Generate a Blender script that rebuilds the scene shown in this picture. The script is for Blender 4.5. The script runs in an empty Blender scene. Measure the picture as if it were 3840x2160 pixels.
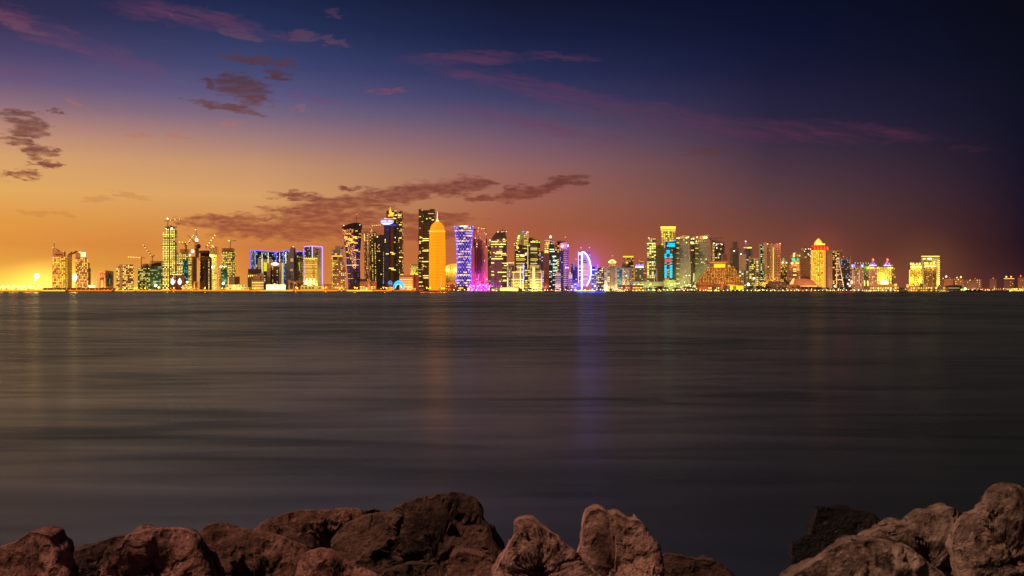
import bpy, math, random
from mathutils import Vector, noise
random.seed(7)
sc = bpy.context.scene
COL = sc.collection
FP = 4267.0          # focal length of the photograph in its own pixels (3840 wide, 40 mm lens)
CAMZ = 3.5           # eye height over the water
HOR = 1090.0         # row of the horizon
G = 2.2              # height of the far quay
R = math.radians

# ---------------------------------------------------------------- camera
cam = bpy.data.cameras.new('camera'); cam.lens = 40; cam.sensor_width = 36
cam.shift_y = (HOR - 1080) / 3840.0
cam.clip_end = 60000; cam.clip_start = 0.1
cam.dof.use_dof = True; cam.dof.focus_distance = 14; cam.dof.aperture_fstop = 9
co = bpy.data.objects.new('camera', cam); COL.objects.link(co)
co.location = (0, 0, CAMZ); co.rotation_euler = (R(90), 0, 0)
sc.camera = co
sc.view_settings.view_transform = 'Standard'; sc.view_settings.look = 'None'
sc.view_settings.gamma = 1; sc.view_settings.use_curve_mapping = False
sc.view_settings.exposure = 0
sc.cycles.max_bounces = 5; sc.cycles.diffuse_bounces = 1; sc.cycles.glossy_bounces = 2
sc.cycles.sample_clamp_indirect = 3; sc.cycles.use_light_tree = True

def lin(c):
    r = []
    for v in c:
        v = v / 255.0
        r.append(v / 12.92 if v <= 0.04045 else ((v + 0.055) / 1.055) ** 2.4)
    return (r[0], r[1], r[2], 1.0)

class NT:
    """small helper that writes shader maths"""
    def __init__(s, tree): s.t = tree; s.n = tree.nodes; s.l = tree.links
    def put(s, node, i, v):
        if isinstance(v, bpy.types.NodeSocket): s.l.new(v, node.inputs[i])
        elif v is not None: node.inputs[i].default_value = v
    def m(s, op, a, b=None, c=None, clamp=False):
        n = s.n.new('ShaderNodeMath'); n.operation = op; n.use_clamp = clamp
        s.put(n, 0, a); s.put(n, 1, b); s.put(n, 2, c); return n.outputs[0]
    def vec(s, x, y, z):
        n = s.n.new('ShaderNodeCombineXYZ'); s.put(n, 0, x); s.put(n, 1, y); s.put(n, 2, z); return n.outputs[0]
    def mix(s, f, a, b, mode='MIX'):
        n = s.n.new('ShaderNodeMix'); n.data_type = 'RGBA'; n.blend_type = mode
        s.put(n, 0, f); s.put(n, 6, a); s.put(n, 7, b); return n.outputs[2]
    def ramp(s, f, stops):
        n = s.n.new('ShaderNodeValToRGB'); s.put(n, 0, f)
        e = n.color_ramp.elements
        while len(e) < len(stops): e.new(0.5)
        for k, (p, c) in enumerate(stops): e[k].position = p; e[k].color = c
        return n.outputs[0]
    def noise(s, v, scale, detail=4, rough=0.5, dist=0.0):
        n = s.n.new('ShaderNodeTexNoise'); s.put(n, 'Vector', v); s.put(n, 'Scale', scale); s.put(n, 'Detail', detail)
        s.put(n, 'Roughness', rough); s.put(n, 'Distortion', dist); return n.outputs[0]
    def wn(s, v):
        n = s.n.new('ShaderNodeTexWhiteNoise'); n.noise_dimensions = '3D'; s.put(n, 0, v); return n.outputs[0]
    def smooth(s, v, a, b):
        n = s.n.new('ShaderNodeMapRange'); n.interpolation_type = 'SMOOTHSTEP'
        s.put(n, 0, v); s.put(n, 1, a); s.put(n, 2, b); n.inputs[3].default_value = 0; n.inputs[4].default_value = 1
        return n.outputs[0]

# ---------------------------------------------------------------- sky
world = bpy.data.worlds.new('World'); sc.world = world; world.use_nodes = True
wt = world.node_tree; wt.nodes.clear(); N = NT(wt)
tc = wt.nodes.new('ShaderNodeTexCoord')
sp = wt.nodes.new('ShaderNodeSeparateXYZ'); wt.links.new(tc.outputs['Generated'], sp.inputs[0])
dx, dy, dz = sp.outputs
az = N.m('ARCTAN2', dx, dy)                       # azimuth, 0 = north over the bay
el = N.m('ARCSINE', dz)
elc = N.m('MAXIMUM', el, 0.0)
f = N.m('DIVIDE', elc, 0.27, clamp=True)
def rowf(y): return max(0.0, min(1.0, math.atan((HOR - y) / FP) / 0.27))
def col(rows): return sorted([(rowf(y), lin(c)) for y, c in rows])
SKY = [
 [(1085, (255, 222, 96)), (1050, (243, 190, 76)), (1000, (230, 162, 66)), (930, (223, 146, 62)), (850, (225, 152, 68)), (745, (226, 168, 94)), (630, (214, 160, 108)), (540, (188, 138, 116)), (450, (140, 108, 120)), (370, (106, 84, 118)), (270, (74, 64, 104)), (130, (46, 42, 78)), (0, (32, 33, 68))],
 [(1085, (226, 140, 58)), (1050, (218, 134, 60)), (1000, (210, 128, 60)), (930, (204, 122, 62)), (850, (212, 142, 78)), (745, (216, 160, 102)), (630, (196, 146, 110)), (540, (164, 124, 120)), (450, (122, 102, 126)), (370, (90, 85, 128)), (270, (62, 68, 113)), (130, (36, 48, 90)), (0, (23, 32, 70))],
 [(1085, (192, 102, 60)), (1000, (186, 98, 60)), (930, (178, 94, 60)), (850, (169, 92, 64)), (745, (164, 100, 82)), (630, (148, 100, 98)), (540, (122, 88, 106)), (450, (90, 75, 106)), (370, (62, 60, 100)), (270, (38, 44, 86)), (130, (19, 27, 62)), (0, (12, 17, 45))],
 [(1085, (154, 86, 60)), (1000, (138, 76, 56)), (930, (124, 69, 54)), (850, (110, 64, 57)), (745, (92, 60, 66)), (630, (72, 50, 66)), (540, (54, 42, 66)), (450, (38, 33, 64)), (270, (18, 20, 52)), (130, (8, 12, 44)), (0, (3, 8, 36))],
 [(1085, (72, 37, 40)), (1000, (46, 24, 33)), (930, (33, 17, 31)), (850, (29, 16, 34)), (700, (19, 13, 36)), (540, (9, 10, 34)), (270, (3, 5, 24)), (0, (1, 1, 13))],
 [(1085, (54, 34, 38)), (900, (40, 27, 38)), (600, (30, 24, 44)), (0, (18, 18, 40))],
]
ramps = [N.ramp(f, col(s)) for s in SKY]
azs = [R(-24.2), R(-12.7), 0.0, R(12.7), R(24.2)]
c = ramps[0]
for k in range(4):
    c = N.mix(N.smooth(az, azs[k] - 0.03, azs[k + 1] + 0.03) if False else N.m('DIVIDE', N.m('SUBTRACT', az, azs[k]), azs[k + 1] - azs[k], clamp=True), c, ramps[k + 1])
aaz = N.m('ABSOLUTE', az)
c = N.mix(N.smooth(N.m('MULTIPLY', az, -1), R(45), R(95)), c, ramps[5])
c = N.mix(N.smooth(az, R(95), R(150)), c, ramps[5])
side = N.m('ADD', 1.0, N.m('MULTIPLY', N.smooth(N.m('MULTIPLY', az, -1), R(24.5), R(42)), 2.0))   # afterglow left of the frame, boosted to brighten water and rocks
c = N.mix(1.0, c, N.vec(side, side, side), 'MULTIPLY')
# cloud space: degrees of arc scaled so that one unit is one photograph pixel
U = N.m('MULTIPLY', az, FP)
V = N.m('MULTIPLY', el, FP)
wv = N.vec(N.m('MULTIPLY', U, 0.02), N.m('MULTIPLY', V, 0.05), 1.3)
Uw = N.m('ADD', U, N.m('MULTIPLY', N.m('SUBTRACT', N.noise(wv, 1.0, 5, 0.6), 0.5), 170)); Vw = N.m('ADD', V, N.m('MULTIPLY', N.m('SUBTRACT', N.noise(N.vec(N.m('MULTIPLY', U, 0.016), N.m('MULTIPLY', V, 0.05), 7.7), 1.0, 5, 0.6), 0.5), 60))
def blob(px, py, rx, ry, rot=0.0, w=True):
    Uq, Vq = (Uw, Vw) if w else (U, V)
    a = math.atan((px - 1920) / FP); cu = a * FP
    cv = math.atan((HOR - py) / FP * math.cos(a)) * FP
    s_, c_ = math.sin(R(rot)), math.cos(R(rot))
    du = N.m('SUBTRACT', Uq, cu); dv = N.m('SUBTRACT', Vq, cv)
    p = N.m('DIVIDE', N.m('ADD', N.m('MULTIPLY', du, c_), N.m('MULTIPLY', dv, s_)), rx)
    q = N.m('DIVIDE', N.m('SUBTRACT', N.m('MULTIPLY', dv, c_), N.m('MULTIPLY', du, s_)), ry)
    d = N.m('ADD', N.m('MULTIPLY', p, p), N.m('MULTIPLY', q, q))
    return N.m('SUBTRACT', 1.0, d, clamp=True)
def union(bl):
    o = bl[0]
    for b in bl[1:]: o = N.m('MAXIMUM', o, b)
    return o
dark = union([blob(905, 330, 140, 74, -12), blob(950, 352, 80, 42), blob(1040, 285, 75, 24), blob(860, 288, 70, 22), blob(775, 312, 45, 20, -30), blob(850, 405, 190, 20, -9), blob(940, 225, 160, 18, -4), blob(1075, 235, 40, 24),
  blob(105, 470, 90, 40, -5), blob(70, 425, 90, 16), blob(110, 500, 100, 20), blob(80, 540, 130, 22, -12), blob(150, 570, 60, 34), blob(75, 655, 90, 22), blob(170, 613, 90, 14), blob(215, 422, 40, 10),
  blob(1060, 862, 420, 52, -2), blob(860, 835, 230, 44), blob(1250, 815, 300, 52, 4), blob(1290, 770, 300, 48, 6), blob(1470, 735, 330, 52, 9), blob(1700, 700, 200, 46, 8), blob(1120, 738, 140, 22, -4), blob(1310, 705, 60, 12), blob(1430, 872, 350, 34),
  blob(1970, 722, 170, 36, 10), blob(2110, 682, 130, 28, 11), blob(1800, 745, 80, 18), blob(1560, 820, 280, 34), blob(1640, 880, 240, 26), blob(1130, 792, 180, 26)])
faint = union([blob(280, 390, 70, 18, -18), blob(520, 508, 70, 14), blob(660, 510, 70, 14), blob(500, 735, 110, 16, -8), blob(160, 800, 130, 14, -3), blob(360, 745, 70, 12, -4), blob(640, 52, 10, 8),
  blob(1120, 410, 42, 14), blob(860, 458, 70, 18), blob(1255, 50, 36, 26), blob(1240, 155, 70, 24, -12), blob(900, 130, 130, 22, -10), blob(1130, 135, 90, 26), blob(2650, 568, 120, 20, 5), blob(1450, 340, 110, 12), blob(60, 85, 130, 30, -25)])
nv = N.vec(N.m('MULTIPLY', U, 0.0125), N.m('MULTIPLY', V, 0.046), 3.7)
nd = N.noise(nv, 1.0, 8, 0.6, 0.5)
dm = N.m('MULTIPLY', N.smooth(N.m('ADD', N.m('MULTIPLY', dark, 0.55), nd), 0.58, 0.98), N.smooth(dark, 0.0, 0.12))
fm = N.m('MULTIPLY', N.smooth(N.m('ADD', N.m('MULTIPLY', faint, 0.5), nd), 0.64, 1.0), 0.36)
fcol = N.ramp(f, [(rowf(800), lin((196, 118, 60))), (rowf(500), lin((182, 108, 92))), (rowf(300), lin((150, 92, 96))), (rowf(60), lin((104, 64, 84)))])
c = N.mix(fm, c, N.mix(N.smooth(az, R(-13), R(6)), fcol, N.mix(1.0, fcol, (0.22, 0.2, 0.26, 1), 'MULTIPLY')))
dcol = N.ramp(f, [(rowf(900), lin((160, 82, 56))), (rowf(700), lin((128, 64, 56))), (rowf(500), lin((118, 72, 66))), (rowf(320), lin((80, 52, 64))), (rowf(200), lin((84, 54, 76)))])
dcol = N.mix(N.smooth(az, R(-8), R(14)), dcol, N.mix(1.0, dcol, (0.42, 0.36, 0.42, 1), 'MULTIPLY'))
thick = N.noise(N.vec(N.m('MULTIPLY', U, 0.02), N.m('MULTIPLY', V, 0.075), 12.), 1.0, 5, 0.6)
c = N.mix(N.m('MULTIPLY', dm, N.m('ADD', 0.62, N.m('MULTIPLY', N.smooth(thick, 0.35, 0.6), 0.34))), c, dcol)
pink = union([blob(690, 62, 300, 44, -5), blob(640, 50, 150, 20, -3), blob(900, 95, 240, 28, -14), blob(50, 268, 130, 16, -7), blob(240, 150, 340, 40, -19), blob(480, 215, 160, 26, -20),
  blob(1820, 290, 250, 30, -8), blob(2080, 350, 460, 46, -13), blob(2500, 440, 460, 50, -12), blob(2950, 490, 520, 48, -4), blob(2700, 470, 300, 34, -10), blob(3300, 505, 300, 22, -6), blob(2000, 470, 360, 30, -12), blob(2230, 512, 130, 16, -6),
  blob(1180, 370, 120, 12, -12), blob(3640, 555, 90, 12, -5), blob(1760, 220, 300, 30, 2), blob(100, 92, 160, 44, -22), blob(1450, 340, 120, 12), blob(2100, 215, 160, 16, -4)])
s_, c_ = math.sin(R(-10)), math.cos(R(-10))
pu = N.m('ADD', N.m('MULTIPLY', U, c_), N.m('MULTIPLY', V, s_)); pv = N.m('SUBTRACT', N.m('MULTIPLY', V, c_), N.m('MULTIPLY', U, s_))
pn = N.noise(N.vec(N.m('MULTIPLY', pu, 0.0045), N.m('MULTIPLY', pv, 0.034), 9.1), 1.0, 7, 0.66, 0.5)
pm = N.m('MULTIPLY', N.m('POWER', pink, 0.8), N.smooth(pn, 0.28, 0.78))
pcol = N.mix(N.smooth(az, R(-20), R(22)), lin((122, 64, 94)), lin((96, 44, 72)))
pcol = N.mix(N.smooth(az, R(18), R(26)), pcol, lin((40, 18, 44)))
c = N.mix(N.m('MULTIPLY', pm, 0.60), c, pcol)
# halos and light pollution round the brightest lights, painted into the sky
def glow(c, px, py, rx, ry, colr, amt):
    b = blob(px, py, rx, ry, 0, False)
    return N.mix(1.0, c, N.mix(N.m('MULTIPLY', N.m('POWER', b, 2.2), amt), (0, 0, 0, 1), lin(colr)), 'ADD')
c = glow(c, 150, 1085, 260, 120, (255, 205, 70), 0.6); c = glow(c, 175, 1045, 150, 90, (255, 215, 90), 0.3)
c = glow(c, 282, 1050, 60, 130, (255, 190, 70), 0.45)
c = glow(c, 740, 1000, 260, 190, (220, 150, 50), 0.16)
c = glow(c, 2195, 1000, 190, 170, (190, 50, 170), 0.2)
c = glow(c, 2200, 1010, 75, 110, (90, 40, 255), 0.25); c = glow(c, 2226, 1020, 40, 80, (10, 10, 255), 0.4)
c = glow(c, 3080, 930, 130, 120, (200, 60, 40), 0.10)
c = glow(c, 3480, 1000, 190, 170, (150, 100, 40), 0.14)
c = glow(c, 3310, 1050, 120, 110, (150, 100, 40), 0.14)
hs = wt.nodes.new('ShaderNodeTexSky'); hs.sky_type = 'NISHITA'; hs.sun_disc = False
hs.sun_elevation = R(0.5); hs.sun_rotation = R(-60)
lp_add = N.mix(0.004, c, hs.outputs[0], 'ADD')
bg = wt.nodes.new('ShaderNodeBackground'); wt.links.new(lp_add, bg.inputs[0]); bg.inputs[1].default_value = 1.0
# below the horizon the world is plain dark
wo = wt.nodes.new('ShaderNodeOutputWorld'); wt.links.new(bg.outputs[0], wo.inputs[0])

sl = bpy.data.lights.new('sun', 'SUN'); sl.energy = 3.5; sl.angle = R(5); sl.color = (1.0, 0.62, 0.44)
so = bpy.data.objects.new('sun', sl); COL.objects.link(so)
so.rotation_euler = Vector((0.80, 0.42, -1.05)).to_track_quat('-Z', 'Y').to_euler()   # last light from behind and above the left shoulder

# ---------------------------------------------------------------- materials
def pmat(name, color, rough=0.7, emit=None, strength=0.0, metal=0.0, spec=0.3):
    m = bpy.data.materials.new(name); m.use_nodes = True
    nt = m.node_tree; b = nt.nodes['Principled BSDF']; n = NT(nt)
    if strength == 0:
        tcn = nt.nodes.new('ShaderNodeTexCoord')
        v = n.noise(tcn.outputs['Object'], 0.09, 5, 0.6)
        cc = n.mix(n.m('MULTIPLY', n.smooth(v, 0.3, 0.75), 0.5), (*color, 1), tuple(x * 0.62 for x in color) + (1,))
        nt.links.new(cc, b.inputs['Base Color'])
    else:
        b.inputs['Base Color'].default_value = (*color, 1)
    b.inputs['Roughness'].default_value = rough; b.inputs['Metallic'].default_value = metal
    b.inputs['Specular IOR Level'].default_value = spec
    if strength > 0:
        b.inputs['Emission Color'].default_value = (*(emit or color), 1); b.inputs['Emission Strength'].default_value = strength
        m.cycles.emission_sampling = 'NONE'
    return m
_mc = {}
def mat(color, rough=0.75, metal=0.0):
    k = ('p', color, rough)
    if k not in _mc: _mc[k] = pmat('paint', color, rough, metal=metal)
    return _mc[k]
def lamp(color, s=3.0):
    if min(color) < .5: s = min(s, 2.7)
    k = ('l', color, s)
    if k not in _mc: _mc[k] = pmat('light', tuple(min(1, c * .5) for c in color), 0.5, color, s)
    return _mc[k]
seed_n = [0]
def fac(wall=(.4, .3, .2), glass=(.02, .02, .03), lit=(1, .62, .12), lit2=None, cw=4.2, ch=4.0, wx=.62, wy=.6, p=.3, pr=0.0,
        run=5, s=2.2, wallemit=None, we=0.0, rough=.7, dim=0.035):
    """facade in metres: window grid with scattered and run-lit rooms"""
    m = bpy.data.materials.new('facade'); m.use_nodes = True; nt = m.node_tree; n = NT(nt); b = nt.nodes['Principled BSDF']
    seed_n[0] += 1; sd = seed_n[0] * 3.17
    lit2 = lit2 or (1, .78, .3)
    s = s * .78
    if lit[0] > .9: lit = (lit[0], lit[1] * .86, lit[2] * .42)
    if lit2[0] > .9: lit2 = (lit2[0], lit2[1] * .9, lit2[2] * .5)
    uv = nt.nodes.new('ShaderNodeUVMap'); s3 = nt.nodes.new('ShaderNodeSeparateXYZ'); nt.links.new(uv.outputs[0], s3.inputs[0])
    cu = n.m('DIVIDE', s3.outputs[0], cw); cv = n.m('DIVIDE', s3.outputs[1], ch)
    fu = n.m('ABSOLUTE', n.m('SUBTRACT', n.m('FRACT', cu), .5)); fv = n.m('ABSOLUTE', n.m('SUBTRACT', n.m('FRACT', cv), .5))
    iu = n.m('FLOOR', cu); iv = n.m('FLOOR', cv)
    win = n.m('MULTIPLY', n.m('LESS_THAN', fu, wx / 2), n.m('LESS_THAN', fv, wy / 2))
    h = n.wn(n.vec(iu, iv, sd)); h2 = n.wn(n.vec(iu, iv, sd + 1.3)); h3 = n.wn(n.vec(iu, iv, sd + 2.1))
    lt = n.m('LESS_THAN', h, p)
    if pr > 0:
        hr = n.wn(n.vec(n.m('FLOOR', n.m('DIVIDE', n.m('ADD', iu, n.m('MULTIPLY', n.wn(n.vec(iv, sd, 0)), run)), run)), iv, sd + 5.5))
        lt = n.m('MAXIMUM', lt, n.m('LESS_THAN', hr, pr))
    amt = n.m('MULTIPLY', n.m('MULTIPLY', win, lt), n.m('ADD', n.m('MULTIPLY', h2, 1.1), .35))
    if dim > 0: amt = n.m('ADD', amt, n.m('MULTIPLY', win, dim))  # unlit windows glow faintly as well, to lift dark facades
    tcn = nt.nodes.new('ShaderNodeTexCoord')
    v = n.smooth(n.noise(tcn.outputs['Object'], .06, 5, .6), .3, .75)
    wc = n.mix(n.m('MULTIPLY', v, .5), (*wall, 1), tuple(x * .65 for x in wall) + (1,))
    nt.links.new(n.mix(win, wc, (*glass, 1)), b.inputs['Base Color'])
    nt.links.new(n.m('SUBTRACT', rough, n.m('MULTIPLY', win, rough - .18)), b.inputs['Roughness'])
    b.inputs['Specular IOR Level'].default_value = .4
    ec = n.mix(h3, (*lit, 1), (*lit2, 1))
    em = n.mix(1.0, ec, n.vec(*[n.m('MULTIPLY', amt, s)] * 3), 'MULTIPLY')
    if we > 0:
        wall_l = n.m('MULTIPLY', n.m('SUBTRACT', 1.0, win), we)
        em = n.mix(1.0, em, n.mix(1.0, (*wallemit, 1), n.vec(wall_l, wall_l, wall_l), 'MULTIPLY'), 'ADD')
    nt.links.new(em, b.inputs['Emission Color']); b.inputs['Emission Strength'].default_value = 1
    m.cycles.emission_sampling = 'NONE'
    return m

# ---------------------------------------------------------------- geometry helpers
def X(px, D): return (px - 1920) / FP * D
def Z(py, D): return CAMZ + (HOR - py) / FP * D
class MB:
    def __init__(s): s.v = []; s.f = []; s.uv = []; s.mi = []
    def face(s, pts, uvs=None, mi=0):
        b = len(s.v); s.v += [tuple(p) for p in pts]; s.f.append(tuple(range(b, b + len(pts))))
        s.uv += uvs if uvs else [(0, 0)] * len(pts); s.mi.append(mi)
    def quad_wall(s, a, b, c_, d, u0, u1, mi=0):
        s.face([a, b, c_, d], [(u0, a[2]), (u1, b[2]), (u1, c_[2]), (u0, d[2])], mi)
    def box(s, x0, x1, y0, y1, z0, z1, mi=0):
        p = [(x0, y0), (x1, y0), (x1, y1), (x0, y1)]; u = 0
        for k in range(4):
            a, b = p[k], p[(k + 1) % 4]; L = math.dist(a, b)
            s.quad_wall((*a, z0), (*b, z0), (*b, z1), (*a, z1), u, u + L, mi); u += L
        s.face([(*q, z1) for q in p], None, mi); s.face([(*q, z0) for q in reversed(p)], None, mi)
    def bar(s, a, b, r, n=4):
        a = Vector(a); b = Vector(b); d = (b - a)
        if d.length < 1e-6: return
        d.normalize(); u = d.orthogonal().normalized(); w = d.cross(u)
        ra = [a + (u * math.cos(2 * math.pi * k / n) + w * math.sin(2 * math.pi * k / n)) * r for k in range(n)]
        rb = [q + (b - a) for q in ra]
        for k in range(n):
            j = (k + 1) % n; s.face([ra[k], ra[j], rb[j], rb[k]])
        s.face(list(reversed(ra))); s.face(rb)
    def ball(s, c0, r, n=8, m=5, sz=1.0):
        rows = []
        for i in range(m + 1):
            t = math.pi * i / m
            rows.append([(c0[0] + r * math.sin(t) * math.cos(2 * math.pi * k / n), c0[1] + r * math.sin(t) * math.sin(2 * math.pi * k / n), c0[2] + r * sz * math.cos(t)) for k in range(n)])
        for i in range(m):
            for k in range(n):
                j = (k + 1) % n
                s.face([rows[i + 1][k], rows[i + 1][j], rows[i][j], rows[i][k]])
    def build(s, name, mats, parent=None, loc=(0, 0, 0), smooth=False):
        me = bpy.data.meshes.new(name)
        me.from_pydata([(v[0] - loc[0], v[1] - loc[1], v[2] - loc[2]) for v in s.v], [], s.f)
        ul = me.uv_layers.new(name='UVMap')
        for k, q in enumerate(s.uv): ul.data[k].uv = q
        for m_ in (mats if isinstance(mats, (list, tuple)) else [mats]): me.materials.append(m_)
        for k, p in enumerate(me.polygons): p.material_index = s.mi[k]; p.use_smooth = smooth
        o = bpy.data.objects.new(name, me); COL.objects.link(o)
        if parent is not None: o.parent = parent
        else: o.location = loc
        return o
def tag(o, label, cat, group=None, kind=None):
    if label: o['label'] = label
    if cat: o['category'] = cat
    if group: o['group'] = group
    if kind: o['kind'] = kind
    return o

class B:
    """one thing on the far shore; measures given as photograph columns/rows at its own distance D"""
    def __init__(s, name, label, cat, px, D, group=None, base=G):
        s.D = D; s.loc = (X(px, D), D, base); s.base = base
        s.root = bpy.data.objects.new(name, None); COL.objects.link(s.root); s.root.location = s.loc
        tag(s.root, label, cat, group)
    def x(s, px, dd=0): return X(px, s.D + dd)
    def z(s, py, dd=0): return Z(py, s.D + dd)
    def fin(s, mb, name, m, parent=None, smooth=False, label=None):
        o = mb.build(name, m, parent or s.root, s.loc, smooth)
        if label: o['label'] = label
        return o
    def prism(s, name, pts, top, m, bot=None, parent=None, capm=None, label=None):
        """pts: (column, depth) round the plan; top: row or row per point"""
        n = len(pts); mb = MB()
        tops = top if isinstance(top, (list, tuple)) else [top] * n
        xy = [(s.x(p, dd), s.D + dd) for p, dd in pts]
        zt = [s.z(t, dd) for t, (p, dd) in zip(tops, pts)]
        zb = s.base if bot is None else s.z(bot)
        u = 0
        ms = m if isinstance(m, (list, tuple)) else [m]
        for k in range(n):
            j = (k + 1) % n; L = math.dist(xy[k], xy[j])
            mb.quad_wall((*xy[k], zb), (*xy[j], zb), (*xy[j], zt[j]), (*xy[k], zt[k]), u, u + L, min(k, len(ms) - 1) if len(ms) > 1 else 0)
            u += L
        cap = len(ms) - 1 if len(ms) > 1 else 0
        mb.face([(*xy[k], zt[k]) for k in range(n)], [(.1, .1)] * n, cap)
        mb.face([(*xy[k], zb) for k in reversed(range(n))], [(.1, .1)] * n, cap)
        return s.fin(mb, name, list(ms), parent, label=label)
    def box(s, name, x0, x1, yt, m, yb=None, d0=0, d1=30, parent=None, label=None):
        return s.prism(name, [(x0, d0), (x1, d0), (x1, d1), (x0, d1)], yt, m, yb, parent, label=label)
    def corner(s, name, x0, xs, x1, tops, m, yb=None, dl=18, dr=18, d=0, parent=None, label=None):
        """two faces meeting at the near corner xs; tops = row, or rows at (left, corner, right)"""
        if not isinstance(tops, (list, tuple)): tops = (tops,) * 3
        return s.prism(name, [(x0, d + dl), (xs, d), (x1, d + dr), (x0 + x1 - xs, d + dl + dr)], [tops[0], tops[1], tops[2], (tops[0] + tops[2]) / 2], m, yb, parent, label=label)
    def outline(s, name, pts, d0, d1, m, parent=None, label=None):
        """upright slab with the given outline (column, row), d0..d1 deep"""
        mb = MB(); fr = [(s.x(p), s.D + d0, s.z(q)) for p, q in pts]; bk = [(a, s.D + d1, c) for a, b, c in fr]
        mb.face(fr, [(a, c) for a, b, c in fr]); mb.face(list(reversed(bk)), [(a, c) for a, b, c in reversed(bk)])
        for k in range(len(fr)):
            j = (k + 1) % len(fr)
            mb.face([fr[j], fr[k], bk[k], bk[j]], [(0, fr[j][2]), (0, fr[k][2]), (d1 - d0, bk[k][2]), (d1 - d0, bk[j][2])])
        return s.fin(mb, name, m, parent, label=label)
    def rev(s, name, cx, prof, m, n=28, sq=1.0, dd=0, parent=None, smooth=True, label=None):
        """turned body: prof = (row, half width in columns) from the top down"""
        mb = MB(); c0 = s.x(cx); k0 = s.D / FP
        rings = []
        for (py, hw) in prof:
            r = hw * k0; rings.append((r, s.z(py)))
        for (r0, z0), (r1, z1) in zip(rings, rings[1:]):
            for k in range(n):
                a0 = 2 * math.pi * k / n; a1 = 2 * math.pi * (k + 1) / n
                P = lambda r, a, z: (c0 + r * math.sin(a), s.D + dd - r * math.cos(a) * sq, z)
                rm = max(r for r, _ in rings); u0 = a0 * rm; u1 = a1 * rm
                mb.face([P(r1, a0, z1), P(r1, a1, z1), P(r0, a1, z0), P(r0, a0, z0)], [(u0, z1), (u1, z1), (u1, z0), (u0, z0)])
        o = s.fin(mb, name, m, parent, smooth, label=label); return o
    def loft(s, name, secs, m, n=24, depth=.8, pw=1.0, dd=0, parent=None, smooth=False, twist=0, label=None):
        """stacked rounded-square sections: (row, left column, right column)"""
        mb = MB(); R_ = []
        for i, (py, a, b) in enumerate(secs):
            cx = s.x((a + b) / 2); r = (b - a) / 2 * s.D / FP; z = s.z(py); ring = []
            for k in range(n):
                t = 2 * math.pi * k / n + twist * i
                cc, ss = math.cos(t), math.sin(t)
                q = (abs(cc) ** (2 / pw) + abs(ss) ** (2 / pw)) ** 0
                ring.append((cx + r * math.copysign(abs(ss) ** pw, ss), s.D + dd - r * depth * math.copysign(abs(cc) ** pw, cc), z))
            R_.append(ring)
        for i in range(len(R_) - 1):
            u = 0
            for k in range(n):
                j = (k + 1) % n; A, Bq = R_[i], R_[i + 1]; L = math.dist(Bq[k], Bq[j])
                mb.face([Bq[k], Bq[j], A[j], A[k]], [(u, Bq[k][2]), (u + L, Bq[j][2]), (u + L, A[j][2]), (u, A[k][2])]); u += L
        mb.face(R_[0], [(.1, .1)] * n)
        return s.fin(mb, name, m, parent, smooth, label=label)
    def bars(s, name, segs, r, m, parent=None, n=4, label=None):
        """segs: ((column,row,depth),(column,row,depth)) ; r in metres"""
        mb = MB()
        for a, b in segs:
            mb.bar((s.x(a[0]), s.D + a[2], s.z(a[1])), (s.x(b[0]), s.D + b[2], s.z(b[1])), r, n)
        return s.fin(mb, name, m, parent, label=label)
    def ball(s, name, px, py, rpx, m, dd=0, parent=None, sz=1.0, label=None):
        mb = MB(); mb.ball((s.x(px), s.D + dd, s.z(py)), rpx * s.D / FP, 10, 6, sz)
        return s.fin(mb, name, m, parent, True, label=label)
    def mast(s, px, y0, y1, r=.7, m=None, dd=5, tip=None, tipr=1.2):
        o = s.bars('antenna', [((px, y0, dd), (px, y1, dd))], r, m or mat((.12, .08, .06)))
        if tip: s.ball('beacon', px, y1, tipr, lamp(tip, 4), dd, parent=o)
        return o
    def flood(s, px, py, dd, P, colr, radius=3.0, bare=False):
        bare = bare or dd < -100  # lamps set far out in front are added to colour the water
        l = bpy.data.lights.new('floodlight', 'POINT' if bare else 'SPOT'); l.energy = P
        if not bare: l.spot_size = R(165); l.spot_blend = .35
        l.color = colr; l.shadow_soft_size = radius
        o = bpy.data.objects.new('floodlight', l); COL.objects.link(o); o.parent = s.root
        if not bare: o.rotation_euler = (R(98), 0, 0)
        o.location = (s.x(px) - s.loc[0], dd, s.z(py) - s.loc[2]); return o
    def edge(s, name, pts, m, r=.8, dd=-1.2, parent=None):
        """glowing tube along an edge; pts (column,row[,depth])"""
        q = [(p[0], p[1], (p[2] if len(p) > 2 else 0) + dd) for p in pts]
        return s.bars(name, list(zip(q, q[1:])), r, m, parent)

YEL = (1, .62, .08); WARM = (1, .68, .2); ORG = (1, .4, .05); WHT = (1, .93, .75); BLU = (.12, .16, 1); CYN = (.0, .55, .85); PUR = (.55, .12, 1); MAG = (1, .1, .9)

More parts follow.
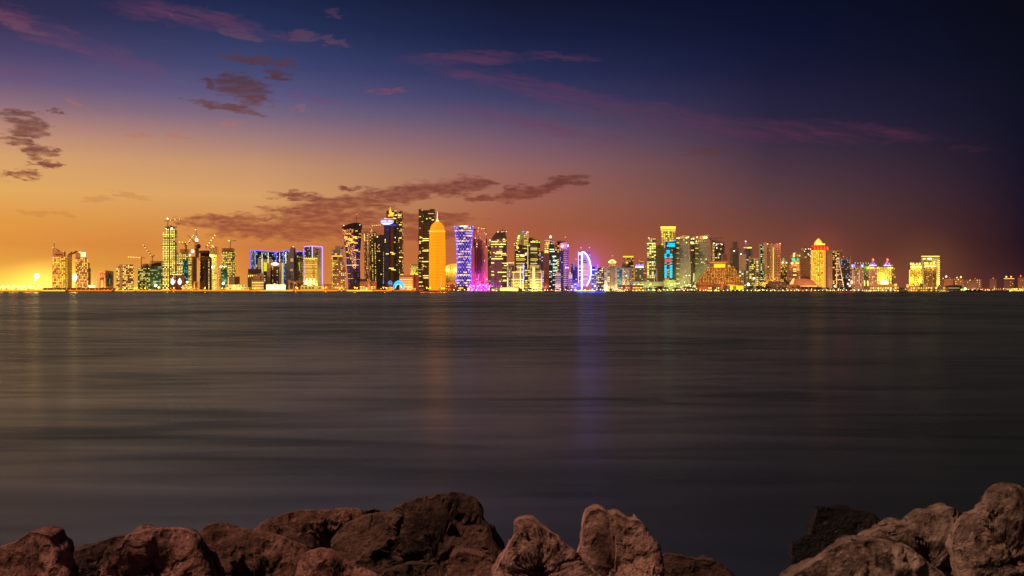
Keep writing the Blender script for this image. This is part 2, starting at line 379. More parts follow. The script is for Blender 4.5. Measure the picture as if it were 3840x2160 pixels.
# ---------------------------------------------------------------- water and land (setting)
def water_mat():
    m = bpy.data.materials.new('sea water'); m.use_nodes = True; nt = m.node_tree; nt.nodes.clear(); n = NT(nt)
    tcn = nt.nodes.new('ShaderNodeTexCoord'); s3 = nt.nodes.new('ShaderNodeSeparateXYZ'); nt.links.new(tcn.outputs['Object'], s3.inputs[0])
    x, y = s3.outputs[0], s3.outputs[1]
    st = [n.noise(n.vec(n.m('MULTIPLY', x, kx), n.m('MULTIPLY', y, ky), z), 1.0, 1.6, .5, .5) for kx, ky, z in ((.16, .62, 1.), (.05, .10, 5.), (.02, .019, 9.), (.0055, .0023, 2.))]
    a = n.m('ADD', n.m('ADD', st[0], st[1]), n.m('ADD', st[2], st[3])); a = n.m('MULTIPLY', a, .25)
    streak = n.smooth(a, .36, .62)
    out = nt.nodes.new('ShaderNodeOutputMaterial'); g = nt.nodes.new('ShaderNodeBsdfAnisotropic') if False else nt.nodes.new('ShaderNodeBsdfGlossy')
    d = nt.nodes.new('ShaderNodeBsdfDiffuse'); d.inputs[0].default_value = (.003, .005, .005, 1)
    gc = n.mix(streak, (.115, .162, .15, 1), (.42, .50, .41, 1))
    nt.links.new(gc, g.inputs[0])
    nt.links.new(n.m('ADD', .285, n.m('MULTIPLY', streak, -.03)), g.inputs['Roughness'])
    bp = nt.nodes.new('ShaderNodeBump'); bp.inputs['Strength'].default_value = .06; bp.inputs['Distance'].default_value = .4
    nt.links.new(a, bp.inputs['Height']); nt.links.new(bp.outputs[0], g.inputs['Normal'])
    ad = nt.nodes.new('ShaderNodeAddShader'); nt.links.new(g.outputs[0], ad.inputs[0]); nt.links.new(d.outputs[0], ad.inputs[1])
    nt.links.new(ad.outputs[0], out.inputs[0]); return m
mb = MB(); mb.face([(-16000, -200, 0), (16000, -200, 0), (16000, 22000, 0), (-16000, 22000, 0)])
tag(mb.build('water', water_mat()), 'smooth dark bay water blurred by long exposure', None, kind='structure')
# the town's land: one sheet with its quay edge
shore = [(-400, 2780), (0, 2790), (430, 2800), (1240, 2800), (1840, 2790), (2330, 2800), (2760, 2810), (3250, 2830), (3540, 2900), (3610, 3900), (3700, 4700), (3850, 5200), (4600, 5600)]
mb = MB(); sp_ = [(X(p, D), D) for p, D in shore]; far = [(x * 6, 21000) for x, y in sp_]
for k in range(len(sp_) - 1):
    a, b = sp_[k], sp_[k + 1]
    mb.face([(*a, G), (*b, G), (*far[k + 1], G), (*far[k], G)])
    mb.face([(*a, -1), (*b, -1), (*b, G), (*a, G)])
tag(mb.build('ground', mat((.10, .065, .04), .9)), 'flat reclaimed land carrying the town across the bay', None, kind='structure')
# the bank of the near shore
mb = MB(); nb = 40
for i in range(nb):
    for j in range(24):
        def q(i, j):
            x = -12 + 24 * i / nb; y = -4 + 16 * j / 24
            z = 2.3 if y < 2.5 else 2.3 - .318 * (y - 2.5)
            return (x, y, z + .07 * noise.noise(Vector((x, y, 0)) * 1.7) - .05)
        mb.face([q(i, j), q(i + 1, j), q(i + 1, j + 1), q(i, j + 1)])
tag(mb.build('bank', mat((.05, .035, .028), .95)), 'sloping rubble bank under the near boulders', None, kind='structure')

# ---------------------------------------------------------------- boulders of the near bank
def rock_mat(base, light, dark, pit=.5, rough=.9):
    m = bpy.data.materials.new('limestone'); m.use_nodes = True; nt = m.node_tree; n = NT(nt); b = nt.nodes['Principled BSDF']
    tcn = nt.nodes.new('ShaderNodeTexCoord'); o = tcn.outputs['Object']
    a = n.noise(o, 2.3, 7, .62, .15); c2 = n.noise(o, 7.5, 8, .70, .12); c3 = n.noise(o, 34, 4, .6)
    cc = n.mix(n.smooth(a, .38, .62), (*base, 1), (*light, 1))
    cc = n.mix(n.m('MULTIPLY', n.smooth(c2, .50, .70), .75), cc, (*dark, 1))
    ocr = n.noise(o, 3.6, 5, .6, .2)
    cc = n.mix(n.m('MULTIPLY', n.smooth(ocr, .56, .70), .55), cc, (base[0] * 1.15, base[1] * .72, base[2] * .35, 1))
    fine = n.noise(o, 24, 6, .72, .1)
    cc = n.mix(n.m('MULTIPLY', n.smooth(fine, .52, .66), .7), cc, (*light, 1)); cc = n.mix(n.m('MULTIPLY', n.smooth(fine, .47, .36), .75), cc, tuple(x * .55 for x in dark) + (1,))
    vo = nt.nodes.new('ShaderNodeTexVoronoi'); nt.links.new(o, vo.inputs['Vector']); vo.inputs['Scale'].default_value = 9
    spot = n.m('MULTIPLY', n.smooth(vo.outputs['Distance'], .26, .10), n.smooth(c2, .44, .54))
    cc = n.mix(n.m('MULTIPLY', spot, pit), cc, tuple(x * .25 for x in dark) + (1,))
    # hairline clefts: edges of warped cells
    wv_ = nt.nodes.new('ShaderNodeTexNoise'); nt.links.new(o, wv_.inputs['Vector']); wv_.inputs['Scale'].default_value = 3; wv_.inputs['Detail'].default_value = 5
    va = nt.nodes.new('ShaderNodeVectorMath'); va.operation = 'MULTIPLY_ADD'; nt.links.new(wv_.outputs['Color'], va.inputs[0]); va.inputs[1].default_value = (.9, .9, .9); nt.links.new(o, va.inputs[2])
    ve = nt.nodes.new('ShaderNodeTexVoronoi'); ve.feature = 'DISTANCE_TO_EDGE'; nt.links.new(va.outputs[0], ve.inputs['Vector']); ve.inputs['Scale'].default_value = 2.1
    crack = n.m('MULTIPLY', n.smooth(ve.outputs['Distance'], .035, .0), n.smooth(c2, .50, .60))
    cc = n.mix(n.m('MULTIPLY', crack, .85), cc, tuple(x * .3 for x in dark) + (1,))
    geo = nt.nodes.new('ShaderNodeNewGeometry')      # paler on ridges, darker in hollows
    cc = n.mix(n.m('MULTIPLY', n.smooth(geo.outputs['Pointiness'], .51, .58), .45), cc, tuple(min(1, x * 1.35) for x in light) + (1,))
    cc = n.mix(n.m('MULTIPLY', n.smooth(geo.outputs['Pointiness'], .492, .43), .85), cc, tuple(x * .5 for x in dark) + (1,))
    nt.links.new(cc, b.inputs['Base Color']); b.inputs['Roughness'].default_value = rough; b.inputs['Specular IOR Level'].default_value = .2
    hgt = n.m('ADD', n.m('ADD', n.m('MULTIPLY', c2, .55), n.m('MULTIPLY', fine, .30)), n.m('ADD', n.m('MULTIPLY', spot, -.3), n.m('MULTIPLY', crack, -.35)))
    bp = nt.nodes.new('ShaderNodeBump'); bp.inputs['Strength'].default_value = 1; bp.inputs['Distance'].default_value = .16
    nt.links.new(hgt, bp.inputs['Height']); nt.links.new(bp.outputs[0], b.inputs['Normal'])
    return m
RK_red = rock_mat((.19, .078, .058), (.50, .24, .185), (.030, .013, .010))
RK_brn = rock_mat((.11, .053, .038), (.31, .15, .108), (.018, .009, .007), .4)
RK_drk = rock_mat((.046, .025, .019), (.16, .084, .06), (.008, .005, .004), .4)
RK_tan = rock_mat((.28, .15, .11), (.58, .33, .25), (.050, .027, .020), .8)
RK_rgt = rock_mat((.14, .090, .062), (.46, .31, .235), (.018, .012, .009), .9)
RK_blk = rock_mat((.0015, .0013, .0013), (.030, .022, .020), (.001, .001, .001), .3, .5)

def rock(label, pts, D, m, thick=.75, seed=0, rug=.05, nu=200, nv=116, cut=True, mottle=0.0):
    rnd = random.Random(seed * 31 + 5)
    P = [(X(px, D), Z(py, D)) for px, py in pts]
    cx = sum(p[0] for p in P) / len(P); cz = sum(p[1] for p in P) / len(P)
    zs = [p[1] for p in P]; cz = (max(zs) + min(zs)) / 2
    w = max(p[0] for p in P) - min(p[0] for p in P)
    K = 360; rad = []
    for k in range(K):
        t = 2 * math.pi * k / K; dx_, dz_ = math.cos(t), math.sin(t); best = .02
        for i in range(len(P)):
            (x1, z1), (x2, z2) = P[i], P[(i + 1) % len(P)]
            ex, ez = x2 - x1, z2 - z1; den = dx_ * ez - dz_ * ex
            if abs(den) < 1e-9: continue
            r_ = ((x1 - cx) * ez - (z1 - cz) * ex) / den; s_ = ((x1 - cx) * dz_ - (z1 - cz) * dx_) / den
            if r_ > 0 and -1e-6 <= s_ <= 1 + 1e-6: best = max(best, r_)
        rad.append(best)
    rad = [(rad[k - 2] + 2 * rad[k - 1] + 3 * rad[k] + 2 * rad[(k + 1) % K] + rad[(k + 2) % K]) / 9 for k in range(K)]
    T = w * .5 * thick
    # flat chips: random planes that cut the body
    planes = []
    for _ in range(26):
        a = rnd.uniform(-.9, .9); b_ = rnd.uniform(-1.2, -.35); c_ = rnd.uniform(-.6, .9)
        v = Vector((a, b_, c_)).normalized(); planes.append((v, rnd.uniform(.50, .84)))
    mb = MB(); rows = []; off = Vector((seed * 7.3, seed * 3.1, 0))
    cen = Vector((cx, D, cz))
    for i in range(nv + 1):
        ph = -math.pi / 2 + math.pi * i / nv; row = []
        cp, spn = math.cos(ph), math.sin(ph)
        for k in range(nu):
            t = k / nu * K; k0 = int(t) % K; r_ = rad[k0] * (1 - t % 1) + rad[(k0 + 1) % K] * (t % 1)
            th = 2 * math.pi * k / nu
            pl = cp ** .62
            x_, z_, y_ = r_ * math.cos(th) * pl, r_ * math.sin(th) * pl, T * spn
            q = Vector((x_, y_, z_))
            if cut:
                un = Vector((x_ / max(r_, .01), y_ / T, z_ / max(r_, .01)))
                for v, dd in planes:
                    h_ = un.dot(v)
                    if h_ > dd and abs(spn) > .12: q *= 1 - (1 - dd / h_) * min(1, (abs(spn) - .12) * 2.2)
            wp = q + off
            n1 = noise.fractal(wp * 1.9, 1.0, 2.0, 4); n2 = noise.ridged_multi_fractal(wp * 2.6, .9, 2.1, 5, 1.0, 2.0)
            n3 = noise.fractal(wp * 11, .8, 2.0, 4)
            amp = rug * (.12 + 1.15 * min(1, max(0, abs(spn) - .06) * 2.4) * .8)
            nn = q.normalized()
            q = q + nn * (n1 * amp * 1.6 + (n2 - 1.1) * amp * 1.0 + n3 * amp * .75)
            vd, vp = noise.voronoi(wp * 1.9 + Vector((n1, n3, n1)) * .25)
            h0 = vp[0] * 12.7; rd = Vector((math.sin(h0.x * 3.1 + h0.z), math.sin(h0.y * 5.3 + h0.x), math.sin(h0.z * 4.7 + h0.y)))
            wf = min(1, max(0, abs(spn) - .1) * 2.6)
            q.y += -T * wf * (.13 * n1 + .10 * (n2 - 1.1) + .30 * (wp * 1.9 - vp[0]).dot(rd) + .16 * min(.35, vd[1] - vd[0]) / .35)
            lp = math.hypot(q.x, q.z); ta = math.atan2(q.z, q.x) / (2 * math.pi) * K
            lim = (rad[int(ta) % K] * (1 - ta % 1) + rad[(int(ta) + 1) % K] * (ta % 1)) * (1 + .012 * n3) - .012 * abs(n2 - 1)
            lim *= 1 if q.y > 0 else (D + q.y) / D          # nearer stone looks larger: keep it inside the outline
            if lp > lim > 0: q.x *= lim / lp; q.z *= lim / lp
            row.append(cen + q)
        rows.append(row)
    for i in range(nv):
        for k in range(nu):
            j = (k + 1) % nu
            mb.face([rows[i][k], rows[i][j], rows[i + 1][j], rows[i + 1][k]])
    o = mb.build('boulder', m, None, (cx, D, min(zs)), True)
    return tag(o, label, 'boulder', 'boulders heaped along the near bank')

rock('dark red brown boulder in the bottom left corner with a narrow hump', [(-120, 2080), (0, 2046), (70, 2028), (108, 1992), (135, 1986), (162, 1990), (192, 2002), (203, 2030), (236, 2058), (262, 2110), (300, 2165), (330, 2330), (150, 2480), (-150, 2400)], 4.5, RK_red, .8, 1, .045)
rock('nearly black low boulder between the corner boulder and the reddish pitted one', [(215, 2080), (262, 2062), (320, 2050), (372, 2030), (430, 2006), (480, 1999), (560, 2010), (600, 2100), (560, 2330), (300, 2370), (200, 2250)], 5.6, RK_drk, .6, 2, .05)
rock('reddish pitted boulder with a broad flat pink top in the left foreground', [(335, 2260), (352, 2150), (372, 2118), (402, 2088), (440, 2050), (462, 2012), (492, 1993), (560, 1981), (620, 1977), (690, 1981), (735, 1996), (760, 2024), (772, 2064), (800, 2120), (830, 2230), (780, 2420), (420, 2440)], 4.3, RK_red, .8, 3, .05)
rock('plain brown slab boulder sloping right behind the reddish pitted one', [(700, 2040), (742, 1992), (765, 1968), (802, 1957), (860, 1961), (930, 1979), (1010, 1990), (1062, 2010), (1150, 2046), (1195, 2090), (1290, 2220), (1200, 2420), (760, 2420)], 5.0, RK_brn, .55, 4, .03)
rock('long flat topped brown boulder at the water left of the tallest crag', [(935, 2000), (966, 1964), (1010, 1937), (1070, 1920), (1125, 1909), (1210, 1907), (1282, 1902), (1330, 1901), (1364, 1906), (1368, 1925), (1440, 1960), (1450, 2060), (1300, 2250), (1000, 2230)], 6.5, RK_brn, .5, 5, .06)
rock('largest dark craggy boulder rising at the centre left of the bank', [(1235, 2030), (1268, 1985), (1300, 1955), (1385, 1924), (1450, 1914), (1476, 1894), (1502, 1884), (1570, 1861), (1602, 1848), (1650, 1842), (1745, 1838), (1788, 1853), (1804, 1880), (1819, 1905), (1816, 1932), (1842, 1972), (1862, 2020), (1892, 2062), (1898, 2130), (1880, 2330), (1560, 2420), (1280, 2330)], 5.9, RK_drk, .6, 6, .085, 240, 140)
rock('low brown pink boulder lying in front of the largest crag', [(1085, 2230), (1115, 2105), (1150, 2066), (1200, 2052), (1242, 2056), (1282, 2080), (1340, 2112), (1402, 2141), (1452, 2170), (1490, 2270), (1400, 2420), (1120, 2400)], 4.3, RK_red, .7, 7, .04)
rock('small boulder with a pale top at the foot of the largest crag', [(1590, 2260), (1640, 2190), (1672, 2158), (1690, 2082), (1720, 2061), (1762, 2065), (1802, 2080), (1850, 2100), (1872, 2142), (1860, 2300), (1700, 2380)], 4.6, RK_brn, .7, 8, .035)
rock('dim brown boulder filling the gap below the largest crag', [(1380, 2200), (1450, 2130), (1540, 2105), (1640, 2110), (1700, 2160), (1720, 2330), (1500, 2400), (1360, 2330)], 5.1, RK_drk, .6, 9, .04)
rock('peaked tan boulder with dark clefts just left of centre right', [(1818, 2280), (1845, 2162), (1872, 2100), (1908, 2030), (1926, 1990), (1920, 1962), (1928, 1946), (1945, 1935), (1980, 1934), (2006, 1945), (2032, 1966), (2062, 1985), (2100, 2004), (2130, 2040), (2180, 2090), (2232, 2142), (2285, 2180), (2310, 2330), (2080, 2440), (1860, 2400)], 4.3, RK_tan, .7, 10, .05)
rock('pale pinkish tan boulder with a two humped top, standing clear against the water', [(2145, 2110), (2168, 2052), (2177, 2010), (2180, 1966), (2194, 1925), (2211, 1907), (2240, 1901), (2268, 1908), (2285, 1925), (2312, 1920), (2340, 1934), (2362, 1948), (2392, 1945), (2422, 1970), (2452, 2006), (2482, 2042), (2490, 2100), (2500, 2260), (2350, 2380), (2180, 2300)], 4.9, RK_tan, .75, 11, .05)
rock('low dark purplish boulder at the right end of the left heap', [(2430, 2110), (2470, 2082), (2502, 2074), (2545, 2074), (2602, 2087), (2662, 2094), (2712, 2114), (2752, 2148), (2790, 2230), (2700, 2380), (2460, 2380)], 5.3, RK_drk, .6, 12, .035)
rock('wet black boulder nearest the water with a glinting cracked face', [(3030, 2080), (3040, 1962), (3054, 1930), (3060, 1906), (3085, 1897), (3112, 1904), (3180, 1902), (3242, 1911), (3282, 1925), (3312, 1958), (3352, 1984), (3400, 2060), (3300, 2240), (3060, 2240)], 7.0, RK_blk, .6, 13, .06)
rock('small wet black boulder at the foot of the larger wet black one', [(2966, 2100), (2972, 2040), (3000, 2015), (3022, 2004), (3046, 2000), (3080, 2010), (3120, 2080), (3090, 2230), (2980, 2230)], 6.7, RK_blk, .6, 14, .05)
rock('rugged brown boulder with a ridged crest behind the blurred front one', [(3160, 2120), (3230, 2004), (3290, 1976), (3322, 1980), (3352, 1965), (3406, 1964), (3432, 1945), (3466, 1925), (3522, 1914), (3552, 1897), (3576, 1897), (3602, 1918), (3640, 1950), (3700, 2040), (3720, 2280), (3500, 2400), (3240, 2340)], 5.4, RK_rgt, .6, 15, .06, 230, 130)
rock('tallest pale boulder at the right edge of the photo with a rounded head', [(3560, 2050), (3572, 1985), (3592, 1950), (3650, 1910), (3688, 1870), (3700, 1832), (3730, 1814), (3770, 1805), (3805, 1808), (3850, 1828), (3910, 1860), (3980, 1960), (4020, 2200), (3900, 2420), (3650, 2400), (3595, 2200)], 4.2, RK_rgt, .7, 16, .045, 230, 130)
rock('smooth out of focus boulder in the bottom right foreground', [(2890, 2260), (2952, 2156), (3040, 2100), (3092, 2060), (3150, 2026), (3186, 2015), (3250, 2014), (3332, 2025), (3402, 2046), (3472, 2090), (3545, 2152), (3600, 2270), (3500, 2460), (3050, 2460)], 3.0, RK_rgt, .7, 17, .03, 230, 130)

# ================================================================ the town, left to right
BRN = (.34, .19, .11); BEI = (.50, .36, .23); PALE = (.60, .48, .33); DGL = (.018, .016, .022); DRK = (.035, .025, .025)
# -- tower with a sail shaped parapet and a leaning pale fin
b = B('sail_top_tower', 'brown tower with a sloping sail shaped parapet, antenna and pale leaning fin', 'tower', 232, 3050)
b.corner('shaft', 196, 243, 251, (962, 962, 965), [fac((.42, .20, .09), (.16, .08, .03), (1, .62, .04), (1, .8, .15), 5.2, 4.3, .68, .66, .72, .25, 4, 1.5), fac((.42, .22, .09), (.16, .08, .03), (1, .62, .04), (1, .8, .15), 3, 4.3, .6, .6, .85, 0, 4, 1.5)], dl=4, dr=22)
b.outline('parapet', [(198, 963), (198, 931), (206, 932), (214, 936), (221, 942), (227, 946), (234, 945), (241, 943), (241, 963)], -.6, 9, mat((.46, .24, .14)))
b.outline('crest_sign', [(205, 957), (205, 953), (217, 953), (217, 950), (221, 950), (221, 953), (234, 953), (234, 957)], -1.2, -.7, mat((.14, .06, .05)))
b.prism('fin', [(252, 26), (270, 30), (270, 34), (252, 30)], [957, 942, 942, 957], mat((.70, .48, .20)))
b.outline('roof_blade', [(243, 955), (243, 953), (258, 946), (270, 940), (270, 943), (258, 949)], 24, 40, mat((.22, .12, .07)))
b.mast(200, 931, 908, .8, tip=(1, .75, .4), tipr=.9)
b.ball('beacon', 198.5, 929, 1.1, lamp(WARM, 4)); b.ball('beacon', 239, 943, .9, lamp(WARM, 3))
# -- tower with a glowing square sign
b = B('sign_top_tower', 'brown tower with stepped top carrying a glowing square sign, right of the leaning fin', 'tower', 307, 3050)
m1 = fac((.40, .19, .09), (.15, .07, .03), (1, .66, .06), (1, .85, .3), 4.3, 4.4, .62, .62, .62, .2, 4, 1.6)
b.box('shaft', 283, 331, 966, m1, d1=30)
b.box('upper_storeys', 283, 300, 948, [mat((.40, .22, .13))], 966, 0, 22)
b.box('roof_block', 300, 323, 963, m1, 966, 3, 20)
b.box('sign', 304, 321, 946, lamp((1, .85, .35), 2.2), 963, 0, 2)
b.outline('sign_mark', [(311, 957), (309, 952), (312, 949), (315, 952), (314, 957)], -.8, -.2, mat((.35, .2, .05)))
b.box('lit_ledge', 296, 304, 944, lamp((1, .8, .2), 1.6), 950, 1, 4)
b.box('rear_wing', 331, 336, 986, mat((.42, .24, .14)), None, 12, 26); b.box('rear_wing', 336, 340.5, 1006, mat((.46, .27, .16)), None, 12, 26)
# -- stadium floodlights
def light_mast(px, ptop, label, rw, rh, D=2960, power=0):
    b = B('floodlight_mast', label, 'floodlight', px, D)
    b.bars('pole', [((px, 1086, 0), (px, ptop, 0))], .9, mat((.5, .35, .2)))
    b.rev('lamp_bank', px, [(ptop - rh, .5), (ptop - rh * .85, rw * .6), (ptop - rh * .4, rw), (ptop, rw * .9), (ptop + rh * .5, .5)], lamp((1, .95, .7), 6), 12)
    if power: b.flood(px, ptop, -8, power * .7, (1, .5, .16), 9, True)
    return b
light_mast(138, 1038, 'tall stadium floodlight blazing white at the far left of the shore', 9, 12, power=3.0e5)
light_mast(280, 1046, 'blazing white floodlight squeezed between the leaning fin and the sign topped tower', 7.5, 20, power=2.6e5)
light_mast(132, 1052, 'small yellow lamp mast just left of the tall stadium floodlight', 1.6, 2)
light_mast(156, 1063, 'small lamp mast with a faint star right of the tall stadium floodlight', 1.5, 2)
b = B('grandstand', 'long low grandstand glowing yellow white along the shore at the far left', 'grandstand', 80, 2920)
b.box('terrace', -60, 162, 1080, fac((.5, .3, .1), (.3, .2, .05), (1, .75, .15), (1, .9, .5), 5, 3, .8, .7, .85, 0, 4, 2.6), None, 0, 30)
b.box('roof_fascia', -60, 160, 1074, lamp((1, .78, .2), 1.3), 1077, 2, 24)
for k in range(9): b.ball('roof_lamp', -2 + k * 19 + random.uniform(-5, 5), 1071 + random.uniform(-2, 4), random.uniform(1.8, 4), lamp((1, .85, .4), 4), -2)
for k in range(3): b.flood(20 + 55 * k, 1060, -40, 2.4e5, (1, .36, .12), 12, True)
b = B('boundary_wall', 'long low orange brown boundary wall below the four leftmost towers', 'wall', 298, 2860)
b.box('panel', 162, 434, 1080.5, mat((.34, .13, .05)), None, 0, 8); b.box('coping', 162, 434, 1079.6, mat((.5, .22, .1)), 1080.5, -.4, 8.4)
b = B('domed_pavilion', 'small glowing domed pavilion between the sign topped tower and the arched block', 'pavilion', 349, 2950)
b.box('hall', 333, 357, 1069, lamp((1, .82, .3), 1.1), None, 0, 14); b.rev('dome', 351, [(1057, .3), (1059, 3), (1063, 5.5), (1067, 6.4), (1070, 6.4)], lamp((1, .62, .2), .7))
for k in range(5): b.ball('lamp', 334 + 5 * k, 1072 + (k % 2) * 4, 2.0, lamp((1, .85, .4), 4), -3)
# -- arched block
b = B('arched_block', 'squat beige corner block with a tall arch and hook shaped reliefs', 'building', 395, 3000)
st = mat((.62, .36, .16))
b.corner('wall', 364, 395, 426, (1017.5, 1013.5, 1017.5), st, dl=12, dr=16)
def arch(b, name, cx, w, yt, yb, m, d0, d1, parent=None):
    pts = [(cx - w, yb)] + [(cx - w * math.cos(t), yt + w - w * math.sin(t)) for t in [math.pi * k / 8 for k in range(9)]] + [(cx + w, yb)]
    return b.outline(name, pts, d0, d1, m, parent)
for cx in (375.5, 382, 388.5):
    b.edge('hook_relief', [(cx - 2.2, 1027, 6), (cx - 2.6, 1025, 6), (cx, 1023.5, 6), (cx + 2.4, 1026, 5), (cx + 2.2, 1034, 5)], mat((.16, .07, .04)), .45, -6)
arch(b, 'archway', 382, 9, 1040, 1079, mat((.22, .1, .04)), 1.5, 4); arch(b, 'archway_glow', 382, 5, 1050, 1078, lamp((1, .55, .12), .55), .9, 1.4)
b.box('window_slot', 395.5, 400, 1024, mat((.06, .04, .03)), 1074, -.8, 2)
arch(b, 'stained_glass', 411, 4, 1025, 1072, mat((.03, .1, .07), .3), 5.2, 9); b.box('glass_glow', 409, 413, 1045, lamp((.03, .35, .22), .6), 1066, 4.4, 5)
b.ball('lamp', 374, 1053, 2, lamp((1, .6, .15), 3), 4); b.flood(385, 1080, -20, 3.0e4, (1, .5, .15))
# -- office slab with blank stair wall
b = B('office_block', 'short dark office with a blank pale stair wall, left of the first yellow crane', 'building', 470, 3000)
m1 = fac((.28, .13, .07), (.08, .04, .02), (1, .6, .12), (1, .85, .45), 4.6, 4, .78, .55, .45, .35, 3, 2.0)
b.box('left_wing', 436, 447, 998, m1, d0=6, d1=30); b.box('right_wing', 459, 501, 992, m1, d0=2, d1=30)
b.box('stair_wall', 447, 459, 991.5, mat((.52, .36, .18)), d0=0, d1=20)
# -- construction pair in green netting
def scaffold(b, x0, x1, yt, yb, nx, ny, m=None, d=0, dep=18, r=.45):
    sg = []
    for k in range(nx + 1):
        x = x0 + (x1 - x0) * k / nx; t = yt + (1.5 if k % 3 else -1)
        for dd in (d, d + dep): sg.append(((x, yb, dd), (x, t, dd)))
    for j in range(ny):
        y = yb + (yt - yb) * (j + .7) / ny
        for dd in (d, d + dep): sg.append(((x0, y, dd), (x1, y, dd)))
        sg.append(((x0, y, d), (x0, y, d + dep)))
    return b.bars('scaffold', sg, r, m or mat((.16, .07, .04)))
net = fac((.06, .10, .05), (.04, .07, .045), (.85, .8, .2), (.25, .5, .25), 4.2, 4.3, .8, .72, .22, .14, 4, .9, (.5, .5, .15), .03)
net2 = fac((.10, .14, .06), (.05, .10, .05), (1, .75, .15), (.8, .9, .3), 4.6, 4.3, .78, .66, .42, .2, 4, 1.1, (.6, .5, .1), .03)
b = B('building_site', 'unfinished green netted block with a domed scaffold roof under the horizontal yellow crane', 'building site', 539, 3020)
b.box('frame', 517, 562, 1006, net2, d1=30); b.rev('roof_frame', 546, [(988, 2), (991, 8), (996, 12), (1002, 14), (1006, 14.5)], mat((.20, .09, .05)), 14); scaffold(b, 533, 561, 989, 1006, 7, 3); b.box('slab_edge', 517, 560, 1004, mat((.3, .14, .07)), 1006, -1, 30)
for p in (523, 545, 558): b.ball('work_lamp', p, 1007 + random.uniform(-3, 1), 1, lamp((1, .8, .4), 4), -2)
b = B('building_site', 'unfinished block in dark green netting just left of the tallest lit construction tower', 'building site', 585, 3040)
b.box('frame', 562, 609, 998, net, d1=30); b.prism('roof_frame', [(566, 2), (605, 2), (605, 24), (566, 24)], [990, 981, 981, 990], mat((.15, .075, .05)), 998); scaffold(b, 563, 606, 978, 998, 9, 4)
b.flood(575, 1060, -15, 9e3, (.8, 1, .4))
# -- brightest construction tower
b = B('building_site', 'tallest unfinished tower on the left, every floor lit by white yellow bulbs', 'building site', 636, 3060)
m1 = fac((.26, .18, .06), (.10, .07, .02), (1, .9, .4), (1, .75, .2), 4.7, 4.6, .56, .52, .93, 0, 4, 3.2, (.8, .6, .1), .10)
b.box('left_bay', 609, 621, 871.5, m1, d0=0, d1=30); b.box('middle_bay', 621, 636, 856, m1, d0=2, d1=28); b.box('right_bay', 637, 658, 857, m1, d0=0, d1=30)
b.box('glazed_corner', 658, 662, 864, fac((.05, .14, .12), (.03, .10, .10), (.2, .8, .6), None, 3, 4.3, .7, .6, .35, 0, 4, 1.0), d0=2, d1=30)
b.box('core', 635.4, 637.6, 857, mat((.2, .1, .04)), d0=-1, d1=4)
for y in (920, 1013): b.box('transfer_floor', 608, 659, y - 1.6, mat((.22, .11, .05)), y + 1.6, -2.2, 30)
b.box('roof_slab', 619, 657, 853, mat((.2, .09, .05)), 857, 1, 26); scaffold(b, 621, 655, 848, 854, 9, 2); scaffold(b, 655, 662, 861, 1010, 1, 30, None, -1, 6, .3)
b.ball('work_lamp', 645, 856, 2.6, lamp(WHT, 7), -4); b.ball('work_lamp', 624, 857, 1.3, lamp(WHT, 5), -3)
[b.bars('column_stub', [((p, 855, 6), (p, q, 6))], 1.6, mat((.16, .07, .05))) for p, q in ((638, 843), (642, 847), (623, 848))]
# -- cranes
def crane(label, mx, yb, yt, jib, counter, D, lamps=0, lc=(1, .8, .2), lr=1.1, luff=False, mcol=(.42, .20, .08), lit=False, tip=None):
    b = B('tower_crane', label, 'crane', mx, D, 'tower cranes over the building sites')
    m = mat(mcol); sg = []
    w = .55 * 1.4; k0 = D / FP
    def lattice(p, q, hw, n):
        out = []; dxp, dyp = q[0] - p[0], q[1] - p[1]; L = math.hypot(dxp, dyp); nx_, ny_ = -dyp / L * hw, dxp / L * hw
        for dd in (0, 1.6):
            out += [((p[0] + nx_, p[1] + ny_, dd), (q[0] + nx_ * .5, q[1] + ny_ * .5, dd)), ((p[0] - nx_, p[1] - ny_, dd), (q[0] - nx_ * .5, q[1] - ny_ * .5, dd))]
        for i in range(n):
            s_ = 1 if i % 2 else -1; a0, a1 = i / n, (i + 1) / n
            out.append(((p[0] + dxp * a0 + nx_ * s_, p[1] + dyp * a0 + ny_ * s_, 0), (p[0] + dxp * a1 - nx_ * s_, p[1] + dyp * a1 - ny_ * s_, 1.6)))
        return out
    b.bars('mast', lattice((mx, yb), (mx, yt), 1.0, 8), .42, m)
    b.bars('jib', lattice((mx, yt + 2), jib, .9, 10), .36, lamp((1, .62, .1), .9) if lit else m)
    b.bars('counter_jib', lattice((mx, yt + 2), counter, .9, 4), .4, m)
    top = (mx, yt - (5 if not luff else 4)); b.bars('tie_rod', [((mx, yt, 0), (*top, 0)), ((*top, 0), (mx + (jib[0] - mx) * .65, yt + 2 + (jib[1] - yt - 2) * .65, 0)), ((*top, 0), (*counter, 0))], .22, m)
    b.box('counterweight', min(counter[0], counter[0] + 2), max(counter[0], counter[0] + 2), counter[1] - .5, m, counter[1] + 3, 0, 3)
    b.box('cab', mx - 1.3, mx + 1.3, yt, m, yt + 3, -2, 2)
    for k in range(lamps):
        t = (k + .7) / lamps; b.ball('jib_lamp', mx + (jib[0] - mx) * t, yt + 2 + (jib[1] - yt - 2) * t, lr, lamp(lc, 3.5), -2)
    if tip: b.ball('beacon', mx, yt - 6, tip, lamp(WHT, 7), -2)
crane('horizontal crane with a yellow lit arm over the domed scaffold roof', 529.5, 1004, 964, (479, 963.5), (543, 967), 3000, 5, (1, .75, .1), 1.3, lit=True)
crane('raised crane with a string of lamps pointing up left beside the brightest construction tower', 571, 990, 962, (536, 916), (578, 957), 3010, 5, (1, .8, .3), 1.3, True)
crane('crane standing on the tallest unfinished tower at the left', 629, 856, 826, (678, 821), (616, 828), 3050, 3, (1, .75, .15), 1.2, tip=2.2)
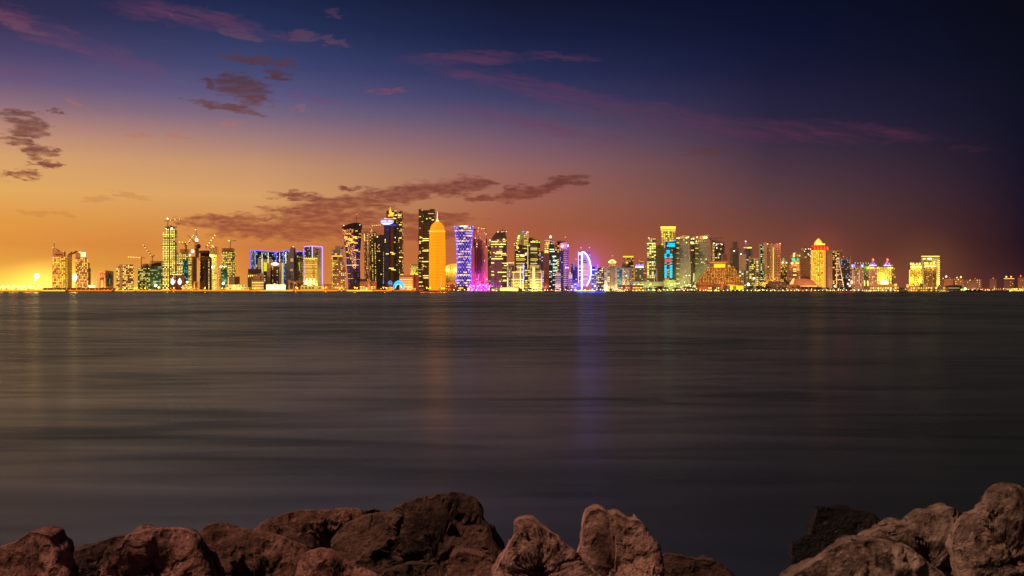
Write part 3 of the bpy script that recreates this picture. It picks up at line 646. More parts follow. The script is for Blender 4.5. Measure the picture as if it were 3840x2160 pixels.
crane('short crane behind the tallest unfinished tower with five round lamps along its arm', 694.6, 946, 911, (722, 907), (688, 915), 3090, 0)
crane('raised crane with bulbs pointing up right behind the dark domed construction tower', 699, 948, 917, (727.5, 881), (693, 921), 3100, 7, (1, .85, .3), 1.5, True)
crane('unlit crane arm pointing up left over the dark construction tower', 731, 940, 909, (703, 880), (738, 908), 3080, 0, luff=True)
crane('near vertical crane arm above the neck of the dark construction tower', 738, 915, 906, (734, 853), (742, 908), 3030, 2, WHT, 1.2, True, tip=5.2)
crane('raised crane with bulbs pointing up right beyond the dark construction tower', 774, 962, 925, (808, 880), (769, 922), 3090, 5, (1, .75, .12), 2.0, True)
crane('thin crane just right of the dark construction tower', 788.5, 962, 931, (800, 922), (780, 926), 3100, 2, (1, .7, .15), 1.6)
crane('small crane at the right end of the crane cluster with a lit mast', 805, 965, 927, (796, 920), (809, 926), 3100, 4, (1, .8, .15), 1.4)
crane('crane with a short yellow lit arm above the rounded netted tower', 863, 940, 903, (856, 901), (885, 901.5), 3040, 3, (1, .8, .15), 1.2, lit=True)
crane('low raised crane with small bulbs sloping down beside the rounded netted tower', 824, 1072, 1048, (816, 1003), (828, 1047), 2990, 5, (1, .75, .3), 1.1, True)
crane('crane above the curved construction tower beside the twisted tower', 1391.7, 874, 845, (1427.7, 844), (1375, 843), 3200, 5, (1, .7, .1), 1.3)
crane('tall thin dark crane right of the wide twin greenish towers', 2666.8, 1070, 894, (2709, 891), (2661, 892), 3560, 0, mcol=(.18, .09, .06))
crane('pale green crane between the two violet domes', 3298, 1000, 985, (3305, 981), (3294, 985), 3690, 0, mcol=(.2, .3, .05))
# -- behind-left construction cluster
b = B('building_site', 'unfinished tower with teal glazing and bulb strings between the tallest site and the dark tower', 'building site', 692, 3120)
ym = fac((.24, .18, .07), (.08, .07, .03), (1, .9, .35), (1, .7, .15), 4.6, 4.5, .5, .5, .85, 0, 4, 2.4, (.7, .55, .1), .06)
b.box('left_bay', 663, 679, 947, ym, d0=4, d1=30); b.box('middle_bay', 679, 706, 952, ym, d0=0, d1=30); b.box('right_bay', 706, 720, 960, ym, d0=3, d1=30)
b.loft('glazing', [(972, 685, 703), (1000, 684, 704), (1064, 684, 704)], fac((.03, .12, .12), (.02, .07, .10), (.1, .55, .9), (.2, .8, .6), 3, 4.3, .8, .75, .25, 0, 4, .8), 12, .5, dd=-1)
b.box('concrete_crown', 679, 707, 947, mat((.24, .22, .1)), 953, 1, 24); scaffold(b, 675, 706, 934, 947, 9, 4)
for k in range(5): b.ball('work_lamp', 673 + k * 11.5, 908, 1.7, lamp((1, .8, .15), 2.5), -1)
for p, q, r_ in ((714, 957, 3.4), (724, 942, 5.4), (676, 988, 1.5), (674, 1010, 1.5)): b.ball('work_lamp', p, q, r_, lamp((1, .95, .6), 6 if r_ > 5 else 3), -5)
b = B('teardrop_hall', 'low brown hall with two glowing white teardrop signs at the foot of the tallest site', 'building', 664, 2960)
b.box('wall', 637, 692, 1030, mat((.17, .07, .04)), d1=24); b.box('lit_cornice', 645, 681, 1029, lamp((1, .85, .35), 1.6), 1031, -1, 3)
b.box('lower_front', 637, 660, 1034, fac((.2, .08, .04), (.04, .02, .02), (1, .5, .1), None, 4, 4, .6, .5, .4), d0=-2, d1=-.5)
for cx in (648.5, 675): b.outline('teardrop_sign', [(cx + 9 * w_, 1043 + h_) for w_, h_ in ((0, 0), (-.28, 5), (-.6, 10), (-.75, 14), (-.65, 18), (-.35, 22), (0, 24.5), (.35, 22), (.65, 18), (.75, 14), (.6, 10), (.28, 5))], -4, -2.4, lamp((.95, .88, 1), 3.0))
b = B('flower_pavilion', 'row of low cream pavilions with a starry lamp right of the teardrop hall', 'building', 700, 2930)
b.box('wall', 683, 722, 1070, fac((.55, .4, .15), (.1, .06, .02), (1, .8, .2), None, 4, 3.5, .5, .6, .6), d1=12)
b.ball('lamp', 703.5, 1058, 4.2, lamp((1, .85, .4), 6), -4); b.flood(703, 1056, -14, 3e4, (1, .6, .2))
for k in range(5): b.ball('lamp', 683 + k * 8.5, 1078 + (k % 2) * 3, 1.6, lamp((1, .7, .15), 4), -3)
# -- dark construction tower
b = B('building_site', 'dark maroon unfinished tower with a domed neck and trusses, the darkest on the left', 'building site', 757, 3000)
dk = fac((.05, .018, .015), (.02, .008, .008), (1, .7, .3), None, 5.2, 4.2, .3, .3, .05, 0, 4, 2.0)
bandm = fac((.13, .05, .04), (.02, .01, .01), (1, .8, .4), None, 40, 3.4, .99, .5, .0, 0, 4, 1.8)
strip = fac((.06, .02, .02), (.02, .01, .01), (1, .85, .5), None, 9, 4.4, .28, .45, .85, 0, 4, 2.2)
b.box('left_pier', 720.5, 738, 962, bandm, d0=2, d1=30); b.loft('centre', [(939, 744, 779), (960, 744, 780), (1086, 741, 781)], dk, 20, .6, dd=18)
b.box('right_pier', 777, 794, 966, strip, d0=3, d1=30); b.box('left_strip', 727, 731, 970, strip, None, 1, 4)
b.box('neck', 732, 746, 930, bandm, 965, 6, 24); b.rev('domed_head', 738, [(913, 1.5), (915, 6), (919, 8), (921, 10.5), (924, 9), (931, 7)], mat((.09, .03, .03)), 14, dd=14)
b.box('upper_rim', 745, 779, 941, mat((.12, .04, .03)), 948, 0, 28)
b.bars('truss', [((x_, 973, -1), (x_ + 6, 963, -1)) for x_ in range(724, 790, 12)] + [((x_ + 6, 963, -1), (x_ + 12, 973, -1)) for x_ in range(724, 784, 12)] + [((722, 962.5, -1), (792, 962.5, -1)), ((722, 974, -1), (792, 974, -1))], .6, mat((.28, .13, .07)))
b.box('entrance_wall', 726, 743, 1056, mat((.5, .26, .08)), None, -3, 2); b.box('doorway', 731, 738, 1061, mat((.05, .02, .02)), None, -4, -2.6)
b.bars('frame', [((x_, 1086, -3), (x_, 1055, -3)) for x_ in (744, 752, 761, 770)] + [((743, y_, -3), (771, y_, -3)) for y_ in (1056, 1063, 1070, 1077)], .5, mat((.35, .14, .08)))
for p, q in ((755, 986), (755, 996), (755, 1006), (755, 1018), (755, 1040)): b.ball('work_lamp', p, q, .7, lamp(WARM, 3), -12)
b.flood(731, 1080, -14, 2.5e4, (1, .5, .1))
b = B('building_site', 'narrow unfinished tower drenched in yellow green light right of the dark construction tower', 'building site', 803, 3090)
b.box('frame', 790, 811, 958, fac((.5, .45, .10), (.1, .09, .03), (1, .9, .35), None, 4.2, 4.4, .5, .5, .9, 0, 4, 2.4, (.8, .8, .1), .32), d1=24); b.box('roof_slab', 786, 812, 955, lamp((.9, .9, .15), .8), 963, -2, 22)
b.ball('work_lamp', 786, 961, 3.4, lamp(WHT, 6), -6); b.ball('work_lamp', 798, 960, 3.0, lamp((1, .95, .4), 5), -5); b.ball('work_lamp', 796, 1002, 3.6, lamp(WHT, 6), -4); b.flood(790, 955, -10, 2e4, (1, .95, .3)); scaffold(b, 788, 811, 925, 955, 4, 5)
# -- rounded netted tower
b = B('building_site', 'rounded unfinished tower with bulb strings above and teal netting below', 'building site', 852, 3040)
b.loft('frame', [(944, 826, 877), (1000, 825, 878), (1086, 825, 879)], ym, 24, .7, dd=16)
b.loft('safety_net', [(1008, 824, 855), (1086, 824, 856)], fac((.04, .15, .10), (.03, .12, .08), (.3, .8, .4), None, 4, 4.2, .8, .8, .2, 0, 4, .7), 16, .8, dd=8)
b.loft('roof_slab', [(941, 826, 872), (945, 826, 872)], mat((.22, .1, .05)), 20, .7, dd=16); scaffold(b, 830, 871, 930, 942, 10, 4, None, 6); scaffold(b, 869, 879, 947, 1040, 2, 22, None, 2, 6, .3)
b.ball('work_lamp', 828, 1000, 3.0, lamp(WHT, 6), -3); b.box('lit_floor', 830, 850, 998, lamp((1, .9, .35), 1.3), 1001, -1, 1); b.ball('work_lamp', 840.5, 1063.5, 4, lamp(WHT, 7), -10); b.flood(840, 1060, -20, 3e4, (1, .85, .4))
b = B('office_block', 'small striped grey brown office block right of the rounded netted tower', 'building', 880, 2990)
b.corner('wall', 859, 879, 899, (1037, 1037, 1037), [fac((.40, .25, .18), (.06, .04, .05), (1, .6, .2), None, 30, 4, .95, .45, .1), fac((.25, .12, .09), (.04, .025, .03), (1, .6, .2), None, 30, 4, .95, .5, .05)], dl=8, dr=12)
b = B('arcade_hall', 'low glowing cream arcade hall left of the dark roofed office', 'building', 887, 2930)
b.box('wall', 846, 928, 1069, fac((.6, .5, .2), (.12, .07, .03), (1, .85, .3), None, 8, 6, .5, .6, .5, 0, 4, 1.2, (1, .75, .15), .45), d1=20); b.box('roof', 846, 928, 1067, mat((.7, .6, .3)), 1069, -1.5, 21)
b.flood(887, 1080, -16, 2.5e4, (1, .75, .25))
# -- dark roofed office and its neighbour
b = B('office_block', 'boxy office with a deep dark roof band left of the blue outlined blocks', 'building', 957, 2980)
b.box('wall', 928.6, 982, 1027, fac((.14, .075, .05), (.03, .02, .02), (1, .65, .15), None, 5, 4.2, .5, .45, .22, .15, 4, 2.0), d1=30); b.box('roof_band', 930, 982, 1008.5, mat((.075, .035, .035)), 1026, 1, 29); b.box('lit_storey', 929, 965, 1031, fac((.14, .07, .05), (.03, .02, .02), (1, .7, .15), None, 5, 8, .5, .7, .95, 0, 4, 2.0), 1036, -1, 0)
b = B('stepped_office', 'stepped pale brown office in front of the dark roofed block', 'building', 965, 2955)
b.box('wall', 943, 988, 1046, fac((.42, .23, .12), (.06, .03, .02), (1, .75, .2), None, 60, 7, .95, .38, .0, .75, 1, 1.6), d1=18); b.box('upper_wall', 950, 988, 1032, mat((.40, .22, .13)), 1046, 4, 18); b.box('shaft', 973, 987, 1024, mat((.38, .2, .12)), 1046, 2, 16); b.box('slot', 976, 979, 1033, mat((.05, .03, .03)), 1045, 1.4, 2.2)
b.flood(965, 1082, -14, 1.5e4, (1, .5, .1))
# -- blue outlined complex
blu = lamp((.10, .06, 1), 2.6); blu2 = lamp((.2, .15, 1), 1.8)
gl = fac((.03, .02, .035), (.015, .012, .03), (1, .75, .15), (.2, .6, .8), 5, 4.2, .55, .5, .26, 0, 4, 1.6)
glt = fac((.02, .06, .06), (.015, .035, .04), (.8, .9, .3), (.1, .7, .7), 3.4, 4.2, .5, .5, .45, 0, 4, 1.3)
dots = lamp((1, .95, .5), 3)
b = B('outlined_block', 'widest dark glass block outlined in blue light, at the left of the blue outlined group', 'building', 990, 3120)
b.prism('wall', [(938.5, 10), (958, 0), (1029, 26), (1029, 60), (938.5, 60)], [939, 939.5, 944, 944, 939], [glt, gl, gl, gl, gl])
b.edge('blue_outline', [(938.5, 1008, 10), (938.5, 939, 10), (958, 939.5, 0), (1029, 944, 26), (1029, 1068, 26)], blu, 1.2); b.edge('blue_outline', [(958, 940, 0), (958, 1010, 0)], blu2, .9)
b.box('punched_screen', 968, 1020, 971, fac((.52, .44, .28), (.05, .04, .03), (1, .8, .3), None, 5, 4.6, .5, .45, .05, 0, 4, 1, (.6, .5, .2), .10), None, -2, -.6)
for cx in (983.5, 1006.5): b.bars('bulb_string', [((cx, y_, -3), (cx, y_ + 1.8, -3)) for y_ in range(948, 1040, 4)], .8, dots)
b.box('yellow_panel', 989, 1001, 985, lamp((.62, .72, .02), .95), 1017, -3.5, -2.2); b.box('dark_glazing', 989, 1001, 1017, gl, None, -3.4, -2.2)
b = B('outlined_block', 'middle recessed dark block outlined in blue between the widest block and the greenish one', 'building', 1046, 3170)
b.box('wall', 1029, 1064, 944, gl, d1=30); b.edge('blue_outline', [(1029.5, 944), (1063, 942.5)], blu, 1.2); b.box('punched_screen', 1038, 1063, 972, fac((.46, .38, .28), (.05, .04, .03), (1, .8, .3), None, 4.6, 4.6, .5, .45, .05), None, -2, -.6)
b.bars('bulb_string', [((1049.5, y_, -3), (1049.5, y_ + 1.8, -3)) for y_ in range(948, 984, 4)], .8, dots)
b.box('yellow_panel', 1056, 1063, 985, lamp((.65, .7, .03), .9), None, -3.5, -2.2)
b = B('outlined_block', 'narrow greenish glass block outlined in blue left of the dagger shaped tower', 'building', 1075, 3110)
b.box('wall', 1063, 1089, 939, glt, d1=30); b.edge('blue_outline', [(1063.4, 1066), (1063.4, 939.5), (1081, 938.5), (1081, 943)], blu, 1.1)
b.bars('bulb_string', [((1072, y_, -2), (1072, y_ + 1.8, -2)) for y_ in range(946, 990, 4)], .8, dots); b.ball('lamp', 1071, 959, 3.2, lamp((.7, 1, .6), 1.6), -2)
b = B('sign_office', 'brown striped office with a glowing white oval sign and dark glass middle', 'building', 1028, 3010)
ws = fac((.45, .25, .20), (.10, .05, .05), (1, .7, .3), None, 60, 3.6, .98, .4, 0)
b.box('left_wall', 1000.6, 1014, 986, ws, d1=26); b.box('right_wall', 1046.6, 1055, 986, ws, d1=26); b.box('head', 1014, 1046.6, 985.5, ws, 998, 0, 26)
b.box('dark_glazing', 1014, 1046.6, 998, fac((.03, .02, .025), (.02, .012, .02), (1, .8, .4), None, 12, 4.2, .2, .5, .35, 0, 4, 1.4), None, 2, 26)
b.rev('oval_sign', 1031, [(985, 6), (987, 13), (990, 15.5), (993, 14), (995, 8)], lamp((1, .88, .55), 3.5), 24, .35, dd=2)
b.flood(1031, 986, -14, 2.2e4, (1, .6, .25))
b = B('dagger_tower', 'dagger shaped curved purple grey tower with a flat tip among the blue outlined blocks', 'tower', 1093, 3040)
gp = fac((.20, .14, .17), (.10, .07, .10), (.9, .6, .4), None, 80, 4, .98, .5, 0)
b.outline('left_blade', [(1089, 929), (1102, 929), (1103, 1086), (1075, 1086), (1070, 1040), (1069, 1008), (1073, 985), (1080, 960)], 0, 20, gp)
b.outline('right_blade', [(1102.3, 930), (1106, 955), (1113, 980), (1116, 998), (1117, 1030), (1114, 1086), (1103.3, 1086)], 3, 20, mat((.10, .055, .045), .4))
b.outline('glass_strip', [(1088, 968), (1101.5, 968), (1102.5, 1050), (1087, 1050)], -1, -.2, fac((.16, .13, .3), (.10, .09, .22), (.9, .7, .3), None, 12, 12, .9, .9, .0, 0, 1, 1, (.3, .25, .8), .12))
b.box('cap', 1089, 1101, 927, mat((.28, .13, .09)), 935, 1, 16); b.ball('beacon', 1099.5, 925, 1.5, lamp(WARM, 5)); b.box('gold_patch', 1089, 1100, 969, lamp((.7, .5, .15), .5), 981, -1.6, -1.1); b.box('gold_patch', 1088, 1099, 1009, lamp((.7, .5, .15), .45), 1016, -1.6, -1.1)
b = B('curved_wall_block', 'punched beige block behind a tall curved white rib right of the dagger tower', 'building', 1121, 3080)
b.box('punched_wall', 1110, 1137, 968, fac((.46, .33, .25), (.05, .04, .04), (1, .8, .3), None, 4.2, 4.4, .5, .45, .02), d0=4, d1=24); b.box('yellow_panel', 1116, 1124, 984, lamp((.6, .68, .02), .85), 1017, 2.5, 4); b.box('dark_glazing', 1118, 1124, 1017, gl, None, 2.6, 4)
b.outline('rib', [(1105, 964), (1109, 962), (1137, 963), (1137, 966), (1112, 966), (1117, 985), (1121, 1010), (1121, 1040), (1117, 1062), (1113, 1062), (1117, 1035), (1116, 1005), (1110, 980)], -1, 3, mat((.62, .45, .33)))
b = B('outlined_block', 'dark block with a blue lit roof edge just left of the tall outlined corner tower', 'building', 1121, 3150)
b.box('wall', 1106, 1137, 943, gl, d1=30); b.edge('blue_outline', [(1106, 941), (1120, 943), (1137, 944)], blu, 1.3)
b = B('outlined_block', 'tallest blue outlined corner tower, one side dark and one pale yellow, behind the golden hotel', 'tower', 1171, 3090)
b.corner('wall', 1136, 1171, 1204, (925, 923, 925), [gl, mat((.60, .52, .22)), gl], dl=16, dr=26); b.flood(1196, 1040, -26, 5.5e4, (.95, .9, .25))
b.box('slot_windows', 1180, 1190, 948, gl, None, 9, 12); b.edge('blue_outline', [(1136.4, 1066, 16), (1136.4, 924.5, 16), (1171, 923, 0), (1203.5, 924.5, 26), (1203.5, 1068, 26)], lamp((.35, .2, 1), 2.6), 1.2)
b.edge('blue_outline', [(1171, 923, 0), (1171, 966, 0)], lamp((.6, .5, 1), 2), 1.0)
b.bars('drip_lights', [((1180 + k * 2.2, 932, 10), (1180 + k * 2.2, 940 + (k * 7) % 6, 10)) for k in range(6)], .3, mat((.1, .06, .05)))
# -- golden hotel
b = B('golden_hotel', 'golden yellow hotel blazing with floodlight, brightest at its base, right of centre left group', 'hotel', 1165, 3010)
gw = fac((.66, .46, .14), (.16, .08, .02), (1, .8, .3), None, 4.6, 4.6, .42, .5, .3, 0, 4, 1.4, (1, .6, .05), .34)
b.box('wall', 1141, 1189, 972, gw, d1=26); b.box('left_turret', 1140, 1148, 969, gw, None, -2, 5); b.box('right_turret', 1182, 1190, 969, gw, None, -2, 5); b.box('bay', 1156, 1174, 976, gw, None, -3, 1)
b.box('cornice', 1139, 1191, 968, lamp((1, .62, .08), 1.3), 971, -3, 27); b.box('cornice', 1141, 1189, 991, lamp((1, .7, .15), .9), 993, -3.6, -2.9)
for k in range(7): b.rev('finial', 1143 + k * 7.4, [(963.5, .3), (966, 1.1), (968, 1.1)], lamp((1, .6, .1), .9), 8)
for k in range(4): b.flood(1146 + k * 12.5, 1074, -9, 2.6e4, (1, .82, .28), 2)
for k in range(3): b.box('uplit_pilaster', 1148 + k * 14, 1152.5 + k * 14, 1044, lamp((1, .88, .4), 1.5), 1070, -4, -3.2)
b = B('gate_building', 'brown gate like block with dark arched windows in front of the dagger tower', 'building', 1104, 2940)
b.outline('wall', [(1079, 1049), (1086, 1049), (1088, 1053), (1119, 1053), (1121, 1049), (1128.5, 1049), (1126, 1062), (1128, 1088), (1081, 1088), (1083, 1062)], 0, 16, mat((.36, .18, .09)))
for cx, w_ in ((1093, 4.5), (1106, 3), (1119, 4.5)): arch(b, 'arched_window', cx, w_, 1060 if w_ > 4 else 1056, 1082, mat((.04, .05, .035), .3), -.9, -.2)
b.flood(1104, 1086, -16, 1.2e4, (1, .45, .1)); b.ball('lamp', 1106, 1061, 1.2, lamp(WHT, 3), -2)
b = B('low_palace', 'low white crenellated palace shining at the foot of the sign topped brown office', 'palace', 1034, 2930)
b.box('wall', 998, 1071, 1070, fac((.75, .68, .5), (.25, .15, .05), (1, .9, .6), None, 5, 5, .5, .55, .7, 0, 4, 1.6, (1, .85, .5), .5), d1=20)
b.bars('crenellation', [((1000 + k * 4, 1070, 2), (1000 + k * 4, 1066.5, 2)) for k in range(18)], 1.2, lamp((1, .85, .5), 1.0)); b.rev('dome', 1028, [(1062, .4), (1064.5, 3.5), (1068, 4.5), (1070, 4.5)], lamp((1, .8, .4), 1.2), 12, dd=6)
for k in range(3): b.flood(1008 + k * 26, 1080, -10, 1.4e4, (1, .85, .5))
b = B('arcade_hall', 'long low yellow arcade with palms before the golden hotel', 'building', 1170, 2930)
b.box('wall', 1128, 1213, 1071, fac((.6, .48, .16), (.14, .08, .02), (1, .8, .2), None, 9, 7, .5, .6, .4, 0, 4, 1.1, (1, .72, .1), .42), d1=18)
for x_ in (1140, 1168, 1196): b.box('roof_block', x_, x_ + 14, 1067, mat((.45, .28, .1)), 1071, 1, 14)
b = B('office_block', 'plain orange brown low box right of the yellow arcade', 'building', 1227, 2940)
b.box('wall', 1213, 1242, 1067, mat((.42, .22, .09)), d1=16); b.box('roof_rail', 1213, 1242, 1066, mat((.2, .1, .05)), 1067, -1, 17); b.flood(1225, 1084, -14, 1e4, (1, .45, .08))
# -- cluster left of the twisted tower
b = B('office_tower', 'grey violet office tower with a white side wall left of the twisted tower', 'tower', 1266, 3120)
b.box('wall', 1243, 1275, 936, fac((.30, .24, .30), (.06, .04, .06), (1, .8, .4), None, 5, 4.4, .8, .5, .12, 0, 4, 1.0), d1=24); b.box('white_wall', 1275, 1288, 933, mat((.50, .42, .45)), d0=-2, d1=22)
b.box('roof_box', 1257, 1278, 922, mat((.45, .28, .2)), 936, 6, 18); b.prism('peak', [(1275, 0), (1288, 0), (1288, 16), (1275, 16)], [934, 920, 920, 934], mat((.14, .08, .08)), 934)
b = B('office_tower', 'gold banded office with an orange roof globe left of the twisted tower', 'tower', 1262, 3070)
b.box('wall', 1243, 1268, 962, fac((.42, .3, .1), (.1, .06, .02), (1, .75, .05), (1, .9, .2), 40, 4, .97, .55, 1.0, 0, 4, 1.3), d1=20); b.box('side_wall', 1268, 1284, 962, mat((.46, .27, .14)), d0=3, d1=20)
b.box('dark_storey', 1248, 1266, 963, mat((.06, .04, .03)), 975, -1, 1); b.box('lit_cornice', 1243, 1284, 958.5, lamp((1, .6, .1), 1.4), 961, -1.5, 18)
b.ball('roof_globe', 1258, 953, 3.8, lamp((1, .25, .03), 2.2), 6); b.ball('beacon', 1242, 967, 1.5, lamp((1, .12, .02), 4)); b.bars('post', [((1278, 960, 0), (1278, 950, 0))], 1, lamp((1, .5, .1), 1))
b = B('apartment_block', 'beige apartment block with small yellow windows at the foot of the twisted tower', 'building', 1272, 3000)
ab = fac((.44, .25, .13), (.06, .035, .03), (1, .72, .15), (1, .9, .5), 5.2, 4.7, .52, .5, .42, 0, 4, 2.0)
b.box('wall', 1248, 1296, 1003, ab, d1=24); b.box('upper_wall', 1253, 1292, 984, ab, 1003, 1.5, 22); b.box('roof_block', 1266, 1286, 977, mat((.42, .24, .14)), 984, 4, 18); b.box('lit_storey', 1249, 1296, 1012, mat((.5, .25, .1)), 1013, -1.2, 0)
b.flood(1270, 1084, -18, 2e4, (1, .5, .1))
# -- twisted tower
b = B('twisted_tower', 'dark twisted tower with a slanted crown and a diagonal swarm of orange lights', 'tower', 1322, 3060)
secs = [(856, 1280.5, 1350), (880, 1282, 1349.8), (910, 1286, 1348.5), (946, 1291, 1346), (975, 1294, 1344.5), (1008, 1297, 1345), (1040, 1299.5, 1347), (1072, 1301, 1349), (1088, 1301, 1349)]
tm = fac((.028, .016, .022), (.015, .010, .016), (1, .6, .05), (1, .45, .1), 5.2, 4.3, .8, .45, .0, .06, 4, 1.8)
b.loft('shaft', secs, tm, 28, .8, .8, dd=26)
b.outline('crown', [(1280, 857), (1280.5, 852), (1286, 848), (1298, 842), (1314, 837), (1332, 834), (1344, 835.5), (1350.5, 840), (1350, 857)], 8, 44, mat((.035, .02, .022), .4))
rnd = random.Random(3); mb_o = []; mb_l = []; mb_b = []
for k in range(330):
    t = rnd.random(); y_ = 858 + t * 150; c0 = 1302 + t * 28; hw = 19 * (1 - t) ** .8 + 4; x_ = c0 + rnd.uniform(-hw, hw)
    (mb_o if rnd.random() < .6 else mb_l).append(((x_, y_, 2), (x_ + rnd.uniform(.8, 1.8), y_ + rnd.uniform(-.8, 1), 2)))
b.bars('orange_lights', mb_o, .75, lamp((1, .42, .06), 2.4)); b.bars('pink_lights', mb_l, .7, lamp((1, .3, .2), 1.5))
sg = []
for y_ in range(886, 1068, 5):
    t = (y_ - 856) / 220
    for px0 in (1289 + t * 10, 1302 + t * 5, 1318, 1331, 1342 - t * 2):
        if rnd.random() < .5: sg.append(((px0, y_, 3), (px0 + 4.5, y_, 3)))
b.bars('blue_stripes', sg, .55, lamp((.15, .10, .9), 1.1))
ys = [(1325, 888, 12), (1324, 891, 12), (1331, 894, 9), (1290, 889, 12), (1298, 896, 18), (1308, 902, 12), (1315, 908, 14), (1329, 911, 12), (1295, 923, 8), (1298, 945, 7), (1328, 938, 14), (1333, 866, 3), (1337, 866, 3), (1312, 897, 9), (1304, 911, 12)]
b.bars('lit_rooms', [((x_, y_, 1), (x_ + w_, y_, 1)) for x_, y_, w_ in ys], 1.3, lamp((1, .62, .06), 2.0))
b.bars('white_band', [((1299, 994.5, 1), (1344, 994.5, 1))], .9, lamp((.8, .9, .7), 1.3)); b.ball('beacon', 1323, 999.5, 1.7, lamp((1, .08, .02), 3.5), -2); b.ball('beacon', 1289, 845, 1.2, lamp(WHT, 4)); b.ball('beacon', 1349.5, 843, 1.2, lamp(WHT, 4)); b.ball('beacon', 1285, 900, 1, lamp((1, .1, .05), 3))
b.mast(1332.5, 836, 801, .8, dd=26, tip=(1, .12, .06), tipr=1.6)
# -- curved construction tower
b = B('building_site', 'curved unfinished tower with glinting floors between the twisted tower and the dark glass towers', 'building site', 1386, 3200)
cm = fac((.30, .15, .08), (.05, .03, .02), (1, .75, .35), (1, .5, .15), 5.6, 4.6, .55, .42, .34, 0, 4, 1.6)
cm2 = fac((.20, .10, .06), (.06, .04, .03), (1, .8, .4), None, 8, 4.6, .34, .42, .75, 0, 4, 1.7)
b.loft('left_bay', [(899, 1361, 1376), (950, 1362, 1378), (1040, 1364, 1379), (1086, 1365, 1379)], cm, 14, .8, dd=12); b.loft('frame', [(875, 1366, 1410), (950, 1370, 1410), (1086, 1374, 1411)], cm2, 20, .6, dd=14)
b.loft('front_bay', [(876, 1379, 1391), (1086, 1382, 1393)], cm, 14, .9, dd=3); scaffold(b, 1364, 1409, 868, 876, 11, 2, None, 4); b.rev('core', 1391, [(858, 2), (863, 4), (872, 5)], lamp((.8, .55, .2), .5), 10, dd=14)
b.edge('lit_edge', [(1366, 877), (1367, 890), (1368, 905)], lamp((1, .75, .25), 2.0), .7); b.flood(1386, 870, -12, 1.6e4, (1, .65, .25))
b = B('low_mall', 'low tan mall with a lit ground floor below the curved unfinished tower', 'building', 1385, 2960)
b.box('wall', 1349, 1412, 1055, mat((.42, .20, .13)), 1073, 3, 24); b.box('lit_storeys', 1349, 1411, 1073, fac((.45, .28, .1), (.1, .05, .02), (1, .75, .15), None, 7, 4, .75, .6, .85, 0, 4, 1.7), d1=24); b.box('dark_roof', 1351, 1378, 1046, mat((.12, .07, .06)), 1055, 8, 22); b.box('pylon', 1380, 1388, 1045, mat((.5, .28, .14)), None, -1, 3)
b.flood(1380, 1084, -16, 1.6e4, (1, .5, .1))
# -- slim dark blue tower
b = B('glass_tower', 'slim black blue tower with a rounded shoulder left of the disc topped tower', 'tower', 1426, 3110)
bm = fac((.012, .014, .035), (.008, .010, .03), (1, .5, .2), None, 5, 4.2, .8, .6, .015, 0, 4, 1.4)
b.outline('wall', [(1411, 886), (1416, 882), (1424, 880.5), (1440, 880), (1440, 1087), (1412, 1087)], 0, 30, bm); b.ball('beacon', 1415, 888, 2.2, lamp((.9, .6, .4), 3)); 
for p, q in ((1419, 920), (1417, 926), (1422, 918), (1421, 932)): b.ball('lamp', p, q, 1.6, lamp((1, .35, .1), 1.6))
b.bars('lamp_string', [((1438.5, y_, -1), (1438.5, y_ + 1.6, -1)) for y_ in range(946, 1064, 6)], .7, lamp((1, .5, .3), 1.8))
# -- disc topped tower
b = B('disc_top_tower', 'tall dark tower carrying a blue and white restaurant disc and an orange flame sculpture', 'tower', 1470, 3060)
b.box('shaft', 1440, 1461, 846, fac((.012, .012, .05), (.01, .01, .04), (1, .75, .2), None, 30, 5, .9, .5, .02, 0, 1, 1.4), d0=2, d1=34); b.box('maroon_strip', 1464, 1476, 846, fac((.11, .02, .02), (.07, .012, .015), (1, .7, .2), None, 8, 4.4, .8, .6, .02, 0, 4, 1.4), d0=0, d1=30); b.box('shaft_joint', 1461, 1464, 847, mat((.02, .02, .04), .3), d0=3, d1=30); b.box('dark_strip', 1476, 1497, 846, fac((.022, .012, .022), (.014, .010, .016), (1, .7, .2), None, 6, 4.4, .7, .5, .04, 0, 4, 1.4), d0=4, d1=34)
b.box('upper_shaft', 1449, 1488, 790, fac((.04, .018, .02), (.02, .012, .014), (1, .6, .1), None, 7, 6, .9, .5, .1, 0, 4, 1.8), 848, 12, 36)
b.rev('restaurant_disc', 1451.5, [(819, 12), (821, 20), (824, 26), (827, 27.4), (829, 27.4)], lamp((.08, .10, .9), 1.4), 36, .8, dd=20)
b.rev('window_band', 1451.5, [(825, 26.3), (827, 26.8), (832, 26.8)], fac((.2, .25, .9), (.6, .6, 1), (.85, .88, 1), None, 3.0, 40, .55, 1.0, 1.0, 0, 1, 1.7, (.1, .12, .9), 1.0), 36, .8, dd=19.4)
b.rev('disc_rim', 1451.5, [(832, 26), (833.5, 27), (835, 26)], lamp((.15, .18, 1), 2.0), 36, .8, dd=20); b.rev('disc_underside', 1451.5, [(835, 25), (838, 20), (842, 13), (845, 11)], lamp((.75, .78, 1), 2.0), 36, .8, dd=20)
b.box('blue_collar', 1440, 1486, 842, lamp((.03, .06, .75), .8), 847, 1, 5)
b.box('lit_storey', 1441, 1484, 817, lamp((1, .62, .2), 1.2), 820, 10, 14); b.box('sculpture_plinth', 1449, 1474, 812, mat((.2, .08, .05)), 818, 6, 16)
fl = lamp((1, .42, .02), 1.9)
b.outline('flame_sculpture', [(1454, 813), (1454, 803), (1457, 806), (1460, 800), (1457, 795), (1460, 786), (1462.5, 775), (1464, 787), (1469, 797), (1474, 802), (1472, 813), (1468, 806), (1466, 813), (1463, 806), (1459, 813)], 8, 12, fl)
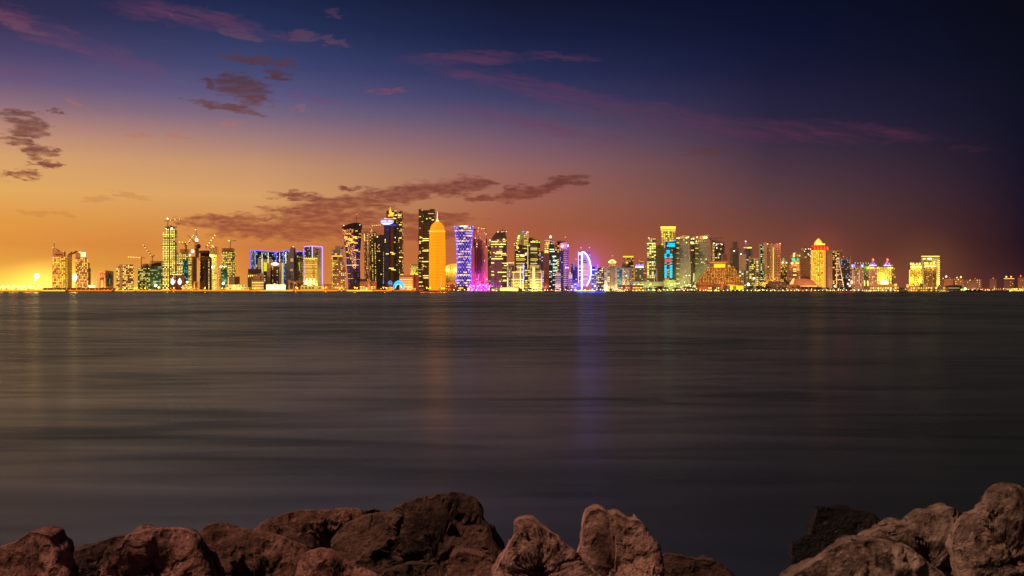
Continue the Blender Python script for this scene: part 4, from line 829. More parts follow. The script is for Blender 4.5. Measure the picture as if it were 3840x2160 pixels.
b.bars('lit_rooms', [((1443, 898, 1), (1446, 898, 1)), ((1443, 903, 1), (1446, 903, 1)), ((1443, 908, 1), (1446, 908, 1)), ((1447, 952, 1), (1457, 952, 1)), ((1463.5, 947, -1), (1475, 947, -1)), ((1469, 952.5, -1), (1480, 952.5, -1)), ((1459, 1006, 1), (1476, 1006, -1)), ((1468, 1011, -1), (1484, 1012, -1)), ((1478, 806, 11), (1487, 806, 11)), ((1477, 818.5, 10), (1484, 818.5, 10))], 1.3, lamp((1, .75, .15), 2.0))
b.bars('blue_lamps', [((1437, y_, 0), (1437, y_ + 1, 0)) for y_ in range(1052, 1066, 3)], 1.6, lamp((.05, .2, .9), 1.5))
b.ball('beacon', 1491.5, 857, 1, lamp(WHT, 3)); b.ball('beacon', 1482, 891, 1.4, lamp((1, .9, .6), 4)); b.flood(1451, 858, -16, 4e3, (.1, .15, 1))
b = B('notched_tower', 'tall dark tower with a slanted top and zigzag right edge behind the disc topped tower', 'tower', 1497, 3130)
nm = fac((.075, .035, .03), (.025, .014, .014), (1, .65, .1), (1, .85, .4), 7, 4.6, .75, .5, .14, .1, 2, 1.8)
b.outline('wall', [(1488, 800), (1494, 796), (1501, 792), (1507, 792), (1507, 850), (1507, 893), (1509, 894), (1508, 915), (1507, 950), (1510, 961), (1508.5, 980), (1507, 1020), (1506, 1087), (1488, 1087)], 0, 34, nm)
b.bars('lit_rooms', [((1492, 809, -1), (1505, 809, -1)), ((1497, 843, -1), (1506, 843, -1)), ((1496, 892.5, -1), (1506, 892.5, -1)), ((1497, 965, -1), (1509, 965, -1)), ((1497, 980, -1), (1503, 980, -1))], 1.5, lamp((1, .72, .12), 2.0))
# -- low buildings in the gap
b = B('low_office', 'low brown office with rows of lit windows between the two pairs of dark towers', 'building', 1533, 2980)
b.box('wall', 1497, 1551, 1031, mat((.38, .17, .11)), 1041, 0, 26); b.box('window_storeys', 1497, 1547, 1041, fac((.40, .20, .12), (.1, .05, .02), (1, .78, .15), (1, .9, .4), 60, 4.3, .96, .5, 1, 0, 1, 1.5), d1=26); b.box('right_wing', 1551, 1571, 1031, mat((.22, .09, .06)), d0=2, d1=26); b.box('end_wall', 1547, 1551, 1031, mat((.44, .22, .13)), d0=-1, d1=22)
b.flood(1530, 1084, -14, 1.4e4, (1, .5, .1))
b = B('small_tower', 'small beige block peeping over the low brown office', 'building', 1512, 3080)
b.box('wall', 1507, 1516, 1020, fac((.5, .38, .2), (.1, .07, .03), (1, .8, .3), None, 5, 4.5, .5, .5, .6), d1=14)
b = B('green_block', 'pale green floodlit block with a battlement and a wheel like relief', 'building', 1555, 3200)
b.box('wall', 1539.5, 1572, 992, mat((.50, .48, .20)), d1=24); b.bars('battlement', [((1543 + k * 3.4, 994, -1), (1545 + k * 3.4, 991, -1)) for k in range(8)], .9, mat((.1, .07, .03)))
b.bars('wheel_relief', [((1565 + 3 * math.sin(a), 1021 - 3 * math.cos(a), -1), (1565 + 9 * math.sin(a), 1021 - 11 * math.cos(a), -1)) for a in [-1.5 + k * .42 for k in range(8)]], .8, mat((.16, .11, .05))); b.flood(1552, 1040, -30, 7e4, (.9, .85, .25))
# -- blue arch and disc on the promenade
b = B('arch_canopy', 'big glowing cyan fan shaped arch canopy on the promenade below the disc topped tower', 'canopy', 1495, 2900)
sg = []
for k in range(23):
    a = math.pi * (k / 22 * 1.12 - .06); sg.append(((1495 - 11 * math.cos(a), 1078 - 12 * math.sin(a), 0), (1495 - 20 * math.cos(a), 1078 - 25 * math.sin(a), 3)))
b.bars('rib', sg, 1.05, lamp((.04, .5, .85), 1.5))
for rr, ry, mm in ((11, 12, lamp((.3, .7, .9), 1.6)), (20, 25.5, lamp((.05, .4, .9), 1.4)), (15.5, 18.5, lamp((.03, .35, .8), .9))):
    b.bars('rim', [((1495 - rr * math.cos(a), 1078 - ry * math.sin(a), 0), (1495 - rr * math.cos(a + .16), 1078 - ry * math.sin(a + .16), 0)) for a in [-.15 + .16 * k for k in range(21)]], .9, mm)
b = B('disc_sculpture', 'glowing blue speckled disc left of the cyan fan shaped arch', 'sculpture', 1463, 2905)
b.rev('disc', 1463, [(1052, .5), (1053.5, 5), (1057, 8), (1062, 9), (1067, 8), (1070.5, 5), (1072, .5)], fac((.01, .08, .4), (.02, .2, .6), (.05, .4, .9), None, 1.5, 1.5, .6, .6, .6, 0, 4, 1.3, (.01, .1, .6), .6), 20, .35)
b.bars('post', [((1463, 1088, 1), (1463, 1070, 1))], .8, mat((.1, .1, .15)))
b = B('gold_pavilion', 'small golden pavilion below the blue speckled disc', 'pavilion', 1464, 2880)
b.rev('dome', 1464, [(1075, 3), (1077, 10), (1080, 14), (1088, 15)], fac((.5, .3, .05), (.2, .1, .02), (1, .6, .05), None, 3, 3, .7, .7, .9, 0, 4, 1.6), 18, .6)
# -- maroon tower behind the golden tower
b = B('notched_tower', 'tall maroon tower with a notched top and zigzag left edge behind the bullet tower', 'tower', 1598, 3160)
mm = fac((.065, .02, .022), (.045, .016, .02), (1, .7, .15), None, 8, 4.6, .85, .5, .01, .02, 3, 1.8)
b.outline('left_pier', [(1569.5, 784), (1582, 783.5), (1585, 790), (1587, 800), (1587, 1087), (1570, 1087), (1569, 1020), (1567.5, 980), (1567, 960), (1570.5, 955), (1570, 925), (1568.5, 895), (1568, 888), (1570, 870)], 0, 34, fac((.075, .04, .03), (.03, .018, .016), (1, .72, .15), (1, .85, .4), 7, 4.6, .7, .5, .14, .12, 2, 1.8))
b.box('centre_wall', 1587, 1609, 835, mm, d0=2, d1=34); b.box('recess', 1587, 1609, 788, fac((.02, .012, .014), (.012, .01, .012), (1, .9, .5), None, 8, 4.6, .8, .5, .0), 835, 8, 30); b.outline('right_pier', [(1609, 790), (1612, 784.5), (1616, 783.5), (1628, 783.5), (1628, 1087), (1609, 1087)], 0, 34, mm)
b.bars('lit_rooms', [((1585, 895, 0), (1608, 895, 0)), ((1584, 902, 0), (1608, 902, 0)), ((1584, 941, 0), (1607, 941, 0)), ((1583, 981, 0), (1607, 981, 0)), ((1586, 1034, 0), (1607, 1034, 0)), ((1588, 1042, 0), (1607, 1042, 0)), ((1575, 891, -1), (1583, 891, -1)), ((1585, 998, 0), (1591, 998, 0)), ((1596, 1000, 0), (1598, 1000, 0)), ((1570, 1058, -1), (1584, 1058, -1))], 1.2, lamp((1, .78, .22), 2.1)); b.bars('lit_rooms', [((1606, 801, -1), (1626, 801, -1)), ((1606, 866, -1), (1612, 866, -1))], 1.0, lamp((1, .5, .1), 1.4))
b.ball('lamp', 1600, 820, 1.8, lamp((1, .9, .4), 3), 6)
# -- golden bullet tower
b = B('bullet_tower', 'golden bullet shaped tower glowing all over with a needle spire', 'tower', 1638, 3060)
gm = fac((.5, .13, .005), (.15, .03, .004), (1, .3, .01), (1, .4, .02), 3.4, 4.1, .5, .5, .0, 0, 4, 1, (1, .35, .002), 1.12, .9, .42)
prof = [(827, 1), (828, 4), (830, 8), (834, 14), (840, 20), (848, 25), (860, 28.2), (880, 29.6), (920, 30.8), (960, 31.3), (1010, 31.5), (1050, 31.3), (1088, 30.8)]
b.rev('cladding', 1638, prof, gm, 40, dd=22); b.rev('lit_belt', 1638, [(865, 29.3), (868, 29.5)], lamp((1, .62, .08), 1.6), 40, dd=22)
b.rev('spire', 1638, [(789, .25), (800, .7), (815, 1.4), (822, 2.4), (828, 6)], lamp((1, .78, .35), 2.4), 10, dd=22); [b.flood(p, 1083, -215, 3.0e5, (1, .15, .06), 12) for p in (1612, 1645, 1678)]  # red lamps near the shore, added to redden the water
b = B('apartment_block', 'gold washed block with a bright lamp row between the bullet and lattice towers', 'building', 1691, 3160)
bw = fac((.55, .36, .12), (.2, .12, .05), (1, .8, .2), None, 5, 4.5, .4, .5, .1, 0, 4, 1.2, (1, .55, .05), .12)
b.box('wall', 1668, 1688, 993, bw, d1=26); b.box('right_wall', 1688, 1714, 988, bw, d0=3, d1=26); b.box('lamp_row', 1669, 1684, 1009, lamp((1, .85, .3), 3.2), 1014, -2.5, -1); b.box('lamp_row', 1699, 1713, 1009, lamp((1, .85, .3), 3.2), 1014, -.5, 2); b.flood(1680, 1012, -12, 2.5e4, (1, .7, .15)); b.flood(1705, 1012, -10, 2.5e4, (1, .7, .15))
# -- lattice hourglass
b = B('lattice_tower', 'hourglass shaped tower wrapped in a blue violet lattice of lights', 'tower', 1738, 3040)
hg = [(848, 35.2), (870, 33), (900, 29.8), (930, 27.5), (960, 26.3), (990, 26), (1010, 26.5), (1040, 28.3), (1068, 31.5), (1088, 33)]
b.rev('core', 1738, [(y_, w_ - 1.6) for y_, w_ in hg], fac((.03, .012, .03), (.02, .01, .03), (1, .62, .06), (1, .8, .3), 6, 7.0, .92, .5, .12, .42, 5, 1.8), 36, dd=26)
def hw_(y):
    for (y0, w0), (y1, w1) in zip(hg, hg[1:]):
        if y0 <= y <= y1: return w0 + (w1 - w0) * (y - y0) / (y1 - y0)
    return hg[-1][1]
def lat(cx, d, nrow, nang, turn, dd, y0=848, y1=1070):
    k0 = d / FP; A = []; Bn = []; nodes = []
    for s_ in (1, -1):
        for q in range(nang):
            pr = None
            for i in range(nrow + 1):
                y = y0 + (y1 - y0) * i / nrow; a = 2 * math.pi * (q / nang + s_ * turn * i / nrow); w = hw_(y)
                p = (cx + w * math.sin(a), y, dd - w * k0 * math.cos(a))
                if pr and -math.cos(a) < .3: (A if s_ > 0 else Bn).append((pr, p))
                if s_ > 0 and i % 2 == 0 and -math.cos(a) < .25: nodes.append(p)
                pr = p
    return A, Bn, nodes
A_, B_, nd_ = lat(1738, 3040, 26, 16, .8125, 26)
b.bars('lattice', A_, .42, lamp((.10, .10, 1), 1.7)); b.bars('lattice', B_, .42, lamp((.28, .10, 1), 1.3))
mbn = MB()
for p in nd_: mbn.ball((b.x(p[0]), b.D + p[2], b.z(p[1])), .95, 6, 4)
b.fin(mbn, 'node_lights', lamp((.25, .35, 1), 2.6))
b.rev('roof_light', 1738, [(846.5, 12), (847.5, 20), (849.5, 17)], lamp((1, .9, .5), 2.8), 24, dd=12); b.ball('beacon', 1752.5, 842.5, 1.1, lamp((1, .15, .05), 4), 20)
b = B('entrance_hall', 'flat pale entrance hall with a sloping roof at the left foot of the lattice tower', 'building', 1690, 2960)
b.outline('roof', [(1670, 1062), (1690, 1059), (1706, 1058), (1710, 1061), (1708, 1065), (1670, 1068)], 0, 20, mat((.5, .34, .2))); b.box('wall', 1670, 1712, 1068, fac((.12, .05, .03), (.04, .02, .02), (1, .5, .1), None, 6, 6, .4, .3, .5), None, 1, 18)
# -- magenta washed tower and its podium
b = B('stepped_tower', 'beige stepped tower with rounded crown washed magenta at its base, right of the lattice tower', 'tower', 1798, 3060)
bt = fac((.60, .30, .20), (.12, .06, .06), (1, .7, .3), None, 4.4, 4.6, .35, .5, .02, 0, 4, 1.4); dkm = mat((.075, .03, .035), .4)
b.box('lower_left', 1768, 1780, 925, bt, d0=2, d1=30); b.box('lower_right', 1816, 1829, 925, bt, d0=2, d1=30); b.box('shaft', 1772, 1827, 890, bt, d0=4, d1=28); b.box('upper_shaft', 1777, 1822, 862, bt, 892, 6, 26)
b.rev('crown_drum', 1800, [(855, 6), (858, 12), (864, 14), (900, 14)], bt, 18, .8, dd=14); b.rev('crown_drum', 1815, [(856, 3), (860, 8), (900, 8.5)], bt, 14, .8, dd=12); b.box('roof_block', 1777, 1787, 858, mat((.08, .04, .04)), 864, 8, 20)
b.prism('bay', [(1787, 4), (1793, -2), (1803, -2), (1808, 4)], 925, bt)
for x0, x1, yt, yb in ((1775, 1784, 897, 1020), (1791, 1803, 896, 1026), (1804, 1807, 935, 1000), (1822, 1826, 895, 1066), (1772, 1776, 975, 1064), (1797.5, 1801, 1028, 1054), (1787, 1790, 932, 1052)):
    b.box('dark_window_bay', x0, x1, yt, dkm, yb, 3 if x0 < 1787 or x0 > 1808 else -3, 5)
for p, q in ((1783, 893), (1788, 925), (1789, 916), (1768, 927), (1824, 925), (1817, 978), (1789, 1047), (1826, 1047), (1823, 878)): b.ball('lamp', p, q, 1.3, lamp((1, .7, .8), 3), -4)
for p, q in ((1794, 854), (1815, 857), (1806.5, 857)): b.ball('beacon', p, q, 1.4, lamp(WARM, 4), 6)
b.bars('roof_boom', [((1806, 858, 8), (1821, 847, 8))], .6, mat((.2, .08, .05)))
b.flood(1789, 1040, -12, 1.3e4, (.7, .03, 1), 3); b.flood(1818, 1045, -12, 1.0e4, (.75, .03, .9), 3); b.flood(1796, 1073, -12, 2.2e4, (.85, .03, 1), 3); b.flood(1776, 1066, -10, 1e4, (.8, .03, 1), 3); b.flood(1798, 890, -40, 3.2e4, (1, .42, .2)); b.flood(1795, 1020, -30, 2.6e4, (.6, .05, 1), 4)  # orange lamp near the top is added to brighten the upper shaft
b = B('magenta_podium', 'low jumbled podium glowing hot magenta below the stepped beige tower', 'building', 1800, 2960)
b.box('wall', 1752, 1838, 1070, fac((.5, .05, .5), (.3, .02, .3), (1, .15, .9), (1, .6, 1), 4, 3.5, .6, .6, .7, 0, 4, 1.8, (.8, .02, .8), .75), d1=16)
for k in range(9): b.box('kiosk', 1755 + k * 9.5, 1761 + k * 9.5, 1066 - (k * 5) % 4, lamp((.9, .08, .9), 1.2) if k % 2 else mat((.35, .05, .35)), 1071, 1, 10)
for p in (1762, 1776, 1791, 1799, 1812, 1823, 1836): b.ball('lamp', p, 1072 + random.uniform(-3, 5), 2.0, lamp((1, .6, 1), 4), -3)
b.flood(1790, 1080, -20, 1.5e4, (1, .05, .9))
b = B('light_sculpture', 'spindly magenta and blue light sculpture on the shore right of the magenta podium', 'sculpture', 1840, 2900)
b.bars('ring', [((1847 + 5 * math.sin(a), 1067 - 9 * math.cos(a), 0), (1847 + 5 * math.sin(a + .4), 1067 - 9 * math.cos(a + .4), 0)) for a in [k * .4 for k in range(16)]], .6, lamp((.15, .2, .9), 1.3))
b.bars('strand', [((1818, 1086, 0), (1817, 1062, 0)), ((1832, 1086, 0), (1828, 1064, 0)), ((1832, 1086, 0), (1840, 1066, 0)), ((1826, 1086, 2), (1832, 1060, 2))], .7, lamp((1, .12, .8), 2.2))
b = B('glass_tower', 'dark narrow tower half hidden behind the slanted striped tower', 'tower', 1836, 3150)
b.box('wall', 1829, 1842, 920, fac((.04, .035, .025), (.02, .02, .015), (1, .6, .15), None, 5, 4.5, .6, .5, .22, 0, 4, 1.5), 1000, 0, 20); b.box('lower_wall', 1829, 1843, 1000, fac((.3, .16, .12), (.05, .03, .03), (1, .7, .4), None, 20, 4, .9, .5, .1), d0=-3, d1=18); b.ball('beacon', 1837, 901, 2.2, lamp((1, .85, .5), 4), 4); b.mast(1833, 925, 912, .6)
b = B('slanted_tower', 'striped purple and brown tower with a slanted dark roof and roof gantry', 'tower', 1870, 3040)
sm = fac((.20, .09, .12), (.05, .025, .04), (1, .7, .2), (1, .85, .4), 5.5, 4.4, .92, .5, .05, .08, 5, 1.8); sm2 = fac((.16, .09, .08), (.03, .02, .02), (1, .72, .2), None, 60, 4.4, .98, .5, .18, 0, 4, 1.7)
b.prism('wall', [(1841, 6), (1882, 0), (1882, 34), (1841, 34)], [897, 893, 893, 897], sm); b.prism('right_wall', [(1882.2, 0), (1899, 8), (1901, 34), (1882.2, 34)], [893, 890, 890, 893], sm2)
b.outline('sloping_roof', [(1842, 897), (1846, 889), (1860, 872), (1864, 868.5), (1894, 867), (1896, 878), (1899, 892), (1882, 893)], 2, 30, fac((.06, .035, .03), (.03, .02, .02), (1, .6, .3), None, 9, 4, .5, .4, .05))
yl = lamp((1, .78, .18), 2.2)
b.bars('lit_rooms', [((1842, 916, 0), (1897, 916, 0)), ((1842, 906, 0), (1868, 906, 0)), ((1843, 970.5, 0), (1886, 970.5, 0)), ((1856, 951, -2), (1898, 951, -2)), ((1861, 945, -2), (1884, 945, -2)), ((1850, 947, 0), (1855, 947, 0)), ((1866, 1021, -2), (1899, 1021, -2)), ((1842, 986, 0), (1853, 986, 0)), ((1843, 1018, 0), (1851, 1018, 0)), ((1843, 1031, 0), (1853, 1031, 0)), ((1886, 897, -1), (1894, 897, -1)), ((1886, 906, -1), (1896, 906, -1)), ((1872, 925, -2), (1886, 925, -2)), ((1890, 996, -1), (1900, 996, -1)), ((1886, 1036, -1), (1898, 1036, -1)), ((1887, 1051, -1), (1899, 1051, -1))], 1.3, yl)
b.bars('roof_gantry', [((1874, 865.5, 10), (1902, 864.5, 10)), ((1883.6, 868, 10), (1883.6, 854, 10)), ((1876, 865, 10), (1883.6, 861, 10)), ((1883.6, 861, 10), (1896, 865, 10))], .6, mat((.1, .05, .04)))
for p, q, r_ in ((1867.5, 869.5, 2), (1882, 869.5, 1.6), (1899, 868, 1.6)): b.ball('beacon', p, q, r_, lamp(WARM, 4.5), 2)
b.flood(1852, 1076, -14, 9e3, (.8, .05, .9)); b.flood(1868, 1076, -14, 9e3, (.8, .05, .9))
b = B('glowing_hall', 'long low hall on the water edge glowing solid orange yellow below the slanted tower', 'building', 1900, 2830)
b.box('side_wing', 1843, 1875, 1081, fac((.4, .18, .06), (.2, .1, .03), (1, .6, .1), None, 8, 6, .6, .5, .5, 0, 4, 1.2, (1, .4, .05), .15), d1=12); b.box('lit_front', 1875, 1943, 1079.5, lamp((1, .62, .12), 2.6), 1090.5, -1, 10); b.box('roof', 1873, 1950, 1077, mat((.5, .3, .12)), 1079.5, -3, 12); b.box('end_wing', 1943, 1958, 1080, mat((.40, .17, .05)), d1=12)
b.ball('lamp', 1848, 1087, 3.4, lamp((1, .8, .25), 5), -3); b.flood(1910, 1085, -12, 1.6e4, (1, .5, .08))
# ================================================================ right of centre
hs_ = lambda c1=(.44, .30, .18), p_=.3, s_=1.6, e=.0: fac(c1, (.05, .03, .02), (1, .75, .15), (1, .9, .45), 60, 4.2, .97, .5, p_, 0, 3, s_)
b = B('gold_crowned_block', 'slim block with a thin golden crown line between the slanted tower and the dark slab', 'building', 1914, 3140)
b.box('wall', 1901, 1928, 987, fac((.44, .3, .2), (.08, .05, .08), (1, .8, .3), (.6, .5, 1), 5, 4.5, .5, .5, .55, 0, 4, 1.6), d1=22); b.box('crown', 1901, 1928, 984, lamp((1, .72, .3), 1.2), 987, -1, 22); b.box('side_bay', 1918, 1928, 995, mat((.2, .09, .12)), None, -2, 0)
b.bars('light_tubes', [((x_, 1083, -3), (x_, 1042, -3)) for x_ in (1904, 1921)], 1.1, lamp((1, .9, .7), 1.8)); b.ball('lamp', 1902, 990, 1.8, lamp((1, .9, .5), 3), -2)
b = B('tall_slab', 'tall pale slab with green yellow lamps on its blank wall', 'tower', 1961, 3200)
b.box('blank_wall', 1939, 1965, 869, mat((.50, .38, .24)), d1=26); b.box('window_wall', 1965, 1983, 867, fac((.55, .36, .16), (.1, .07, .03), (1, .8, .25), None, 4.4, 4.6, .6, .5, .85, 0, 4, 1.7), None, -2, 26); b.box('blue_sign', 1958, 1967, 867, lamp((.05, .3, .9), 1.6), 871, -3.5, -2.5); b.box('pink_sign', 1974, 1982, 869, lamp((1, .5, .6), 2), 872, -3.5, -2.5)
for p, q, r_ in ((1946, 886, 3.2), (1944, 893, 2.8), (1941, 902, 2.2), (1938, 912, 1.8)): b.ball('jib_lamp', p, q, r_, lamp((.8, 1, .15), 3), -5)
b.flood(1950, 1000, -60, 8e4, (1, .7, .3))
b = B('dark_glass_tower', 'black glass tower with a yellow round emblem near its sloping top', 'tower', 1953, 3090)
kk = fac((.020, .018, .02), (.012, .010, .012), (1, .72, .15), (1, .9, .5), 5.4, 4.3, .85, .5, .12, .08, 3, 1.8); kb = fac((.26, .20, .15), (.012, .010, .012), (1, .72, .15), (1, .9, .5), 26, 4.2, .99, .55, .10, .1, 1, 1.4)
b.prism('wall', [(1928.6, 8), (1932, 0), (1978, 0), (1978, 30), (1928.6, 30)], [914, 914, 922, 922, 914], kk); b.box('banded_front', 1935, 1968, 954, kb, 1060, -1.2, 0); b.ball('round_emblem', 1941, 929, 4.2, lamp((1, .58, .04), 2.2), -1); b.ball('beacon', 1928.8, 913, 1.4, lamp(WARM, 4)); b.ball('beacon', 1943, 915, 1.2, lamp(WARM, 4)); b.ball('beacon', 1962, 1000, 3, lamp((1, .4, .1), 1.6), -2)
b.bars('lit_rooms', [((1936, 955, -2), (1944, 955, -2)), ((1948, 956, -2), (1967, 957, -2)), ((1936, 962, -2), (1946, 962, -2)), ((1952, 961, -2), (1966, 961, -2)), ((1969, 950, -1), (1975, 950, -1)), ((1969, 956, -1), (1975, 956, -1))], 1.5, lamp((1, .88, .35), 2.0))
b = B('lit_pillar_tower', 'thin gold edged shaft squeezed between the two dark glass towers', 'tower', 1981, 3130)
b.box('shaft', 1974, 1990, 905, fac((.45, .3, .15), (.04, .03, .02), (1, .75, .2), None, 9, 5, .75, .55, .7, 0, 4, 1.8), d1=20); b.bars('gold_edge', [((1979, 1075, -8), (1979, 925, -8))], .9, lamp((1, .7, .25), 1.2))
b = B('dark_glass_tower', 'black glass tower with yellow and green windows near its slanted top', 'tower', 2003, 3110)
b.prism('wall', [(1981, 4), (2026, 0), (2026, 34), (1981, 34)], [892.5, 902, 902, 892.5], kk); b.box('banded_front', 1989, 2019, 912, kb, 1000, 1, 2.5)
b.bars('lit_rooms', [((1990, 907.5, -1), (1998, 907.5, -1)), ((2000, 907.5, -1), (2008, 907.5, -1))], 1.6, lamp((1, .7, .12), 2.4)); b.bars('green_rooms', [((2011, 908, -1), (2018, 908, -1)), ((2020, 908, -1), (2025, 908, -1))], 1.6, lamp((.3, 1, .05), 1.6)); b.box('roof_rail', 1985, 2000, 891, mat((.05, .04, .04)), 893, 2, 20); b.bars('green_emblem', [((2007, 974, -1), (2007, 984, -1))], 1.3, lamp((.05, .5, .35), 1.0))
b = B('slim_block', 'slim dark violet block left of the maroon columned tower', 'building', 2030, 3100)
b.box('wall', 2021, 2039, 942, fac((.10, .06, .10), (.03, .02, .05), (1, .8, .5), (.4, .4, 1), 6, 4.6, .5, .45, .28, 0, 4, 1.8), d1=22); b.ball('beacon', 2022, 939, 1.5, lamp((1, .3, .1), 3))
oy = fac((.62, .46, .18), (.12, .08, .02), (1, .85, .25), (1, .7, .1), 3.6, 4.1, .6, .5, .55, 0, 4, 1.6, (1, .7, .06), .10)
oy2 = fac((.62, .48, .22), (.10, .06, .02), (1, .8, .15), (1, .9, .4), 30, 3.9, .97, .42, .5, 0, 2, 1.5, (1, .7, .06), .08)
b = B('ornate_block', 'ornate yellow lit block with a wavy blue light strip on its right edge', 'building', 1942, 3010)
b.box('left_wing', 1919, 1938, 1018, oy2, d1=22); b.box('centre', 1938, 1965, 995, oy2, d0=1, d1=22); b.box('top_storey', 1939, 1962, 992, mat((.62, .48, .25)), 996, 0, 20); b.box('pilaster', 1950, 1953, 1000, lamp((1, .85, .4), 1.0), None, -1, 1); b.box('pilaster', 1925, 1927, 1020, lamp((1, .85, .4), .9), None, -1, 1)
b.bars('wavy_light', [((1963 + 1.6 * math.sin(k * .8), 992 + k * 5, -2), (1963 + 1.6 * math.sin((k + 1) * .8) + .3, 997 + k * 5, -2)) for k in range(14)], 1.5, lamp((.15, .35, 1), 2.4))
for p in (1926, 1944, 1958): b.flood(p, 1080, -12, 1.5e4, (1, .75, .15), 2)
b = B('striped_block', 'dark block with short white and yellow light bars between the two ornate yellow blocks', 'building', 1978, 3030)
b.box('wall', 1967, 1989, 1010, fac((.08, .06, .05), (.03, .02, .02), (1, .85, .4), (1, .7, .2), 9, 4.6, .75, .45, .8, 0, 4, 1.9), d1=20)
b = B('ornate_block', 'ornate cream lit block with arched bays right of the wavy blue light strip', 'building', 2009, 3010)
b.box('wall', 1987, 2022, 994, oy2, d1=22); b.box('right_wing', 2014, 2031, 1010, oy2, d0=2, d1=22); b.box('crown', 1989, 2006, 991, mat((.6, .46, .26)), 995, 1, 20); b.box('right_crown', 2016, 2026, 993, mat((.55, .42, .24)), 1010, 3, 18); b.box('bright_bay', 1996, 2007, 1003, lamp((1, .80, .25), .85), None, -1.5, 0)
for x_ in (1992, 2009, 2014, 2021): arch(b, 'arched_bay', x_, 1.6, 999, 1022, mat((.05, .035, .02)), -1.2, -.4)
for p in (1992, 2002, 2014, 2026): b.flood(p, 1080, -12, 1.5e4, (1, .78, .2), 2)
b = B('small_tower', 'narrow pinkish block with light tubes right of the arched ornate block', 'building', 2036, 3040)
b.box('wall', 2026, 2040, 1015, fac((.45, .3, .3), (.06, .03, .05), (1, .8, .7), None, 5, 4.4, .5, .5, .6, 0, 4, 1.6), d1=16); b.bars('light_tube', [((2032, 1080, -2), (2031, 1024, -2))], .8, lamp((1, .85, .95), 1.6))
b = B('columned_tower', 'tower with maroon vertical columns, yellow lit top and a flared white roof', 'tower', 2047, 3060)
b.box('column_wall', 2037.7, 2059, 950, fac((.32, .08, .05), (.06, .02, .02), (1, .4, .1), None, 3.3, 400, .5, 1, 0), d1=26); b.box('lit_storeys', 2041, 2058, 915, fac((.2, .11, .06), (.06, .04, .02), (1, .7, .1), None, 6, 5.2, .7, .6, .85, 0, 4, 2.0), 950, 1, 24); b.box('gold_band', 2043, 2056, 938, lamp((1, .7, .15), 1.5), 946, 0, 2); b.box('neck', 2046, 2062, 903, fac((.2, .12, .06), (.05, .03, .02), (1, .7, .1), None, 6, 4, .7, .5, .8, 0, 4, 1.8), 915, 4, 20)
b.outline('flared_roof', [(2040, 901), (2061, 898.5), (2080, 908), (2078, 910), (2061, 903), (2044, 904)], 0, 22, mat((.75, .62, .45))); b.flood(2050, 912, -10, 3e3, (1, .75, .3)); b.flood(2047, 1076, -14, 1.6e4, (1, .3, .08))
b = B('pointed_tower', 'black tower with a pointed gable and a bright white lamp at its tip', 'tower', 2072, 3080)
nk = fac((.016, .014, .022), (.012, .012, .02), (.75, .9, .5), (.8, .95, .9), 5, 4.3, .8, .5, .12, .12, 3, 1.7)
b.outline('wall', [(2059, 1075), (2059, 930), (2062, 905), (2064.5, 893), (2072, 903), (2079, 925), (2083, 950), (2089, 975), (2091.7, 995), (2091, 1030), (2090, 1087), (2059, 1087)], 0, 30, nk); b.bars('lit_rooms', [((2061, 935, -1), (2078, 935, -1)), ((2061, 943, -1), (2080, 943, -1)), ((2071, 962, -1), (2085, 962, -1)), ((2074, 976, -1), (2089, 976, -1)), ((2073, 990, -1), (2090, 990, -1)), ((2060, 1018, -1), (2069, 1018, -1)), ((2074, 1002, -1), (2090, 1002, -1)), ((2073, 1016, -1), (2090, 1016, -1))], 1.3, lamp((.75, .95, .55), 1.7)); b.ball('tip_lamp', 2065, 888, 4.6, lamp((1, .9, .45), 6), 4); b.bars('gable_rim', [((2064.5, 893, -1), (2058, 930, -1)), ((2064.5, 893, -1), (2079, 926, -1))], .6, mat((.35, .2, .15)))
b.box('side_glazing', 2069, 2073, 1000, mat((.03, .05, .08), .3), None, -1, 0)
b = B('amber_tower', 'dark tower dotted with amber windows under a flat oversailing roof behind the pointed tower', 'tower', 2092, 3140)
b.box('wall', 2081, 2103, 918, fac((.10, .035, .03), (.03, .015, .015), (1, .45, .06), (1, .6, .15), 6, 5.4, .6, .5, .6, 0, 4, 2.2), d1=24); b.outline('flat_roof', [(2086, 904), (2100, 901.5), (2118, 905), (2118, 908), (2100, 907), (2086, 908)], 0, 24, mat((.30, .16, .13))); b.box('neck', 2090, 2112, 908, mat((.1, .05, .05)), 918, 6, 20)
pk = fac((.62, .42, .55), (.05, .025, .07), (1, .7, .9), None, 60, 5.6, .99, .5, .0, 0, 1, 1, (.8, .25, 1), .10)
b = B('striped_tower', 'violet and white striped tower with a rounded pink cap bearing white emblems', 'tower', 2118, 3040)
b.loft('shaft', [(938, 2111.6, 2133), (1000, 2112, 2132.5), (1087, 2112, 2132.5)], pk, 20, .9, .7, dd=12); b.box('glass_wing', 2098, 2112, 940, fac((.03, .03, .10), (.02, .02, .07), (.7, .7, 1), (1, .8, .4), 4.5, 4.3, .5, .45, .18, 0, 4, 1.3), d0=6, d1=26)
b.loft('cap', [(909, 2108, 2128), (911, 2102, 2132), (915, 2099, 2134), (932, 2098, 2134), (937, 2104, 2134)], mat((.80, .42, .52), .5), 20, .8, .7, dd=12)
for cx in (2108.6, 2130): b.outline('emblem', [(cx - 6 * w_, 917 + h_) for w_, h_ in ((.9, 9), (.7, 5), (.2, 6), (0, 1), (-.5, 4), (-.9, 2), (-.8, 8), (-.2, 10))] if cx < 2120 else [(cx - 2.4, 925), (cx - 2, 920), (cx, 917), (cx + 2, 919), (cx + 2.4, 925)], -3.2, -2.4, lamp((1, .85, .95), 3))
